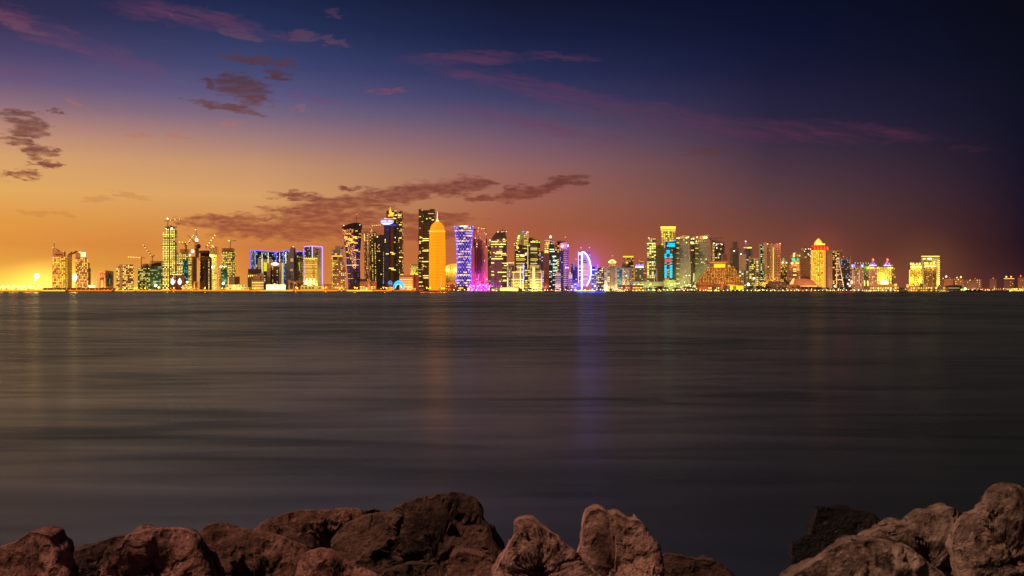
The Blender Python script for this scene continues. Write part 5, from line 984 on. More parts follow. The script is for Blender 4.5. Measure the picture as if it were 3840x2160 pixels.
b.mast(2120.5, 909, 889, .6, dd=10, tip=(1, .2, .12), tipr=1.8); b.flood(2116, 922, -16, 7e3, (1, .35, .6)); b.flood(2126, 1072, -16, 1.5e4, (.5, .2, 1)); b.flood(2118, 1000, -22, 1.2e4, (.7, .25, 1)); b.ball('cross_lamp', 2122, 1004, 2, lamp((1, .8, .9), 3), -5); b.ball('cross_lamp', 2130, 1004, 2, lamp((1, .8, .9), 3), -5)
pk2 = fac((.66, .5, .45), (.08, .04, .05), (1, .8, .4), None, 60, 4.8, .99, .5, .25, 0, 1, 1.3, (1, .65, .45), .10); pk3 = fac((.6, .42, .55), (.06, .03, .10), (1, .8, 1), None, 60, 4.4, .99, .5, .3, 0, 1, 1.1, (.7, .3, 1), .12)
b = B('striped_block', 'low cream striped block left of the foot of the violet striped tower', 'building', 2092, 3000)
b.box('wall', 2082, 2103, 1025, pk2, d1=18); b.box('roof_block', 2085, 2100, 1021, mat((.5, .35, .3)), 1025, 2, 14); b.flood(2092, 1082, -12, 1.2e4, (1, .7, .4)); b.ball('beacon', 2088, 1021, 1.2, lamp((1, .3, .2), 3))
b = B('striped_block', 'low violet striped block right of the foot of the violet striped tower', 'building', 2138, 3000)
b.box('wall', 2132, 2146, 1026, pk3, d1=18); b.flood(2138, 1078, -14, 9e3, (.5, .2, 1)); b.ball('beacon', 2138, 1023, 1.5, lamp((1, .4, .7), 3))
b = B('blue_block', 'deep blue violet block with a thin mast left of the arc tower', 'building', 2154, 3110)
b.box('wall', 2141, 2157, 990, fac((.06, .05, .2), (.03, .03, .12), (.6, .6, 1), (.2, .3, 1), 5.5, 4.6, .5, .45, .35, 0, 4, 1.4, (.12, .06, .6), .12), d1=22); b.box('right_wing', 2157, 2168, 1000, fac((.12, .07, .3), (.05, .03, .15), (.6, .6, 1), None, 5.5, 4.6, .5, .45, .2, 0, 4, 1.4, (.2, .07, .7), .14), d0=2, d1=20); b.mast(2160.5, 1000, 972, .9, lamp((.45, .1, .5), .5), tip=(1, .1, .03), tipr=2.2); b.flood(2155, 1060, -16, 1.2e4, (.3, .12, 1))
b = B('low_block', 'low violet lit terraces below the deep blue block', 'building', 2155, 2960)
b.box('wall', 2140, 2170, 1062, fac((.5, .4, .5), (.1, .08, .12), (1, .9, .7), (1, .75, .5), 8, 4.5, .7, .5, .6, 0, 4, 1.5), d1=12)
# -- arc tower
b = B('arc_tower', 'quarter disc shaped tower outlined by a blazing blue white arc, centre right of the skyline', 'tower', 2193, 3030)
b.outline('sail_floors', [(2185, 965), (2190, 962), (2197, 970), (2203, 985), (2207, 1003), (2208, 1025), (2204, 1050), (2196, 1073), (2185, 1073)], 4, 22, fac((.45, .2, .3), (.05, .02, .06), (1, .5, .4), (1, .6, 1), 60, 5.4, .99, .5, .7, 0, 1, 1.0, (.8, .35, 1), .45))
b.outline('sail_skin', [(2185, 945), (2193, 948), (2203, 960), (2210, 978), (2214, 1000), (2214.5, 1025), (2210, 1050), (2202, 1073), (2197, 1073), (2205, 1050), (2208, 1025), (2207, 1003), (2203, 985), (2197, 970), (2190, 962), (2185, 964)], 3, 18, lamp((.42, .34, .85), .62))
arc = [(2185, 944), (2190, 945.5), (2197, 951), (2203.5, 959), (2209, 970), (2213, 984), (2215.5, 1000), (2216.3, 1018), (2214.5, 1036), (2210.5, 1052), (2205, 1064), (2200, 1073)]
b.edge('white_arc', arc, lamp((.75, .85, 1), 4.0), 1.5, 0); b.edge('blue_arc', [(p + 2.3, q - .8) for p, q in arc], lamp((.03, .08, 1), 2.6), 2.2, 1)
b.box('front_slab', 2169, 2179, 944, fac((.20, .12, .25), (.05, .03, .09), (1, .85, 1), (.7, .7, 1), 8, 4.6, .6, .5, .4, 0, 4, 1.6, (.5, .15, .9), .10), d0=0, d1=22); b.box('bright_fin', 2179, 2185, 944, lamp((1, .88, .95), 1.7), None, -3, 20); b.box('thin_fin', 2168, 2170, 944, lamp((1, .75, .95), 1.5), None, -2, 2); b.ball('round_sign', 2174.5, 950.5, 3.2, lamp((1, .8, .6), 3.5), -1)
b.mast(2179.5, 944, 929, .5, tip=(1, .25, .15), tipr=1.8, dd=8); b.mast(2210.6, 962, 928, .6, lamp((.2, .1, .9), .8), tip=(1, .25, .15), tipr=1.8, dd=8); b.box('mast_bracket', 2206, 2214, 947, mat((.1, .08, .35)), 949, 4, 10); b.ball('blue_lamp', 2212, 956, 1.6, lamp((.2, .4, 1), 3))
b.flood(2190, 1000, -14, 7e3, (.65, .2, 1)); b.flood(2190, 1066, -14, 6e3, (.7, .35, 1)); b.flood(2212, 1030, -40, 3.0e4, (.08, .12, 1), 5); [b.flood(p, 1083, -195, 5.0e5, (.04, .06, 1), 12) for p in (2165, 2200, 2235)]  # far-out blue lamps are added for a blue streak on the water
b = B('striped_block', 'blue shadowed striped low block just right of the glowing arc', 'building', 2230, 3060)
b.box('wall', 2218, 2240, 1008, fac((.45, .35, .5), (.06, .05, .15), (.9, .9, 1), (1, .8, .6), 9, 4.8, .9, .5, .4, 0, 4, 1.5, (.15, .15, 1), .10), d1=20); b.box('upper_wall', 2218, 2232, 1000, mat((.1, .08, .3)), 1008, 2, 18); b.bars('blue_stalk', [((2240.5, 1012, 0), (2240.5, 995, 0))], 1.3, lamp((.1, .2, .9), 1.6)); b.ball('beacon', 2242, 992, 1.3, lamp((1, .1, .1), 3.5)); b.box('lower_wall', 2226, 2237, 1030, pk2, None, -3, 0)
b = B('striped_block', 'dark block speckled with amber windows right of the small blue stalk', 'building', 2256, 3050)
b.box('wall', 2241, 2268, 1002, fac((.13, .08, .06), (.03, .02, .02), (1, .7, .2), (1, .9, .6), 5, 4.6, .75, .5, .38, .1, 3, 2.0), d1=20)
b = B('yellow_block', 'yellow and white block with thick floor bands left of the domed tower', 'building', 2277, 3030)
b.box('left_wall', 2266, 2276, 1002, fac((.62, .52, .25), (.14, .1, .04), (1, .85, .3), None, 30, 5.2, .98, .5, .5, 0, 1, 1.3, (1, .75, .2), .1), d1=18); b.box('right_wall', 2276, 2287, 1007, fac((.62, .52, .25), (.14, .1, .04), (1, .85, .3), None, 30, 5.2, .98, .5, .5, 0, 1, 1.3, (1, .75, .2), .1), d0=2, d1=20); b.box('fin', 2275, 2278, 1000, mat((.7, .6, .35)), None, -2, 2)
b.flood(2272, 1080, -14, 1.5e4, (1, .8, .3)); b.flood(2284, 1080, -14, 1.2e4, (1, .8, .3)); 
for p, q in ((2230, 1073), (2267, 1070), (2275, 1073)): b.ball('lamp', p, q, 3.0, lamp((1, .9, .5), 4), -8)
b = B('domed_tower', 'beige tower with a glowing low dome, antenna and two bright shoulder lamps', 'tower', 2296, 3120)
b.box('wall', 2283, 2308, 990, fac((.50, .36, .18), (.08, .05, .03), (1, .8, .3), None, 30, 4.4, .9, .45, .3, 0, 1, 1.1), d1=24); b.box('lit_ring', 2287, 2309, 980, mat((.6, .45, .2)), 991, 1, 20)
b.rev('dome', 2298, [(971, 1), (973, 6), (976, 10), (979, 11.5), (981, 11.5)], lamp((1, .72, .22), 1.0), 20, dd=12); b.ball('shoulder_lamp', 2284.5, 982.6, 3.6, lamp((1, .8, .3), 4.5), -2); b.ball('shoulder_lamp', 2307, 982.6, 3.4, lamp((1, .8, .3), 4.5), -2); b.mast(2298, 972, 959, .6, tip=(1, .2, .05), tipr=1.6, dd=12); b.flood(2296, 984, -12, 9e3, (1, .75, .25))
b = B('fluted_block', 'pale tan block with vertical flutes between the domed tower and the teal glass block', 'building', 2296, 3060)
b.box('wall', 2287, 2307, 1003, fac((.55, .42, .22), (.22, .15, .08), (1, .8, .3), None, 3.4, 300, .4, 1, 0), d1=16); b.flood(2297, 1080, -14, 1.6e4, (1, .7, .25))
b = B('teal_block', 'teal glass block between tan walls right of the domed tower', 'building', 2320, 3050)
b.box('left_fin', 2306.5, 2315, 1000, mat((.55, .45, .25)), None, 0, 16); b.box('glass_wall', 2315, 2334, 1001, fac((.10, .18, .18), (.03, .13, .15), (.2, .6, .55), None, 5.5, 5, .9, .85, .5, 0, 4, .45), None, 1, 18); b.flood(2322, 1076, -14, 1.4e4, (.7, .9, .5))
b = B('brown_drum_tower', 'tower with an orange lit flat top and a brown rounded block on its shoulder', 'tower', 2355, 3160)
b.box('upper_wall', 2337, 2375, 966, fac((.28, .14, .09), (.06, .03, .02), (1, .75, .35), None, 5, 5, .5, .5, .3, 0, 4, 1.5), d0=4, d1=26); b.box('orange_cornice', 2336, 2375.5, 960, lamp((1, .42, .04), 1.7), 964, 2, 27); b.box('gold_ledge', 2336, 2366, 975, mat((.6, .38, .16)), 983, 0, 4)
b.loft('rounded_block', [(982.5, 2335, 2360), (990, 2332, 2363), (1004, 2331, 2363)], mat((.15, .09, .07), .5), 18, .6, dd=-4); b.box('right_strip', 2370, 2382, 1006, fac((.5, .25, .08), (.15, .07, .02), (1, .6, .1), None, 4, 4.4, .5, .5, .8, 0, 4, 1.3), None, -3, 4); b.flood(2350, 985, -12, 8e3, (1, .6, .2))
b = B('yellow_block', 'yellow tan ornate block with a glazed middle below the brown rounded block', 'building', 2350, 3030)
b.box('wall', 2334, 2360, 1004, fac((.60, .48, .22), (.10, .07, .03), (1, .85, .3), None, 4.2, 4.4, .5, .5, .45, 0, 4, 1.3), d1=18); b.box('glazed_bay', 2345, 2351, 1014, fac((.25, .2, .1), (.04, .05, .05), (1, .9, .5), (.4, .8, .7), 3, 5, .7, .6, .5, 0, 4, 1.3), None, -1, 1); b.box('side_wing', 2360, 2369, 1003, mat((.42, .38, .2)), None, 2, 16)
for p in (2340, 2356): b.flood(p, 1078, -13, 1.6e4, (1, .78, .25), 2)
b.ball('lamp', 2349, 1034, 2.2, lamp((1, .9, .5), 4), -3)
b = B('shore_restaurant', 'long low brown roofed restaurant with amber windows on the shore below the teal glass block', 'building', 2365, 2850)
b.box('roof', 2316, 2411, 1069, mat((.25, .10, .05)), 1077, -2, 22); b.box('wall', 2318, 2418, 1077, fac((.30, .12, .05), (.12, .05, .02), (1, .55, .05), (1, .75, .1), 6, 7.5, .7, .5, .75, 0, 4, 2.0), None, 0, 20); b.flood(2350, 1085, -10, 5e3, (1, .45, .08)); b.flood(2390, 1085, -10, 5e3, (1, .5, .08))
b = B('crown_lit_block', 'grey block crowned by a violet white zigzag light panel', 'building', 2397, 3110)
b.box('wall', 2382.5, 2413.5, 1005, fac((.20, .17, .15), (.06, .05, .05), (1, .8, .3), (1, .95, .7), 5.4, 4.6, .6, .4, .16, 0, 4, 1.6), d1=22); b.outline('light_crown', [(2384, 1004), (2384.5, 990), (2391, 994), (2397, 989), (2403, 994), (2413, 989), (2413, 1004)], -.6, 1, lamp((.5, .3, 1), 1.0)); b.box('crown_base', 2383, 2413, 999, lamp((.9, .9, 1), 2.2), 1004, -1.6, -.7)
b = B('tan_block', 'orange tan block behind the violet crowned block', 'building', 2410, 3180)
b.box('wall', 2398, 2426, 981, fac((.52, .32, .16), (.12, .06, .03), (1, .7, .3), None, 5, 4.6, .5, .5, .25, 0, 4, 1.3), d1=22); b.box('roof_line', 2398, 2414, 980, lamp((1, .5, .1), .9), 982, -1, 4); b.box('red_sign', 2418, 2425, 1024, lamp((1, .1, .12), 2), 1027, -1.5, -.6); b.mast(2398, 981, 977, .5, tip=(1, .15, .05), tipr=1.3)
b = B('yellow_window_tower', 'green grey tower with most windows glowing lemon yellow and a stepped crown', 'tower', 2442, 3060)
yw = fac((.30, .28, .12), (.08, .08, .04), (1, .9, .15), (.9, .9, .25), 6.2, 4.6, .75, .62, .66, .3, 4, 1.9)
b.box('shaft', 2426, 2459, 913, yw, d1=28); b.box('neck', 2427, 2459, 905, mat((.22, .18, .09)), 913, 1, 26); b.box('crown', 2432, 2459, 894, fac((.2, .17, .1), (.06, .06, .03), (1, .9, .4), None, 5, 5, .6, .5, .6, 0, 4, 1.8), 905, 3, 24); b.box('side_glass', 2455, 2459.6, 960, fac((.05, .1, .2), (.02, .05, .15), (.1, .4, 1), (1, .9, .3), 3, 4.6, .8, .6, .5, 0, 4, 1.0), None, -1, 4); b.ball('beacon', 2434, 892, 2.4, lamp((1, .35, .25), 2.5), 6); b.ball('beacon', 2455, 894, 1.4, lamp((1, .3, .2), 3), 6)
b.box('dark_storey', 2428, 2454, 969, mat((.16, .13, .07)), 979, -1, 0); b.box('lit_band', 2426, 2458, 911, lamp((1, .88, .2), 1.5), 914, -1.4, -.2)
b = B('louvred_tower', 'plain brown tower of closely stacked floor louvres', 'tower', 2476, 3090)
b.box('wall', 2459.7, 2492, 921, fac((.36, .22, .15), (.07, .045, .04), (1, .7, .3), None, 60, 4.6, .99, .55, 0), d1=28); b.box('roof_block', 2468, 2488, 919, mat((.2, .12, .09)), 922, 4, 20)
b = B('gold_top_tower', 'tallest tower right of centre, beige with a blazing golden cornice', 'tower', 2506, 3150)
gtm = fac((.55, .36, .14), (.05, .03, .02), (1, .82, .15), (1, .65, .1), 5.6, 5.6, .6, .62, .66, 0, 4, 2.0, (1, .6, .1), .10)
b.corner('shaft', 2480, 2521, 2531, (866, 866, 868), [gtm, gtm], dl=4, dr=22); b.box('cornice', 2478, 2533, 851, lamp((1, .66, .05), 1.7), 860, -5, 30); b.box('cornice_lip', 2477, 2534, 849.5, lamp((1, .75, .12), 1.9), 851.5, -7, 31); b.box('soffit', 2480, 2531, 860, mat((.35, .2, .07)), 864, -2, 26); b.box('lower_cornice', 2479, 2532, 863.5, lamp((1, .66, .1), 1.5), 866, -4, 28)
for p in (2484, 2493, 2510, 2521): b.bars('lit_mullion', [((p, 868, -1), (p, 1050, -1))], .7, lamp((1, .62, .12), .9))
# -- cyan lit tower
b = B('cyan_tower', 'dark tower decorated with glowing cyan and red panels and a curved blue roof line', 'tower', 2512, 3070)
b.box('wall', 2492, 2523, 930, fac((.14, .13, .12), (.06, .055, .05), (1, .85, .2), None, 6, 4.6, .6, .5, .10, 0, 4, 1.4), d1=24); b.box('side_wing', 2523, 2534, 930, mat((.12, .11, .08)), None, 3, 24); b.box('head', 2494, 2534, 905, mat((.03, .04, .05)), 930, 0, 24)
b.outline('curved_roof', [(2493, 904.5), (2512, 905), (2525, 903.5), (2535, 900.5), (2535, 903), (2525, 906), (2512, 907.5), (2493, 907)], -2, 20, lamp((.02, .35, .75), 1.2))
cy = lamp((.0, .58, .85), 1.35); rd = lamp((.9, .12, .05), .75)
b.box('cyan_panel', 2504, 2531.5, 911, cy, 917, -2, -.8); b.box('cyan_panel', 2501, 2531.5, 918, cy, 925.5, -2, -.8)
for y0, y1 in ((938, 944.5), (945.5, 951)): b.box('cyan_panel', 2499.5, 2511.5, y0, cy, y1, -2, -.8)
for y0, y1 in ((952, 958), (959.5, 968), (985, 988), (994, 1003), (1004.5, 1013), (1014.5, 1023), (1024.5, 1032), (1033.5, 1042)):
    for x0, x1 in ((2492, 2499.8), (2512, 2521)): b.box('cyan_panel', x0, x1, y0, cy, y1, -2, -.8)
b.box('red_panel', 2493, 2518, 970.5, rd, 983, -2, -.8); b.box('red_panel', 2493, 2509, 1043, rd, 1048, -2, -.8)
for y_ in (965, 990, 1010, 1021, 1030): b.box('lit_ledge', 2500, 2511, y_, lamp((1, .6, .3), .8), y_ + 1.4, -1.5, -.6)
b.box('podium', 2489, 2533, 1049, mat((.45, .50, .20)), None, -8, 20); b.flood(2508, 1066, -26, 1.8e4, (.85, .95, .3))
b = B('green_podium', 'long pale green lit podium behind trees left of the cyan tower', 'building', 2430, 2980)
b.box('wall', 2370, 2489, 1056, mat((.45, .42, .20)), d1=24)
for p, h_ in ((2395, 1062), (2408, 1063), (2438, 1064), (2378, 1064)): b.outline('tent_canopy', [(p - 8, h_ + 6), (p, h_), (p + 8, h_ + 6)], -6, -2, lamp((.6, .85, .15), .9))
for p in (2390, 2425, 2460): b.flood(p, 1076, -20, 1.4e4, (.75, .9, .25))
b = B('minaret', 'slender pinkish minaret in front of the louvred brown tower', 'minaret', 2463.5, 2990)
b.rev('shaft', 2463.5, [(1006, .3), (1010, 1.4), (1012, 2.2), (1022, 2), (1024, 2.8), (1026, 2), (1086, 2.4)], mat((.55, .33, .24)), 10)
# -- wide greenish twin towers
tw = fac((.33, .31, .19), (.24, .22, .13), (1, .85, .3), None, 4.4, 4.6, .45, .4, .012, 0, 4, 1.5); ledge = fac((.30, .26, .14), (.06, .05, .03), (1, .72, .15), None, 60, 14.0, .98, .16, 1, 0, 1, 1.1)
b = B('wide_tower', 'wide olive grey tower with a curved roof, left one of the twin pair', 'tower', 2561, 3080)
b.outline('wall', [(2534, 1087), (2534, 897), (2545, 896), (2578, 893), (2580, 905), (2583, 940), (2587, 980), (2588, 1087)], 0, 34, tw); b.box('ledge_strip', 2536, 2547, 904, ledge, 1050, -1.5, 0)
b.outline('curved_roof', [(2534, 893), (2545, 890), (2558, 884.5), (2575, 881), (2592, 885.5), (2592, 887), (2585, 889.5), (2580, 894), (2545, 897), (2534, 897)], -3, 30, mat((.40, .26, .16)))
b.prism('roof_peak', [(2567, 0), (2577, 0), (2577, 10), (2567, 10)], [880.5, 879, 879, 880.5], mat((.12, .06, .05)), 883); b.bars('edge_fin', [((2580, 893, -2), (2583, 940, -2)), ((2583, 940, -2), (2588, 990, -2)), ((2588, 990, -2), (2588, 1060, -2))], 1.2, mat((.6, .42, .26)))
for p, q, r_ in ((2539, 893.5, 2.4), (2546, 893, 3.2), (2574, 892, 3.2), (2581, 889, 2.6), (2574, 910, 2), (2564, 900, 1.5)): b.ball('roof_lamp', p, q, r_, lamp((1, .72, .15), 3.5), -3)
b.flood(2558, 888, -14, 7e3, (1, .65, .2)); b.flood(2558, 1076, -30, 5.0e4, (.75, .85, .25)); b.flood(2575, 1040, -60, 4e4, (.85, .8, .35))
b = B('wide_tower', 'wide olive grey tower with upswept roof corner, right one of the twin pair', 'tower', 2630, 3100)
b.box('dark_wall', 2589, 2606, 894, mat((.16, .13, .09)), None, 4, 34); b.outline('wall', [(2606, 1087), (2606, 899), (2650, 899), (2655, 915), (2659, 950), (2661, 1000), (2661, 1087)], 0, 34, tw); b.box('ledge_strip', 2606, 2619, 904, ledge, 1000, -1.5, 0); b.box('lit_storey', 2617, 2650, 902.5, fac((.3, .25, .12), (.1, .08, .04), (1, .8, .3), None, 5, 8, .6, .6, .9, 0, 4, 1.8), 907, -1, 0)
b.outline('curved_roof', [(2589, 890), (2600, 887), (2618, 886), (2632, 885), (2650, 881), (2661, 880), (2662, 882), (2652, 886), (2650, 899), (2606, 899), (2589, 896)], -3, 30, mat((.42, .27, .15)))
b.bars('edge_fin', [((2652, 886, -2), (2657, 920, -2)), ((2657, 920, -2), (2663, 960, -2)), ((2663, 960, -2), (2664, 1070, -2)), ((2656, 884, -2), (2662, 920, -2)), ((2662, 920, -2), (2668, 960, -2))], .8, mat((.6, .38, .24)))
for p, q, r_ in ((2592, 896.5, 2), (2600, 895, 3.2), (2613, 890, 2.6), (2639, 891.5, 3.6), (2648, 891, 4.0), (2592, 909, 1.5), (2597, 912, 2), (2611, 905, 2.2), (2598, 938.5, 1.8), (2592, 938.5, 1.3), (2628, 972, 1.2), (2630, 984, 1.2), (2636, 983, 1.2), (2647, 972, 1.5), (2592, 985, 1.1), (2641, 988, 1)): b.ball('roof_lamp', p, q, r_, lamp((1, .8, .3), 3.5), -3)
b.bars('lit_rooms', [((2590, 913, 2), (2604, 913, 2)), ((2589, 908, 2), (2601, 908, 2))], 1.4, lamp((1, .9, .3), 1.8)); b.flood(2635, 890, -14, 8e3, (1, .65, .2)); b.flood(2630, 1076, -30, 5.0e4, (.75, .85, .25)); b.flood(2620, 1040, -60, 4e4, (.85, .8, .35))
b = B('flag_court', 'row of thin flag poles and lamps in front of the wide twin towers', 'flagpoles', 2575, 2960)
b.bars('pole', [((2535 + k * 4.9, 1086, 0), (2535 + k * 4.9, 1058 - (k * 3) % 4, 0)) for k in range(16)], .35, mat((.6, .6, .4)))
for k in range(16): b.ball('lamp', 2536 + k * 5 + random.uniform(-2, 2), 1058 + random.uniform(-1, 22), random.uniform(.8, 1.8), lamp((.95, .95, .5), 3), -2)
b.bars('light_mast', [((2601.5, 1056, 0), (2602.5, 1025, 0))], 1.6, lamp((.8, .85, .4), 1.0)); b.ball('lamp', 2574, 1033, 1.8, lamp((1, 1, .7), 3.5), 0); b.ball('lamp', 2585, 1033, 1.8, lamp((1, 1, .7), 3.5), 0)
b = B('building_site', 'hazy dark unfinished block with a sloping roof and bright bulbs right of the thin crane', 'building site', 2693, 3250)
b.prism('frame', [(2671, 2), (2716, 0), (2716, 26), (2671, 26)], [902, 914, 914, 902], fac((.10, .06, .05), (.04, .025, .025), (1, .85, .4), None, 7, 5, .6, .5, .16, 0, 4, 1.4)); b.box('lit_bay', 2671.5, 2680, 912, fac((.3, .2, .1), (.1, .07, .04), (1, .85, .3), None, 4.5, 4.8, .5, .5, .85, 0, 4, 2.0), 990, -1, 0); b.bars('roof_frame', [((2671, 902, 0), (2685, 900, 0)), ((2685, 900, 0), (2716, 912, 0)), ((2671, 899, 0), (2671, 906, 0))], 1.0, mat((.15, .08, .06)))
for p, q in ((2677, 912), (2687, 917), (2707, 917), (2688, 930), (2699, 953)): b.ball('work_lamp', p, q, 1.7, lamp(WHT, 4), -2)
b.bars('balcony', [((2716, y_, 2), (2720, y_, 2)) for y_ in range(914, 960, 5)], .8, mat((.2, .11, .08)))
b = B('fin_block', 'pale pinkish block with slanted fins behind the pyramid hotel', 'building', 2715, 3200)
b.box('wall', 2704, 2724, 954, mat((.42, .26, .20)), d1=20); b.prism('slanted_fin', [(2712, -2), (2727, -2), (2727, 6), (2712, 6)], [958, 953, 953, 958], mat((.32, .18, .14)))
b = B('building_site', 'hazy unfinished tower cased in scaffolding behind the dark green slab', 'building site', 2757, 3300)
b.box('core', 2749, 2765, 907, fac((.32, .19, .14), (.12, .07, .06), (1, .8, .4), None, 6, 5, .8, .5, .04, 0, 4, 1.2), d1=18); b.box('base', 2741, 2775, 965, fac((.30, .18, .14), (.14, .09, .07), (1, .8, .4), None, 6, 5, .8, .5, .04, 0, 4, 1.2), d0=2, d1=24); scaffold(b, 2747, 2768, 906, 968, 4, 9, mat((.28, .15, .11))); scaffold(b, 2738, 2776, 930, 1000, 6, 12, mat((.28, .15, .11)), 0, 22); b.ball('work_lamp', 2753, 941, 2.2, lamp(WHT, 3.5), -2); b.ball('work_lamp', 2746, 958, 1.8, lamp(WHT, 3), -2)
b.bars('bulb_string', [((2746, y_, -2), (2746, y_ + 1.6, -2)) for y_ in range(974, 1000, 4)], .8, lamp(WARM, 3))
b = B('dark_slab', 'dark green grey slab with a tapering right edge left of the blank beige slab', 'building', 2760, 3180)
b.outline('wall', [(2749, 1087), (2749, 946), (2772, 947), (2778, 951), (2779, 1087)], 0, 24, mat((.13, .12, .07), .5)); b.ball('beacon', 2778, 953, 2.6, lamp((1, .95, .7), 4), -2)
b = B('blank_slab', 'blank orange beige slab without windows', 'building', 2784, 3120)
b.box('wall', 2770.7, 2798, 954, mat((.62, .40, .22)), 1013, 0, 22); b.box('lower_wall', 2771, 2808, 1013, fac((.40, .36, .22), (.12, .13, .09), (1, .9, .35), (.8, .9, .6), 6.6, 5.2, .7, .6, .35, 0, 4, 1.3), d1=22); b.bars('beam', [((x_, 1086, -1), (x_, 1012, -1)) for x_ in (2789, 2803)], .9, mat((.55, .42, .26)))
b = B('ringed_tower', 'grey blue tower with a domed top, glowing yellow ring and twin beacons on its mast', 'tower', 2806, 3180)
b.box('wall', 2788, 2822.5, 935, fac((.30, .22, .17), (.06, .06, .09), (1, .85, .3), None, 60, 4.6, .96, .5, .10, .05, 1, 1.3), d1=24); b.box('glass_core', 2799, 2810, 932, fac((.10, .10, .14), (.05, .055, .09), (1, .9, .4), None, 7, 4.6, .8, .5, .2, 0, 4, 1.5), None, -2, 2)
b.rev('dome', 2811, [(913, 2), (917, 7), (922, 9.5), (928, 10), (935, 10.5)], mat((.30, .18, .15)), 18, dd=12); b.rev('lit_ring', 2811, [(926, 10), (927, 11.4), (930, 11.4), (931, 10)], lamp((1, .75, .1), 1.6), 18, dd=12); b.box('left_lamp_row', 2789, 2796, 927, lamp((1, .72, .12), 1.4), 930, 0, 3); b.box('mast_shaft', 2796, 2799.5, 914, mat((.45, .28, .2)), 940, 0, 6); b.mast(2797.6, 914, 905, .5, tip=(1, .9, .85), tipr=2.0); b.ball('red_beacon', 2797.6, 913.5, 1.5, lamp((1, .1, .05), 3.5), 4)
b = B('framed_glass_block', 'yellow beige framed block with a scattering of lemon windows in grey glass', 'building', 2828, 3050)
b.box('frame', 2808, 2847, 967, mat((.62, .48, .24)), None, 0, 24); b.box('tower_stub', 2808, 2815, 961, mat((.62, .48, .24)), 967, 1, 20); b.box('glass_wall', 2810, 2831, 972, fac((.16, .14, .10), (.05, .05, .04), (1, .88, .2), (1, .95, .5), 6, 5, .85, .42, .42, .1, 3, 1.8), None, -1.2, -.1); b.box('right_glass', 2836, 2846, 975, fac((.18, .14, .09), (.05, .04, .03), (1, .8, .2), (1, .95, .5), 6, 5.2, .8, .5, .5, 0, 4, 1.7), None, -1.2, -.1); b.flood(2834, 1078, -16, 1.6e4, (1, .75, .2)); b.ball('lamp', 2826.5, 1044, 3, lamp((1, .95, .75), 4), -4)
b = B('residential_tower', 'broad beige residential tower with a teal lit glass slot and an orange right wing', 'tower', 2888, 3080)
rw = fac((.58, .40, .22), (.14, .08, .04), (1, .75, .2), None, 3.6, 4.6, .55, .45, .03, 0, 4, 1.3)
b.box('left_pier', 2846.5, 2852, 914, mat((.60, .48, .26)), None, -1, 24); b.box('glass_slot', 2852, 2863, 919, fac((.03, .05, .04), (.015, .03, .028), (.1, .75, .55), (.9, .9, .2), 5, 5.2, .85, .5, .55, 0, 4, 1.5), None, 2, 22); b.box('main_pier', 2863, 2877, 909, mat((.62, .44, .24)), None, -2, 26); b.box('central_wall', 2877, 2907, 912.5, rw, None, 0, 26); b.box('right_wing', 2907, 2928, 913, fac((.62, .33, .17), (.12, .05, .03), (1, .6, .2), None, 6.5, 5.0, .62, .42, .03, 0, 4, 1.3), None, -1, 26)
b.bars('lamp_column', [((2900, y_, -2), (2900, y_ + 2, -2)) for y_ in range(929, 1048, 4)], 1.2, lamp((1, .68, .1), 1.7)); b.box('window_column', 2878, 2884, 929, fac((.4, .26, .14), (.1, .06, .03), (1, .7, .2), None, 4.6, 4.4, .6, .5, .06), 1046, -1.2, -.2); b.ball('beacon', 2878, 915, 1.8, lamp(WARM, 4), -2); b.ball('beacon', 2925, 913.5, 1.8, lamp(WARM, 4), -2); b.box('roof_line', 2884, 2927, 912, mat((.12, .1, .16)), 913.2, -1, 24)
b.box('podium', 2830, 2878, 1056, mat((.55, .42, .2)), None, -8, 10); b.flood(2920, 920, -18, 9e3, (1, .3, .12)); b.flood(2870, 1066, -26, 2.6e4, (1, .65, .2)); b.flood(2900, 1064, -24, 2.2e4, (1, .6, .2))
b = B('long_podium', 'long low brown podium right of the broad residential tower', 'building', 2920, 3000)
b.box('wall', 2878, 2948, 1056, mat((.28, .15, .11)), d1=20); b.box('dark_end', 2948, 2959, 1056, mat((.06, .035, .03)), None, 1, 18); b.box('lower_terrace', 2870, 2987, 1065, fac((.34, .18, .12), (.1, .05, .03), (1, .8, .6), None, 9, 6, .35, .3, .4, 0, 4, 1.5), None, -12, 0)
b = B('green_dome_block', 'beige block with a small green domed cap hiding behind the broad residential tower', 'building', 2942, 3130)
b.box('wall', 2927, 2951, 984, fac((.52, .33, .17), (.10, .05, .02), (1, .8, .15), None, 4.6, 4.6, .5, .5, .42, 0, 4, 1.7), d1=20); b.box('upper_wall', 2927, 2947, 977, mat((.52, .34, .18)), 984, 2, 16); b.rev('green_cap', 2941, [(967.5, .5), (969, 2.6), (973, 3.2), (977, 3)], lamp((.02, .55, .35), .9), 14, dd=8); b.ball('lamp', 2935, 984, 3, lamp((1, .75, .2), 3.5), -2); b.ball('lamp', 2949, 985, 2.4, lamp((1, .8, .4), 3.5), -2); b.flood(2938, 990, -12, 6e3, (1, .65, .2))
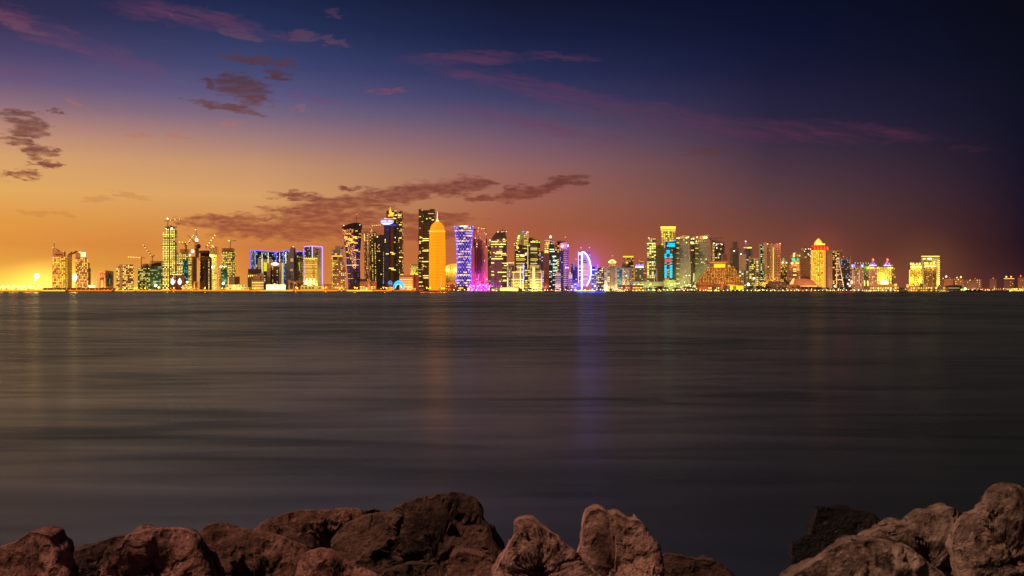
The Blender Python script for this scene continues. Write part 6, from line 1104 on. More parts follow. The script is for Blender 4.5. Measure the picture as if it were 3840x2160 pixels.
# -- twin green globes
b = B('globe_tower', 'tan tower topped by two glowing green globes and a golden sign block', 'tower', 2980, 3100)
b.box('wall', 2960, 3000, 990, fac((.50, .30, .16), (.10, .05, .03), (1, .85, .3), (1, .7, .3), 5.2, 4.8, .6, .5, .16, 0, 4, 1.6), d1=26); b.box('glass_bay', 2972, 2990, 998, fac((.3, .18, .11), (.06, .05, .04), (1, .95, .45), None, 12, 5.4, .8, .55, .32, 0, 1, 1.6), None, -1.5, 0); b.box('upper_wall', 2966, 3000, 977, mat((.50, .32, .18)), 990, 3, 22)
b.rev('green_globe', 2978, [(966, .5), (967.5, 4), (971, 6.2), (975, 6), (978, 5)], lamp((.02, .75, .38), 1.1), 16, dd=6); b.rev('green_globe', 2994.5, [(967, .5), (968.5, 3), (972, 4.2), (977, 3.8)], lamp((.02, .7, .36), .9), 14, dd=6); b.box('gold_sign', 2974, 2981, 950, lamp((1, .68, .15), 1.7), 963, 6, 10); b.box('gold_sign', 2986, 3002, 953, fac((.5, .35, .1), (.2, .1, .03), (1, .75, .2), None, 6, 6, .7, .6, .9, 0, 4, 1.7), 962, 8, 12); b.box('shoulder', 2963, 2974, 958, mat((.40, .25, .15)), 990, 6, 18); b.ball('beacon', 2982.5, 949, 1.5, lamp(WHT, 3.5), 6)
for p in (2967, 2972, 2986, 2992): b.ball('lamp', p, 987, 2.4, lamp((1, .75, .2), 3.2), -2)
b.flood(2975, 993, -12, 9e3, (1, .62, .18)); b.flood(2990, 993, -12, 7e3, (1, .62, .18)); b.flood(2980, 1070, -20, 1.2e4, (1, .5, .18))
b = B('grid_tower', 'brown gridded residential tower with a wide grey top left of the golden domed tower', 'tower', 3025, 3140)
b.box('wall', 3002, 3050, 968, fac((.36, .18, .12), (.05, .025, .025), (1, .6, .25), None, 4.2, 4.8, .55, .6, .02, 0, 4, 1.3), d1=26); b.box('upper_wall', 3015, 3050, 926, fac((.18, .12, .12), (.06, .045, .05), (1, .85, .4), None, 9, 6.2, .5, .5, .2, 0, 4, 1.6), 968, 3, 26); b.box('left_step', 2999, 3016, 932, mat((.34, .20, .14)), 968, 4, 24); b.box('curved_sign', 3005, 3017, 931.5, mat((.6, .38, .18)), 940, 2, 4)
for p, q in ((3022, 934), (3033, 933), (3040, 934), (3018, 942), (3031, 952), (3042, 952), (3040, 961)): b.ball('lamp', p, q, 1.5, lamp((1, .85, .6), 3), 1)
# -- golden domed tower
b = B('domed_tower', 'golden windowed tower with a red lit crown and a glowing pointed dome', 'tower', 3076, 3060)
gd = fac((.62, .34, .08), (.12, .05, .01), (1, .72, .06), (1, .85, .2), 4.5, 5.4, .52, .56, .96, 0, 4, 2.2, (1, .5, .03), .22)
b.loft('shaft', [(938, 3049, 3103), (1087, 3049, 3103)], gd, 8, .85, .5, dd=22); b.loft('crown', [(919, 3058, 3095), (924, 3052, 3103), (938, 3050, 3104)], mat((.6, .04, .02)), 24, .85, .7, dd=22)
rc = lamp((1, .03, .01), 1.5)
for k in range(9):
    x_ = 3052 + k * 6.1; b.outline('crown_arch', [(x_, 938), (x_, 930), (x_ + 2.2, 923), (x_ + 4.4, 930), (x_ + 4.4, 938), (x_ + 3.2, 938), (x_ + 2.2, 928), (x_ + 1.2, 938)], -3, -2, rc if k % 2 else lamp((1, .12, .01), 1.6))
b.rev('crown_rim', 3077, [(917.5, 17), (919, 21), (922, 22)], rc, 24, dd=22); b.rev('crown_rim', 3077, [(921, 24), (923, 26.5), (925, 26.5)], rc, 24, .8, dd=22)
b.rev('dome', 3077.5, [(893, .4), (896, 3.2), (900, 7.6), (905, 12), (911, 15), (917, 16)], fac((1, .8, .2), (.5, .12, .02), (1, .2, .02), None, 2.6, 2.6, .45, .45, 1, 0, 1, .45, (1, .62, .06), 1.15), 24, dd=22)
b.edge('dome_rim', [(3061, 918), (3062.5, 911), (3065.5, 905), (3070, 900), (3074, 896), (3077.5, 892), (3081, 896), (3085, 900), (3089.5, 905), (3092.5, 911), (3094, 918)], lamp((1, .12, .03), 1.8), .8, 22)
b.box('gold_collar', 3062, 3094, 913.5, lamp((1, .7, .1), 1.6), 918, 4, 8); b.flood(3077, 930, -14, 9e3, (1, .12, .04)); [b.flood(p, 1083, -190, 1.9e5, (1, .04, .08), 12) for p in (3075, 3108)]; b.flood(3077, 1070, -20, 1.3e4, (1, .55, .1)); b.bars('gold_pier', [((3049.5, 940, 8), (3049.5, 1068, 8)), ((3089, 940, 0), (3089, 1068, 0)), ((3096, 940, 4), (3096, 1068, 4))], .9, lamp((1, .6, .06), .9))  # the two far-out red lamps are added for a red water streak
b = B('shell_hall', 'low shell shaped hall with a glowing slanted pylon in front of the globe tower', 'building', 3020, 2960)
b.outline('shell_roof', [(2970, 1066), (2974, 1058), (2984, 1049), (3005, 1045), (3030, 1046), (3047, 1051), (3058, 1062), (3068, 1074), (2970, 1074)], 0, 34, mat((.50, .30, .18), .5)); b.outline('slanted_pylon', [(2961, 1066), (2972, 1044), (2978, 1044), (2972, 1066)], -6, -1, lamp((1, .62, .18), 1.0)); b.box('lower_wall', 2955, 3070, 1070, mat((.35, .19, .11)), None, -3, 0); b.bars('lit_eave', [((2998, 1073, -5), (3062, 1073, -5))], 1.3, lamp((1, .58, .08), 1.7)); b.flood(2985, 1075, -16, 9e3, (1, .5, .15)); b.flood(3030, 1075, -16, 8e3, (1, .5, .15))
b = B('portal_tower', 'beige portal framed tower with dark glass and amber windows right of the golden domed tower', 'tower', 3131, 3140)
b.box('left_pier', 3103, 3121.7, 940, mat((.48, .30, .17)), d1=26); b.box('right_pier', 3146.5, 3158, 938.5, mat((.5, .31, .17)), d1=26); b.box('glass_wall', 3121.7, 3146.5, 944, fac((.06, .035, .03), (.03, .02, .025), (1, .72, .12), (1, .5, .15), 6.4, 5.4, .7, .5, .42, 0, 4, 1.9), None, 2, 24); b.box('lintel', 3103, 3158, 938, mat((.5, .32, .18)), 944, -1, 27); b.box('pier_slot', 3152, 3155, 945, mat((.08, .04, .04)), 962, -1, 0); b.ball('beacon', 3163, 962, 1.6, lamp((1, .15, .05), 3)); b.ball('beacon', 3112, 940, 1.3, lamp((1, .3, .1), 3)); b.flood(3116, 1066, -30, 2e4, (1, .6, .25))
b = B('leaning_frame', 'tall white leaning A shaped steel frame with rungs', 'tower', 3148, 3020)
wf = mat((.82, .66, .42)); b.bars('upright', [((3136.5, 1076, 0), (3138.5, 968, 0))], 1.2, wf); b.bars('leaning_leg', [((3163, 1076, 0), (3145, 968, 0)), ((3166, 1076, 4), (3147, 970, 4))], 1.2, wf); [b.bars('rung', [((3138, y_, 0), (3145 + (y_ - 968) * .168, y_, 0))], .9, wf) for y_ in (982, 990, 1000, 1012, 1029, 1049)]; b.box('head', 3137.5, 3146.5, 967, lamp((1, .82, .45), 1.6), 970, -1, 5); b.flood(3150, 1060, -18, 3.0e4, (1, .8, .5)); b.flood(3142, 1000, -24, 1.6e4, (1, .75, .35))
b = B('curved_glass_tower', 'dark concave glass tower rising to a sharp right tip', 'tower', 3172, 3110)
b.outline('wall', [(3153, 974), (3160, 972.5), (3170, 971.5), (3180, 969), (3189, 962), (3188.5, 1000), (3186, 1040), (3180, 1087), (3158, 1087), (3153, 1030)], 0, 24, fac((.05, .045, .05), (.03, .03, .04), (1, .7, .25), (.4, .6, 1), 4.2, 4.6, .5, .45, .32, 0, 4, 1.3)); b.bars('tip_edge', [((3189, 961, -1), (3188, 1010, -1))], .8, mat((.6, .4, .28)))
for p, q in ((3156, 975), (3156, 983), (3155, 990)): b.ball('blue_lamp', p, q, 1.6, lamp((.15, .35, 1), 2.2), -2)
for p, q, r_ in ((3164, 1050, 1.8), (3160, 1065, 3.2), (3166, 1072, 2.6), (3143, 1073, 2.2), (3110, 1074, 2.4)): b.ball('lamp', p, q, r_, lamp((1, .9, .7), 4), -50)
vt = fac((.48, .32, .24), (.10, .06, .05), (1, .75, .35), (1, .85, .5), 4.4, 4.8, .45, .5, .22, 0, 4, 1.6)
b = B('turreted_block', 'pinkish tan block with two violet lit roof turrets left of the violet domes', 'building', 3212, 3120)
b.box('wall', 3189, 3240, 1003, vt, d1=24); b.box('raised_wall', 3200, 3230, 994, mat((.40, .26, .2)), 1003, 2, 20); b.bars('lit_flutes', [((x_, 1066, -1), (x_, 1012, -1)) for x_ in (3197, 3202, 3222)], .8, lamp((1, .62, .5), .6))
for x0 in (3192, 3228.5): b.box('violet_turret', x0, x0 + 15 if x0 < 3200 else x0 + 11, 991, lamp((.42, .30, 1), 1.0), 1003, -1, 10); b.box('turret_window', x0 + 4, x0 + 6, 994, lamp((.95, .9, 1), 2.0), 1001, -2, -1.1)
b.flood(3205, 1066, -24, 1.2e4, (1, .55, .35)); b.box('lit_bay', 3190, 3198, 1052, lamp((1, .9, .4), 1.2), 1064, -1, 0)
b = B('building_site', 'dim scaffolded block with a green floodlight left of the first violet dome', 'building site', 3245, 3160)
b.box('frame', 3227, 3262, 998, fac((.22, .18, .09), (.09, .08, .05), (.9, .8, .3), None, 4, 4.8, .5, .6, .08, 0, 4, 1.2), d1=22); scaffold(b, 3215, 3262, 988, 998, 9, 2, mat((.14, .14, .06))); b.ball('floodlight_head', 3257, 1004, 4.0, lamp((.55, 1, .05), 4), -3); b.flood(3254, 1004, -10, 1.4e4, (.4, 1, .1)); b.bars('lit_bays', [((x_, 1072, -1), (x_, 1052, -1)) for x_ in (3242, 3254)], 1.8, lamp((1, .85, .2), 1.5))
for k in range(6): b.ball('work_lamp', 3208 + k * 10, 986 + (k % 2), 1.1, lamp((.8, .9, .4), 2.5), 2)
def domed(px, D, x0, x1, yt, cx, label, m, fl):
    b = B('domed_tower', label, 'tower', px, D)
    b.box('wall', x0, x1, yt, m, d1=26)
    b.rev('violet_dome', cx, [(977, 2.4), (982, 4.6), (987, 9), (991, 12.4), (994, 13.4)], fac((.25, .12, .5), (.1, .05, .3), (.8, .8, 1), None, 4.6, 4, .5, .5, .55, 0, 4, 1.5, (.28, .10, .8), .55), 20, dd=10)
    b.rev('dome_ring', cx, [(993.5, 13.4), (995, 14), (997, 13.6)], lamp((.55, .55, 1), 1.7), 20, dd=10); b.rev('red_lantern', cx, [(968, .5), (970, 2.6), (974, 3.4), (977, 2.4)], lamp((1, .10, .03), 2.6), 12, dd=10); b.ball('lantern_core', cx, 974, 1.2, lamp((1, .7, .3), 4), 4)
    return b
b = domed(3274, 3110, 3257, 3291, 1000, 3278, 'pinkish tan tower under the left violet dome with a red lantern', vt, 0)
for p in (3263, 3269, 3274): b.ball('lamp', p, 1004, 2.2, lamp((1, .75, .2), 3.5), -2)
b.flood(3272, 1006, -12, 6e3, (1, .6, .2)); b.flood(3272, 1066, -20, 1.1e4, (1, .5, .25)); b.ball('beacon', 3275, 1038, 1.6, lamp((1, .12, .04), 3), -2)
b = domed(3317, 3090, 3289.5, 3345, 1001, 3332.5, 'tan tower under the right violet dome, its wall floodlit lemon yellow', fac((.60, .50, .22), (.14, .09, .04), (1, .8, .2), None, 5.2, 5.4, .6, .42, .12, 0, 4, 1.2, (.9, .8, .03), .12), 0)
b.box('side_wall', 3345, 3355, 1004, fac((.3, .16, .1), (.08, .04, .03), (1, .7, .3), None, 4.4, 5, .5, .5, .12), None, 2, 22)
b.flood(3313, 1056, -10, 6.0e4, (1, .9, .12), 3); b.flood(3305, 1030, -22, 2.0e4, (.95, .9, .1), 3); b.rev('floodlight_bank', 3314, [(1051, 3), (1056, 11), (1061, 14), (1065, 15)], lamp((1, .95, .5), 4.5), 16, .3, dd=-6)
for p in (3292, 3331, 3338, 3346): b.ball('lamp', p, 1004, 2.4, lamp((1, .75, .15), 3.5), -2)
b.ball('beacon', 3346, 995, 1.5, lamp((1, .1, .1), 3.5), -2); b.ball('beacon', 3355, 1039, 2.4, lamp((1, .12, .03), 3.5), -2); b.flood(3338, 1008, -12, 6e3, (1, .7, .2))
pod = fac((.45, .28, .12), (.14, .08, .03), (1, .68, .12), (1, .85, .4), 6.5, 7, .55, .5, .7, 0, 4, 2.0)
b = B('hotel_podium', 'long arcaded podium with rows of amber lamps below the violet domed towers', 'building', 3310, 3000)
b.box('upper_terrace', 3287, 3353, 1066, mat((.5, .42, .16)), 1074, 6, 22); b.box('arcade', 3243, 3370, 1074, pod, d1=14); b.box('pavilion', 3354, 3364, 1064, lamp((1, .68, .1), .9), 1074, 4, 12); b.flood(3300, 1080, -16, 9e3, (1, .55, .12)); b.flood(3345, 1080, -16, 9e3, (1, .55, .12))
# -- right golden trio
crm = fac((.56, .40, .14), (.12, .07, .02), (1, .75, .15), None, 4.6, 4.8, .45, .5, .12, 0, 4, 1.4, (1, .6, .03), .07)
b = B('portal_tower', 'large pale yellow portal framed block behind the twin golden crowned towers', 'tower', 3489, 3220)
b.box('left_pier', 3455, 3463, 960, mat((.66, .52, .24)), None, 0, 22); b.box('right_pier', 3514, 3524, 960, mat((.66, .52, .24)), None, 0, 22); b.box('wall', 3463, 3514, 975, fac((.58, .50, .24), (.08, .06, .04), (1, .8, .2), None, 12, 5.2, .8, .42, .1, 0, 4, 1.4), None, 2, 22); b.box('lintel', 3454.7, 3524, 959.5, lamp((1, .78, .22), 1.2), 962.5, -2, 23); b.box('head_wall', 3460, 3518, 966, mat((.66, .54, .26)), 976, 1, 20)
b.bars('strut', [((3459 + k * 7.6, 966, 0), (3461 + k * 7.6, 962, 0)) for k in range(8)], .8, mat((.6, .45, .2))); b.box('name_sign', 3479, 3494, 968, lamp((1, .88, .5), 3), 972, -1.5, -.4); b.box('name_sign', 3461, 3471, 969, lamp((1, .85, .3), 2), 972, -1.5, -.4)
b.bars('lamp_column', [((3521, y_, -2), (3521, y_ + 2.4, -2)) for y_ in range(976, 1066, 8)], 1.6, lamp((1, .75, .15), 2.2)); b.flood(3489, 1060, -26, 4.5e4, (1, .8, .25)); b.flood(3505, 990, -22, 1.8e4, (1, .85, .3)); b.flood(3519, 1060, -10, 1.2e4, (1, .8, .2))
def crowned(px, D, x0, x1, yt, label, bright):
    b = B('crowned_tower', label, 'tower', px, D, 'twin golden crowned towers'); w = x1 - x0
    b.box('wall', x0, x1, yt + 8, bright, d1=24); b.box('crown', x0, x1, yt, mat((.62, .42, .12)), yt + 9, -1.5, 25); b.box('lamp_row', x0 + 1, x0 + w * .44, yt + 7, lamp((1, .85, .3), 3.2), yt + 10, -3.5, -2); b.box('lamp_row', x0 + w * .54, x1 - 1, yt + 7, lamp((1, .85, .3), 3.2), yt + 10, -3.5, -2)
    for t in (.12, .32, .62, .88): b.rev('cupola', x0 + w * t, [(yt - 7.5, .5), (yt - 5.5, 2.8), (yt - 2, 3.8), (yt, 3.8)], lamp((1, .75, .2), 1.9 if t != .62 else 1.1), 12, dd=5)
    for t in (.25, .75): b.flood(x0 + w * t, yt + 12, -9, 1.0e4, (1, .72, .12), 2)
    for t in (.3, .7): b.bars('pilaster', [((x0 + w * t, yt + 12, -1), (x0 + w * t, 1078, -1))], .9, mat((.6, .42, .16)))
    return b
b = crowned(3436, 3120, 3414, 3457, 992, 'left golden crowned tower, its walls washed yellow by floodlight', crm); b.flood(3455, 1050, -8, 3.5e4, (.95, .9, .1)); b.flood(3416, 1050, -8, 1.8e4, (.9, .9, .1)); b.flood(3436, 1070, -18, 2.6e4, (1, .75, .12)); b.bars('edge_light', [((3412, 1074, 2), (3412, 1012, 2))], 1.1, lamp((.85, .9, .1), 1.2))
b = crowned(3487, 3060, 3466, 3511, 990, 'right golden crowned tower, its walls dim brown below the bright crown', fac((.34, .20, .10), (.07, .04, .02), (1, .75, .15), None, 4.6, 4.8, .45, .5, .14, 0, 4, 1.7)); b.flood(3487, 1076, -22, 1.2e4, (1, .55, .12))
b = B('hotel_podium', 'long amber arcaded podium below the twin golden crowned towers', 'building', 3450, 2990)
b.box('arcade', 3395, 3520, 1078, pod, d1=14); b.box('upper_arcade', 3410, 3460, 1070, pod, 1078, 4, 14); b.box('gatehouse', 3450, 3462, 1063, mat((.3, .18, .07)), 1078, 3, 12); b.box('left_pavilion', 3399, 3408, 1066, lamp((1, .65, .1), .8), 1078, 4, 12); b.flood(3420, 1082, -14, 7e3, (1, .55, .12)); b.flood(3490, 1082, -14, 7e3, (1, .55, .12))
# -- far right, low and distant
b = B('terraced_building', 'dark oval terraced building with a green glow at the water edge at the far right', 'building', 3577, 2880)
b.rev('terraces', 3578, [(1069, 14), (1071, 30), (1074, 31), (1076, 27), (1079, 32), (1082, 26), (1085, 30), (1090, 24)], mat((.06, .04, .045), .5), 28, .5); b.rev('lit_terrace', 3572, [(1079.5, 22), (1081, 22.5)], lamp((.6, .6, .35), .9), 28, .6, dd=-8); b.ball('green_lamp', 3592, 1086, 3.4, lamp((.4, 1, .05), 2.6), -24, sz=.6); b.ball('green_lamp', 3600, 1088, 2.2, lamp((.1, .9, .1), 2.2), -26); b.flood(3592, 1086, -32, 6e3, (.2, 1, .1))
b.box('left_arcade', 3516, 3547, 1072, pod, None, -4, 8); b.ball('star_lamp', 3617, 1083, 4.6, lamp((1, .95, .35), 6), -4)
hz = lambda c1, p_=.25: fac(c1, tuple(x * .5 for x in c1), (1, .62, .2), (1, .8, .4), 10, 9, .4, .4, p_, 0, 4, 1.6)  # glass kept close to the wall tone, haze put into the colour
def distant(name, label, x0, x1, yt, D, c1, p_=.25, tops=(), step=None):
    b = B(name, label, 'building', (x0 + x1) / 2, D, 'distant blocks along the right horizon'); b.box('wall', x0, x1, yt, hz(c1, p_), d1=60)
    if step: b.box('roof_block', step[0], step[1], step[2], mat(c1), yt, 8, 40)
    for p, q, r_, cc in tops: b.ball('roof_lamp', p, q, r_, lamp(cc, 3), 4)
    b.flood((x0 + x1) / 2, 1084, -60, 6.0e4, (1, .45, .2), 6); return b
OR = (1, .5, .1); RD = (1, .12, .05)
distant('distant_block', 'small dim pink block first right of the golden portal block', 3528, 3541, 1046, 4600, (.22, .11, .09), .1, [(3538, 1044, 1.2, WHT)])
distant('distant_block', 'distant orange tan block with a white star lamp on its roof', 3541, 3574, 1048, 4600, (.42, .22, .11), .3, [(3550, 1037, 3.4, WARM), (3563, 1042, 1.3, RD)] + [(3545 + k * 5, 1049, 1.3, OR) for k in range(6)])
distant('distant_block', 'distant block with two orange roof domes right of the white star lamp', 3580, 3615, 1046, 4650, (.42, .22, .10), .35, [(3590, 1041, 2.4, OR), (3605, 1039, 3.4, OR)] + [(3582 + k * 5, 1047, 1.3, OR) for k in range(6)], (3600, 3610, 1043))
distant('distant_block', 'wide hazy distant block with faint windows right of the orange domes', 3616, 3652, 1050, 5000, (.26, .15, .11), .2, [(3624, 1052, 1.3, OR), (3640, 1050, 1.3, OR)])
distant('distant_block', 'wide hazy distant block with a stepped roof at the end of the far group', 3652, 3681, 1048, 5000, (.26, .15, .11), .25, [(3658, 1044, 1.1, RD), (3665, 1052, 1.4, OR), (3678, 1052, 1.4, OR)], (3655, 3664, 1045))
distant('distant_block', 'lone plain distant block with a red roof beacon in the far right gap', 3710.6, 3737, 1047, 6000, (.26, .14, .13), .02, [(3726, 1043.5, 1.8, RD)], (3715, 3731, 1045))
distant('distant_block', 'distant dark block with gold lamps on its roof corners near the right edge', 3765, 3802, 1046, 6000, (.16, .09, .09), .12, [(3775, 1038, 3.0, OR), (3793, 1038, 2.6, OR)] + [(3768 + k * 5, 1045, 1.5, OR) for k in range(8)], (3770, 3798, 1043))
distant('distant_block', 'distant orange dusted block with a red beacon cut by the right edge of the photo', 3817, 3870, 1041, 6000, (.34, .17, .13), .25, [(3829, 1034.5, 2.2, RD)], (3824, 3836, 1037))
b = B('shore_lamps', 'strip of low lit sheds along the far right shoreline', 'sheds', 3760, 5000)
b.box('shed', 3682, 3755, 1080, mat((.3, .14, .08)), None, 0, 20); b.box('shed', 3776, 3870, 1082, fac((.4, .25, .08), (.2, .1, .03), (1, .72, .12), None, 9, 7, .7, .7, .85, 0, 4, 2.2), None, 0, 20); b.box('shed', 3610, 3682, 1085, mat((.14, .07, .05)), None, 0, 20)
for k in range(26): b.ball('lamp', 3625 + k * 8.6 + random.uniform(-3, 3), 1085 + random.uniform(-2, 3), random.uniform(.8, 1.9), lamp((1, .75, .25), 3.5), -4)

# ================================================================ shore details: lamps, trees, boats
def copy_thing(src, loc, label=None, s=1.0):
    r = src.copy(); COL.objects.link(r); r.location = loc; r.scale = (s, s, s)
    if label: r['label'] = label
    for ch in src.children:
        c_ = ch.copy(); COL.objects.link(c_); c_.parent = r
        for g in ch.children:
            d_ = g.copy(); COL.objects.link(d_); d_.parent = c_
    return r
def lamp_proto(label, group, colr, strength, r, h, power, hcol, px, D):
    b = B('street_lamp', label, 'street lamp', px, D, group)
    k0 = D / FP; b.bars('pole', [((px, 1086.6, 0), (px, 1090 - (h + G - CAMZ) / k0, 0))], .14, mat((.1, .09, .08)))
    b.ball('lamp_head', px, 1090 - (h + G - CAMZ) / k0, r, lamp(colr, strength))
    if power:
        l = bpy.data.lights.new('lamp_light', 'POINT'); l.energy = power; l.color = hcol; l.shadow_soft_size = 1.5
        o = bpy.data.objects.new('lamp_light', l); COL.objects.link(o); o.parent = b.root; o.location = (0, -3.5, h)
    return b.root
rnd = random.Random(11)
amb = lamp_proto('amber street lamp standing along the corniche road left of the lattice tower', 'amber corniche lamps', (1, .36, .03), 4, 2.5, 9, 22000, (1, .40, .08), 468, 2835)
amb2 = lamp_proto('amber street lamp standing along the corniche road left of the lattice tower', 'amber corniche lamps', (1, .5, .07), 4, 1.7, 8, 0, (1, .45, .1), 20, 2830)
for px in [x for x in (502, 515, 533, 541, 592, 630, 655, 712, 768, 779, 835, 842, 882, 945, 955, 1110, 1118, 1215, 1222, 1275, 1283, 1330, 1338, 1430, 1438, 1447, 1548, 1556, 1598, 1606, 1612, 1655, 1664, 1720)]:
    src = amb if rnd.random() < .55 else amb2
    copy_thing(src, (X(px + rnd.uniform(-2, 2), 2840), 2840 + rnd.uniform(-6, 8), G), None, rnd.uniform(.75, 1.15))
for px in range(30, 480, 17):
    copy_thing(amb2, (X(px + rnd.uniform(-5, 5), 2826), 2826, G), None, rnd.uniform(.35, .7))
wl = lamp_proto('small yellow white lamp at the water edge right of the lattice tower', 'promenade lamps at the water edge', (1, .9, .45), 4.5, 1.75, 2.6, 0, WARM, 1755, 2822)
wl2 = lamp_proto('small yellow white lamp at the water edge right of the lattice tower', 'promenade lamps at the water edge', (1, .85, .5), 4.5, 1.6, 3.2, 700, WARM, 2646, 2822)
for k in range(112):
    px = 1700 + k * 14.9 + rnd.uniform(-1.4, 1.4) * (3.5 if k < 62 else 1)
    D_ = 2816 if px < 2760 else 2816 + (px - 2760) * .03
    if 1870 < px < 1955: continue
    if px > 3370: continue
    copy_thing(wl2 if k % 3 == 0 else wl, (X(px, D_), D_ + 1, G - .6 + (rnd.uniform(-.4, 2.5) if k < 62 else rnd.uniform(-.2, .3))), None, rnd.uniform(.6, 1.15))
bl = lamp_proto('warm garden lamp glowing among the shore trees on the right half', 'garden lamps among the shore trees', (1, .68, .2), 4, 1.7, 5, 900, (1, .55, .15), 2560, 2850)
for k in range(64):
    px = rnd.choice([rnd.uniform(2220, 2330), rnd.uniform(2500, 2650), rnd.uniform(2890, 3110), rnd.uniform(3110, 3370), rnd.uniform(3370, 3530), rnd.uniform(1400, 1700)])
    copy_thing(bl, (X(px, 2845), 2845 + rnd.uniform(-8, 8), G + rnd.uniform(-2, 3)), None, rnd.uniform(.4, 1.0))
for (px, py, r_, cl, lab, pw) in ((2518, 1068, 5.2, (1, .9, .45), 'big star like lamp glaring in front of the cyan tower podium', 1.2e4), (2605, 1074, 4.0, (1, .7, .15), 'orange glaring lamp at the left foot of the pyramid hotel', 6e3), (2806, 1066, 6.0, (1, .95, .6), 'biggest star like lamp glaring white at the right foot of the pyramid hotel', 1.5e4), (584, 1071, 6.0, (1, .95, .6), 'fat white glaring lamp at the left foot of the tallest unfinished tower', 1.2e4), (595, 1078, 5.0, (1, .85, .3), 'yellow glaring lamp low beside the fat white one', 5e3), (1757, 1082, 3.4, (.9, 1, .1), 'yellow green lamp on the shore below the lattice tower', 2e3), (2071, 1087, 2.6, (.95, 1, .2), 'yellow green lamp by the trees below the pointed black tower', 2e3), (2441, 1064, 2.6, (.7, 1, .1), 'lime coloured lamp before the long pale green podium', 2e3)):
    b = B('glaring_lamp', lab, 'lamp', px, 2860); b.bars('pole', [((px, 1087, 0), (px, py, 0))], .3, mat((.1, .09, .08))); b.ball('lamp_head', px, py, r_ * .72, lamp(cl, 7), 0)
    rays = [((px, py, 0), (px + r_ * 1.25 * math.cos(a), py + r_ * 1.25 * math.sin(a), 0)) for a in []]
    b.flood(px, py, -14, pw, cl, 2)
# quay wall, with glowing strips added for road light trails on the left
b = B('quay_wall', 'low quay wall with an added orange glowing strip for road light trails, left half', 'wall', 700, 2812)
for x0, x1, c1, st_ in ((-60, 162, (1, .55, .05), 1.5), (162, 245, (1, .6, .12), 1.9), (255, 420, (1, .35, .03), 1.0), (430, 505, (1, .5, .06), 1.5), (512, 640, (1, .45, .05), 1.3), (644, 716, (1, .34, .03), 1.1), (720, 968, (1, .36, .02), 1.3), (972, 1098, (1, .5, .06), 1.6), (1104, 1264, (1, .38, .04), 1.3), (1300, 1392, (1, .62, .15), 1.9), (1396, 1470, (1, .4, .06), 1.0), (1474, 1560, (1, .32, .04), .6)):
    b.box('glow_strip', x0, x1, 1087.4, lamp((1, c1[1] * .62, c1[2] * .3), st_), 1092, 0, 3)
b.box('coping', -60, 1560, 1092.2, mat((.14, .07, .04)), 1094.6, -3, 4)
b = B('quay_wall', 'dark low rock edged quay along the right half of the far shore', 'wall', 2500, 2814)
b.box('coping', 1560, 3520, 1091.9, mat((.05, .04, .03)), 1094.4, -3, 4)
# trees: one round crowned and one palm, copied
def leafm(c1, c2):
    m = bpy.data.materials.new('foliage'); m.use_nodes = True; nt = m.node_tree; n = NT(nt); bb = nt.nodes['Principled BSDF']
    t = nt.nodes.new('ShaderNodeTexCoord'); nt.links.new(n.mix(n.smooth(n.noise(t.outputs['Object'], .5, 3), .35, .65), (*c1, 1), (*c2, 1)), bb.inputs['Base Color']); bb.inputs['Roughness'].default_value = .8; return m
lf = leafm((.030, .038, .012), (.06, .055, .02)); bark = mat((.10, .06, .035), .9)
def round_tree(px, D, w, h, seed, label):
    rn = random.Random(seed); t = bpy.data.objects.new('shade_tree', None); COL.objects.link(t); t.location = (X(px, D), D, G); tag(t, label, 'tree', 'shade trees along the far shore')
    mb = MB(); mb.bar((0, 0, 0), (0, 0, h * .5), .45, 6); mb.bar((0, 0, h * .3), (w * .2, 0, h * .6), .25, 5); mb.bar((0, 0, h * .3), (-w * .2, .5, h * .6), .25, 5); mb.build('trunk', bark, t)
    mb = MB(); cl = [(rn.uniform(-.34, .34) * w, rn.uniform(-.3, .3) * w, h * rn.uniform(.5, .82), rn.uniform(.13, .24) * w) for _ in range(11)]
    for _ in range(700):
        cx, cy, cz, r_ = rn.choice(cl); v = Vector((rn.gauss(0, 1), rn.gauss(0, 1), rn.gauss(0, 1))).normalized() * r_ * rn.uniform(.6, 1.1); v.z *= .75
        p = Vector((cx, cy, cz)) + v; a = Vector((rn.gauss(0, 1), rn.gauss(0, 1), rn.gauss(0, 1))).normalized(); u = a.orthogonal().normalized() * rn.uniform(.3, .65); w2 = a.cross(u) * .8
        mb.face([p - u, p - w2, p + u, p + w2])
    mb.build('crown', lf, t); return t
def palm(px, D, h, seed, label):
    rn = random.Random(seed); t = bpy.data.objects.new('palm_tree', None); COL.objects.link(t); t.location = (X(px, D), D, G); tag(t, label, 'tree', 'palms along the far shore')
    mb = MB(); q = [Vector((math.sin(k * .3) * .3, 0, h * k / 6)) for k in range(7)]
    for a, c_ in zip(q, q[1:]): mb.bar(a, c_, .28, 6)
    mb.build('trunk', bark, t); mb = MB()
    for k in range(16):
        a = 2 * math.pi * k / 16 + rn.uniform(-.2, .2); L = rn.uniform(2.6, 3.4); up = rn.uniform(-.1, .8); prev = q[-1]; d = Vector((math.cos(a), math.sin(a), 0)); sd = Vector((-math.sin(a), math.cos(a), 0))
        for i in range(1, 6):
            s_ = i / 5; p = q[-1] + d * L * s_ + Vector((0, 0, up * L * s_ - 1.0 * L * s_ * s_)); w_ = .42 * (1 - s_ * .8)
            mb.face([prev - sd * w_, prev + sd * w_ + Vector((0, 0, -.2)), p + sd * w_ * .8 + Vector((0, 0, -.2)), p - sd * w_ * .8]); prev = p
    mb.build('crown', lf, t); return t
TR = 'dark round crowned shade tree on the far shore, right half'
PL = 'dark palm on the far shore promenade'
rts = [round_tree(2130, 2840, 21, 13, 1, TR), round_tree(1985, 2850, 15, 10, 2, TR), round_tree(2570, 2840, 19, 13, 3, TR)]
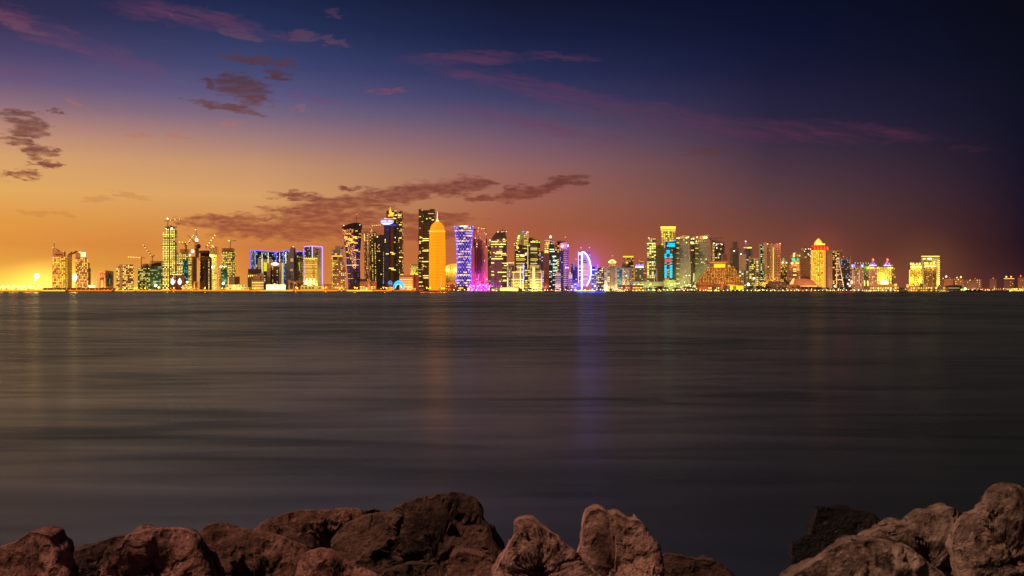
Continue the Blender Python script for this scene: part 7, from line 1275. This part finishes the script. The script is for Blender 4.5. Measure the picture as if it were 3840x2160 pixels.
trees = [(2118, 15, 10.5), (2140, 15, 11), (2003, 13, 9.5), (2018, 13, 10), (2035, 12, 8), (1972, 12, 9), (2068, 14, 10), (2092, 13, 9), (2105, 12, 8), (2172, 12, 8), (2186, 12, 8), (2210, 12, 8), (2228, 9, 7), (2255, 10, 8), (2290, 10, 8), (2425, 14, 11), (2440, 15, 12), (2458, 14, 9), (2472, 14, 15), (2485, 13, 15), (2500, 14, 13), (2530, 12, 12), (2545, 13, 12), (2582, 16, 14), (2620, 10, 6), (2805, 14, 14), (2820, 16, 17), (2835, 16, 17), (2850, 15, 16), (2866, 13, 15), (2880, 14, 16), (2892, 12, 15), (2925, 13, 12), (2940, 14, 13), (2976, 14, 14), (2990, 18, 17), (3004, 15, 15), (3022, 15, 15), (3036, 16, 15), (3052, 14, 13), (3072, 15, 13), (3085, 18, 14), (3098, 14, 13), (3120, 12, 10), (3135, 12, 10), (3180, 14, 12), (3196, 14, 12), (3235, 10, 8), (3372, 12, 9), (3382, 13, 12), (3395, 10, 8), (3482, 10, 10), (3500, 9, 8), (1405, 8, 7), (1440, 8, 7), (1570, 11, 8), (1585, 10, 8), (1680, 11, 11), (1690, 9, 9), (1735, 9, 7)]
for px, w_, h_ in trees:
    src = rnd.choice(rts); sw = {rts[0]: 21, rts[1]: 15, rts[2]: 19}[src]; sh = {rts[0]: 13, rts[1]: 10, rts[2]: 13}[src]
    o = copy_thing(src, (X(px, 2842), 2842 + rnd.uniform(-10, 12), G - 1.5)); o.scale = (w_ / sw, w_ / sw, h_ / sh); o.rotation_euler = (0, 0, rnd.uniform(0, 6))
    if px < 1760: o['label'] = 'dark round crowned shade tree on the far shore, left of the lattice tower'
pp = palm(1120, 2836, 8, 5, PL)
for px in [725, 905, 918, 1075, 1088, 1136, 1142, 1150, 1163, 1175, 1186, 1195, 1205, 1245, 1262, 1300, 1318, 1368, 1420, 1456, 1520, 1580, 1625, 1648, 1705, 2300, 2460, 2510, 2640, 2908, 2915, 2960, 3160, 3385, 3470]:
    o = copy_thing(pp, (X(px, 2838), 2838 + rnd.uniform(-6, 10), G), None, rnd.uniform(.7, 1.1)); o.rotation_euler = (0, 0, rnd.uniform(0, 6))
low = 'low dark bush on the far quay, left part of the shore'
def bush(px, w, h):
    o = copy_thing(rts[1], (X(px, 2832), 2832, G - 1.2), low); o.name = 'bush'; o['category'] = 'bush'; o['group'] = 'low bushes on the far quay'; o.scale = (w / 15, w / 15, h / 10)
for px in list(range(8, 160, 11)) + list(range(200, 470, 21)): bush(px + rnd.uniform(-3, 3), rnd.uniform(4, 8), rnd.uniform(4, 7))
# -- pyramid hotel
b = B('pyramid_hotel', 'pyramid shaped brown hotel studded with rows of lights under a flared flat roof', 'hotel', 2700, 2960)
py_ = fac((.22, .07, .03), (.10, .03, .015), (1, .40, .06), (1, .55, .14), 4.1, 3.6, .40, .42, .97, 0, 4, 2.2)
b.prism('left_slope', [(2609, 4), (2704, -4), (2704, 40), (2609, 40)], [1066, 1066, 1066, 1066], mat((.3, .11, .05)), 1076)
b.outline('terrace_wall', [(2609, 1066), (2663, 1004), (2725, 1004), (2702, 1066)], 0, 30, py_); b.outline('terrace_wall', [(2702, 1066), (2729, 1000), (2754, 999), (2789, 1066)], 2, 30, py_)
b.outline('spine', [(2700, 1088), (2703, 1066), (2723, 1006), (2730, 1004), (2711, 1066), (2710, 1088)], -4, 6, mat((.55, .28, .12)))
b.box('roof_hall', 2663, 2725, 987, mat((.5, .34, .10)), 1005, 2, 24); b.box('roof_glow', 2678, 2720, 990, lamp((1, .62, .02), 1.25), 1003, .8, 1.8); b.outline('flared_roof', [(2650, 979), (2732, 978), (2730, 983), (2727, 987), (2660, 987)], -4, 30, mat((.62, .28, .10))); b.box('roof_glow', 2661, 2725, 984.5, lamp((1, .5, .05), .8), 986.5, -5, -4.2)
b.outline('roof_strut', [(2722, 1005), (2729, 984), (2732, 981), (2727, 1004)], -4.6, -4.1, mat((.6, .3, .14))); b.rev('roof_cap', 2734, [(995, 3), (996.5, 5), (999, 5)], lamp((1, .75, .3), .9), 12)
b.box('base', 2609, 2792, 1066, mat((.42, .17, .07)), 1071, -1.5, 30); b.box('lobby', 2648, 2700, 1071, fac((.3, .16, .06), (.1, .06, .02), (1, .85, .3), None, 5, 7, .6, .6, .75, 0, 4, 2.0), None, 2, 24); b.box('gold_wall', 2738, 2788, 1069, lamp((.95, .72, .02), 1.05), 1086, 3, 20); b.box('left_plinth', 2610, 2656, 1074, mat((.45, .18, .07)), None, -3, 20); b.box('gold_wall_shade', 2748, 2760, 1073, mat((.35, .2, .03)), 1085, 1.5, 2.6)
b.flood(2740, 1078, -10, 1.4e4, (1, .75, .1)); b.flood(2640, 1080, -20, 1.2e4, (1, .4, .08)); b.flood(2690, 1010, -14, 7e3, (1, .6, .1)); b.flood(2706, 1060, -30, 1.6e4, (1, .5, .12)); b.flood(2760, 1050, -40, 1e4, (1, .4, .1))
b = B('shore_villa', 'small brown villa with glowing yellow windows among the trees below the louvred brown tower', 'building', 2475, 2890)
b.box('wall', 2455, 2486, 1077, fac((.3, .14, .06), (.1, .05, .02), (1, .75, .08), None, 6, 5, .7, .5, .7, 0, 4, 1.8), d1=12); b.box('roof', 2452, 2490, 1073, mat((.16, .07, .04)), 1077, -2, 14)
# -- boats and buoys
def boat(label, px, py, D, L, hullc, glowc, gs):
    b = B('boat', label, 'boat', px, D, base=0.0); k0 = D / FP; hw = L / 2 / k0
    zr = HOR + CAMZ / k0
    b.outline('hull', [(px - hw, zr - 2.6), (px - hw * .8, zr - .2), (px + hw * .75, zr - .2), (px + hw, zr - 3.4), (px + hw * .5, zr - 2.4)], -2, 2, mat(hullc, .5))
    b.box('cabin', px - hw * .5, px + hw * .35, zr - 4.6, fac(hullc, (.2, .1, .03), glowc, None, 1.6, 2.6, .6, .5, .9, 0, 4, gs), zr - 2.4, -1.4, 1.4); b.bars('mast', [((px, zr - 4.6, 0), (px, zr - 8, 0))], .12, mat((.3, .2, .1)))
    for k in range(4): b.ball('deck_lamp', px - hw * .8 + hw * 1.5 * k / 3, zr - 3.2, .9, lamp(glowc, 4), -2.2)
    return b
b = boat('orange lit wooden boat moored below the violet domed towers', 3253, 1090, 2790, 16, (.5, .22, .08), (1, .5, .08), 2.2); b.flood(3253, 1084, -14, 2e3, (1, .45, .08))
b = boat('small dark boat with two cream lamps below the teal glass block', 2330, 1092, 2740, 20, (.06, .04, .04), (1, .85, .5), 1.2)
b = boat('flat pale motor boat lying left of the green glowing terraced building', 3540, 1092, 2780, 26, (.3, .22, .2), (1, .6, .3), .8)
b = B('pontoon', 'long flat yellow lit pontoon at the water edge below the glowing arc tower', 'pontoon', 2194, 2790, base=0.0)
b.box('deck', 2157, 2232, 1091.5, mat((.4, .3, .1)), 1094.5, 0, 12); b.box('lit_edge', 2158, 2231, 1088.6, lamp((1, .72, .06), 1.9), 1091.4, 1, 4)
for px, lab, cl in ((3788, 'green navigation buoy light floating near the right edge', (.03, 1, .15)), (3419, 'red navigation buoy light below the left golden crowned tower', (1, .08, .04))):
    b = B('buoy', lab, 'buoy', px, 2700, base=0.0); b.rev('float', px, [(1092.5, .5), (1093.5, 1.4), (1095.5, 1.6)], mat((.1, .15, .1)), 10); b.bars('stem', [((px, 1093, 0), (px, 1091.5, 0))], .2, mat((.1, .1, .1))); b.ball('light', px, 1091.2, 2.0 if px > 3500 else 1.8, lamp(cl, 4))
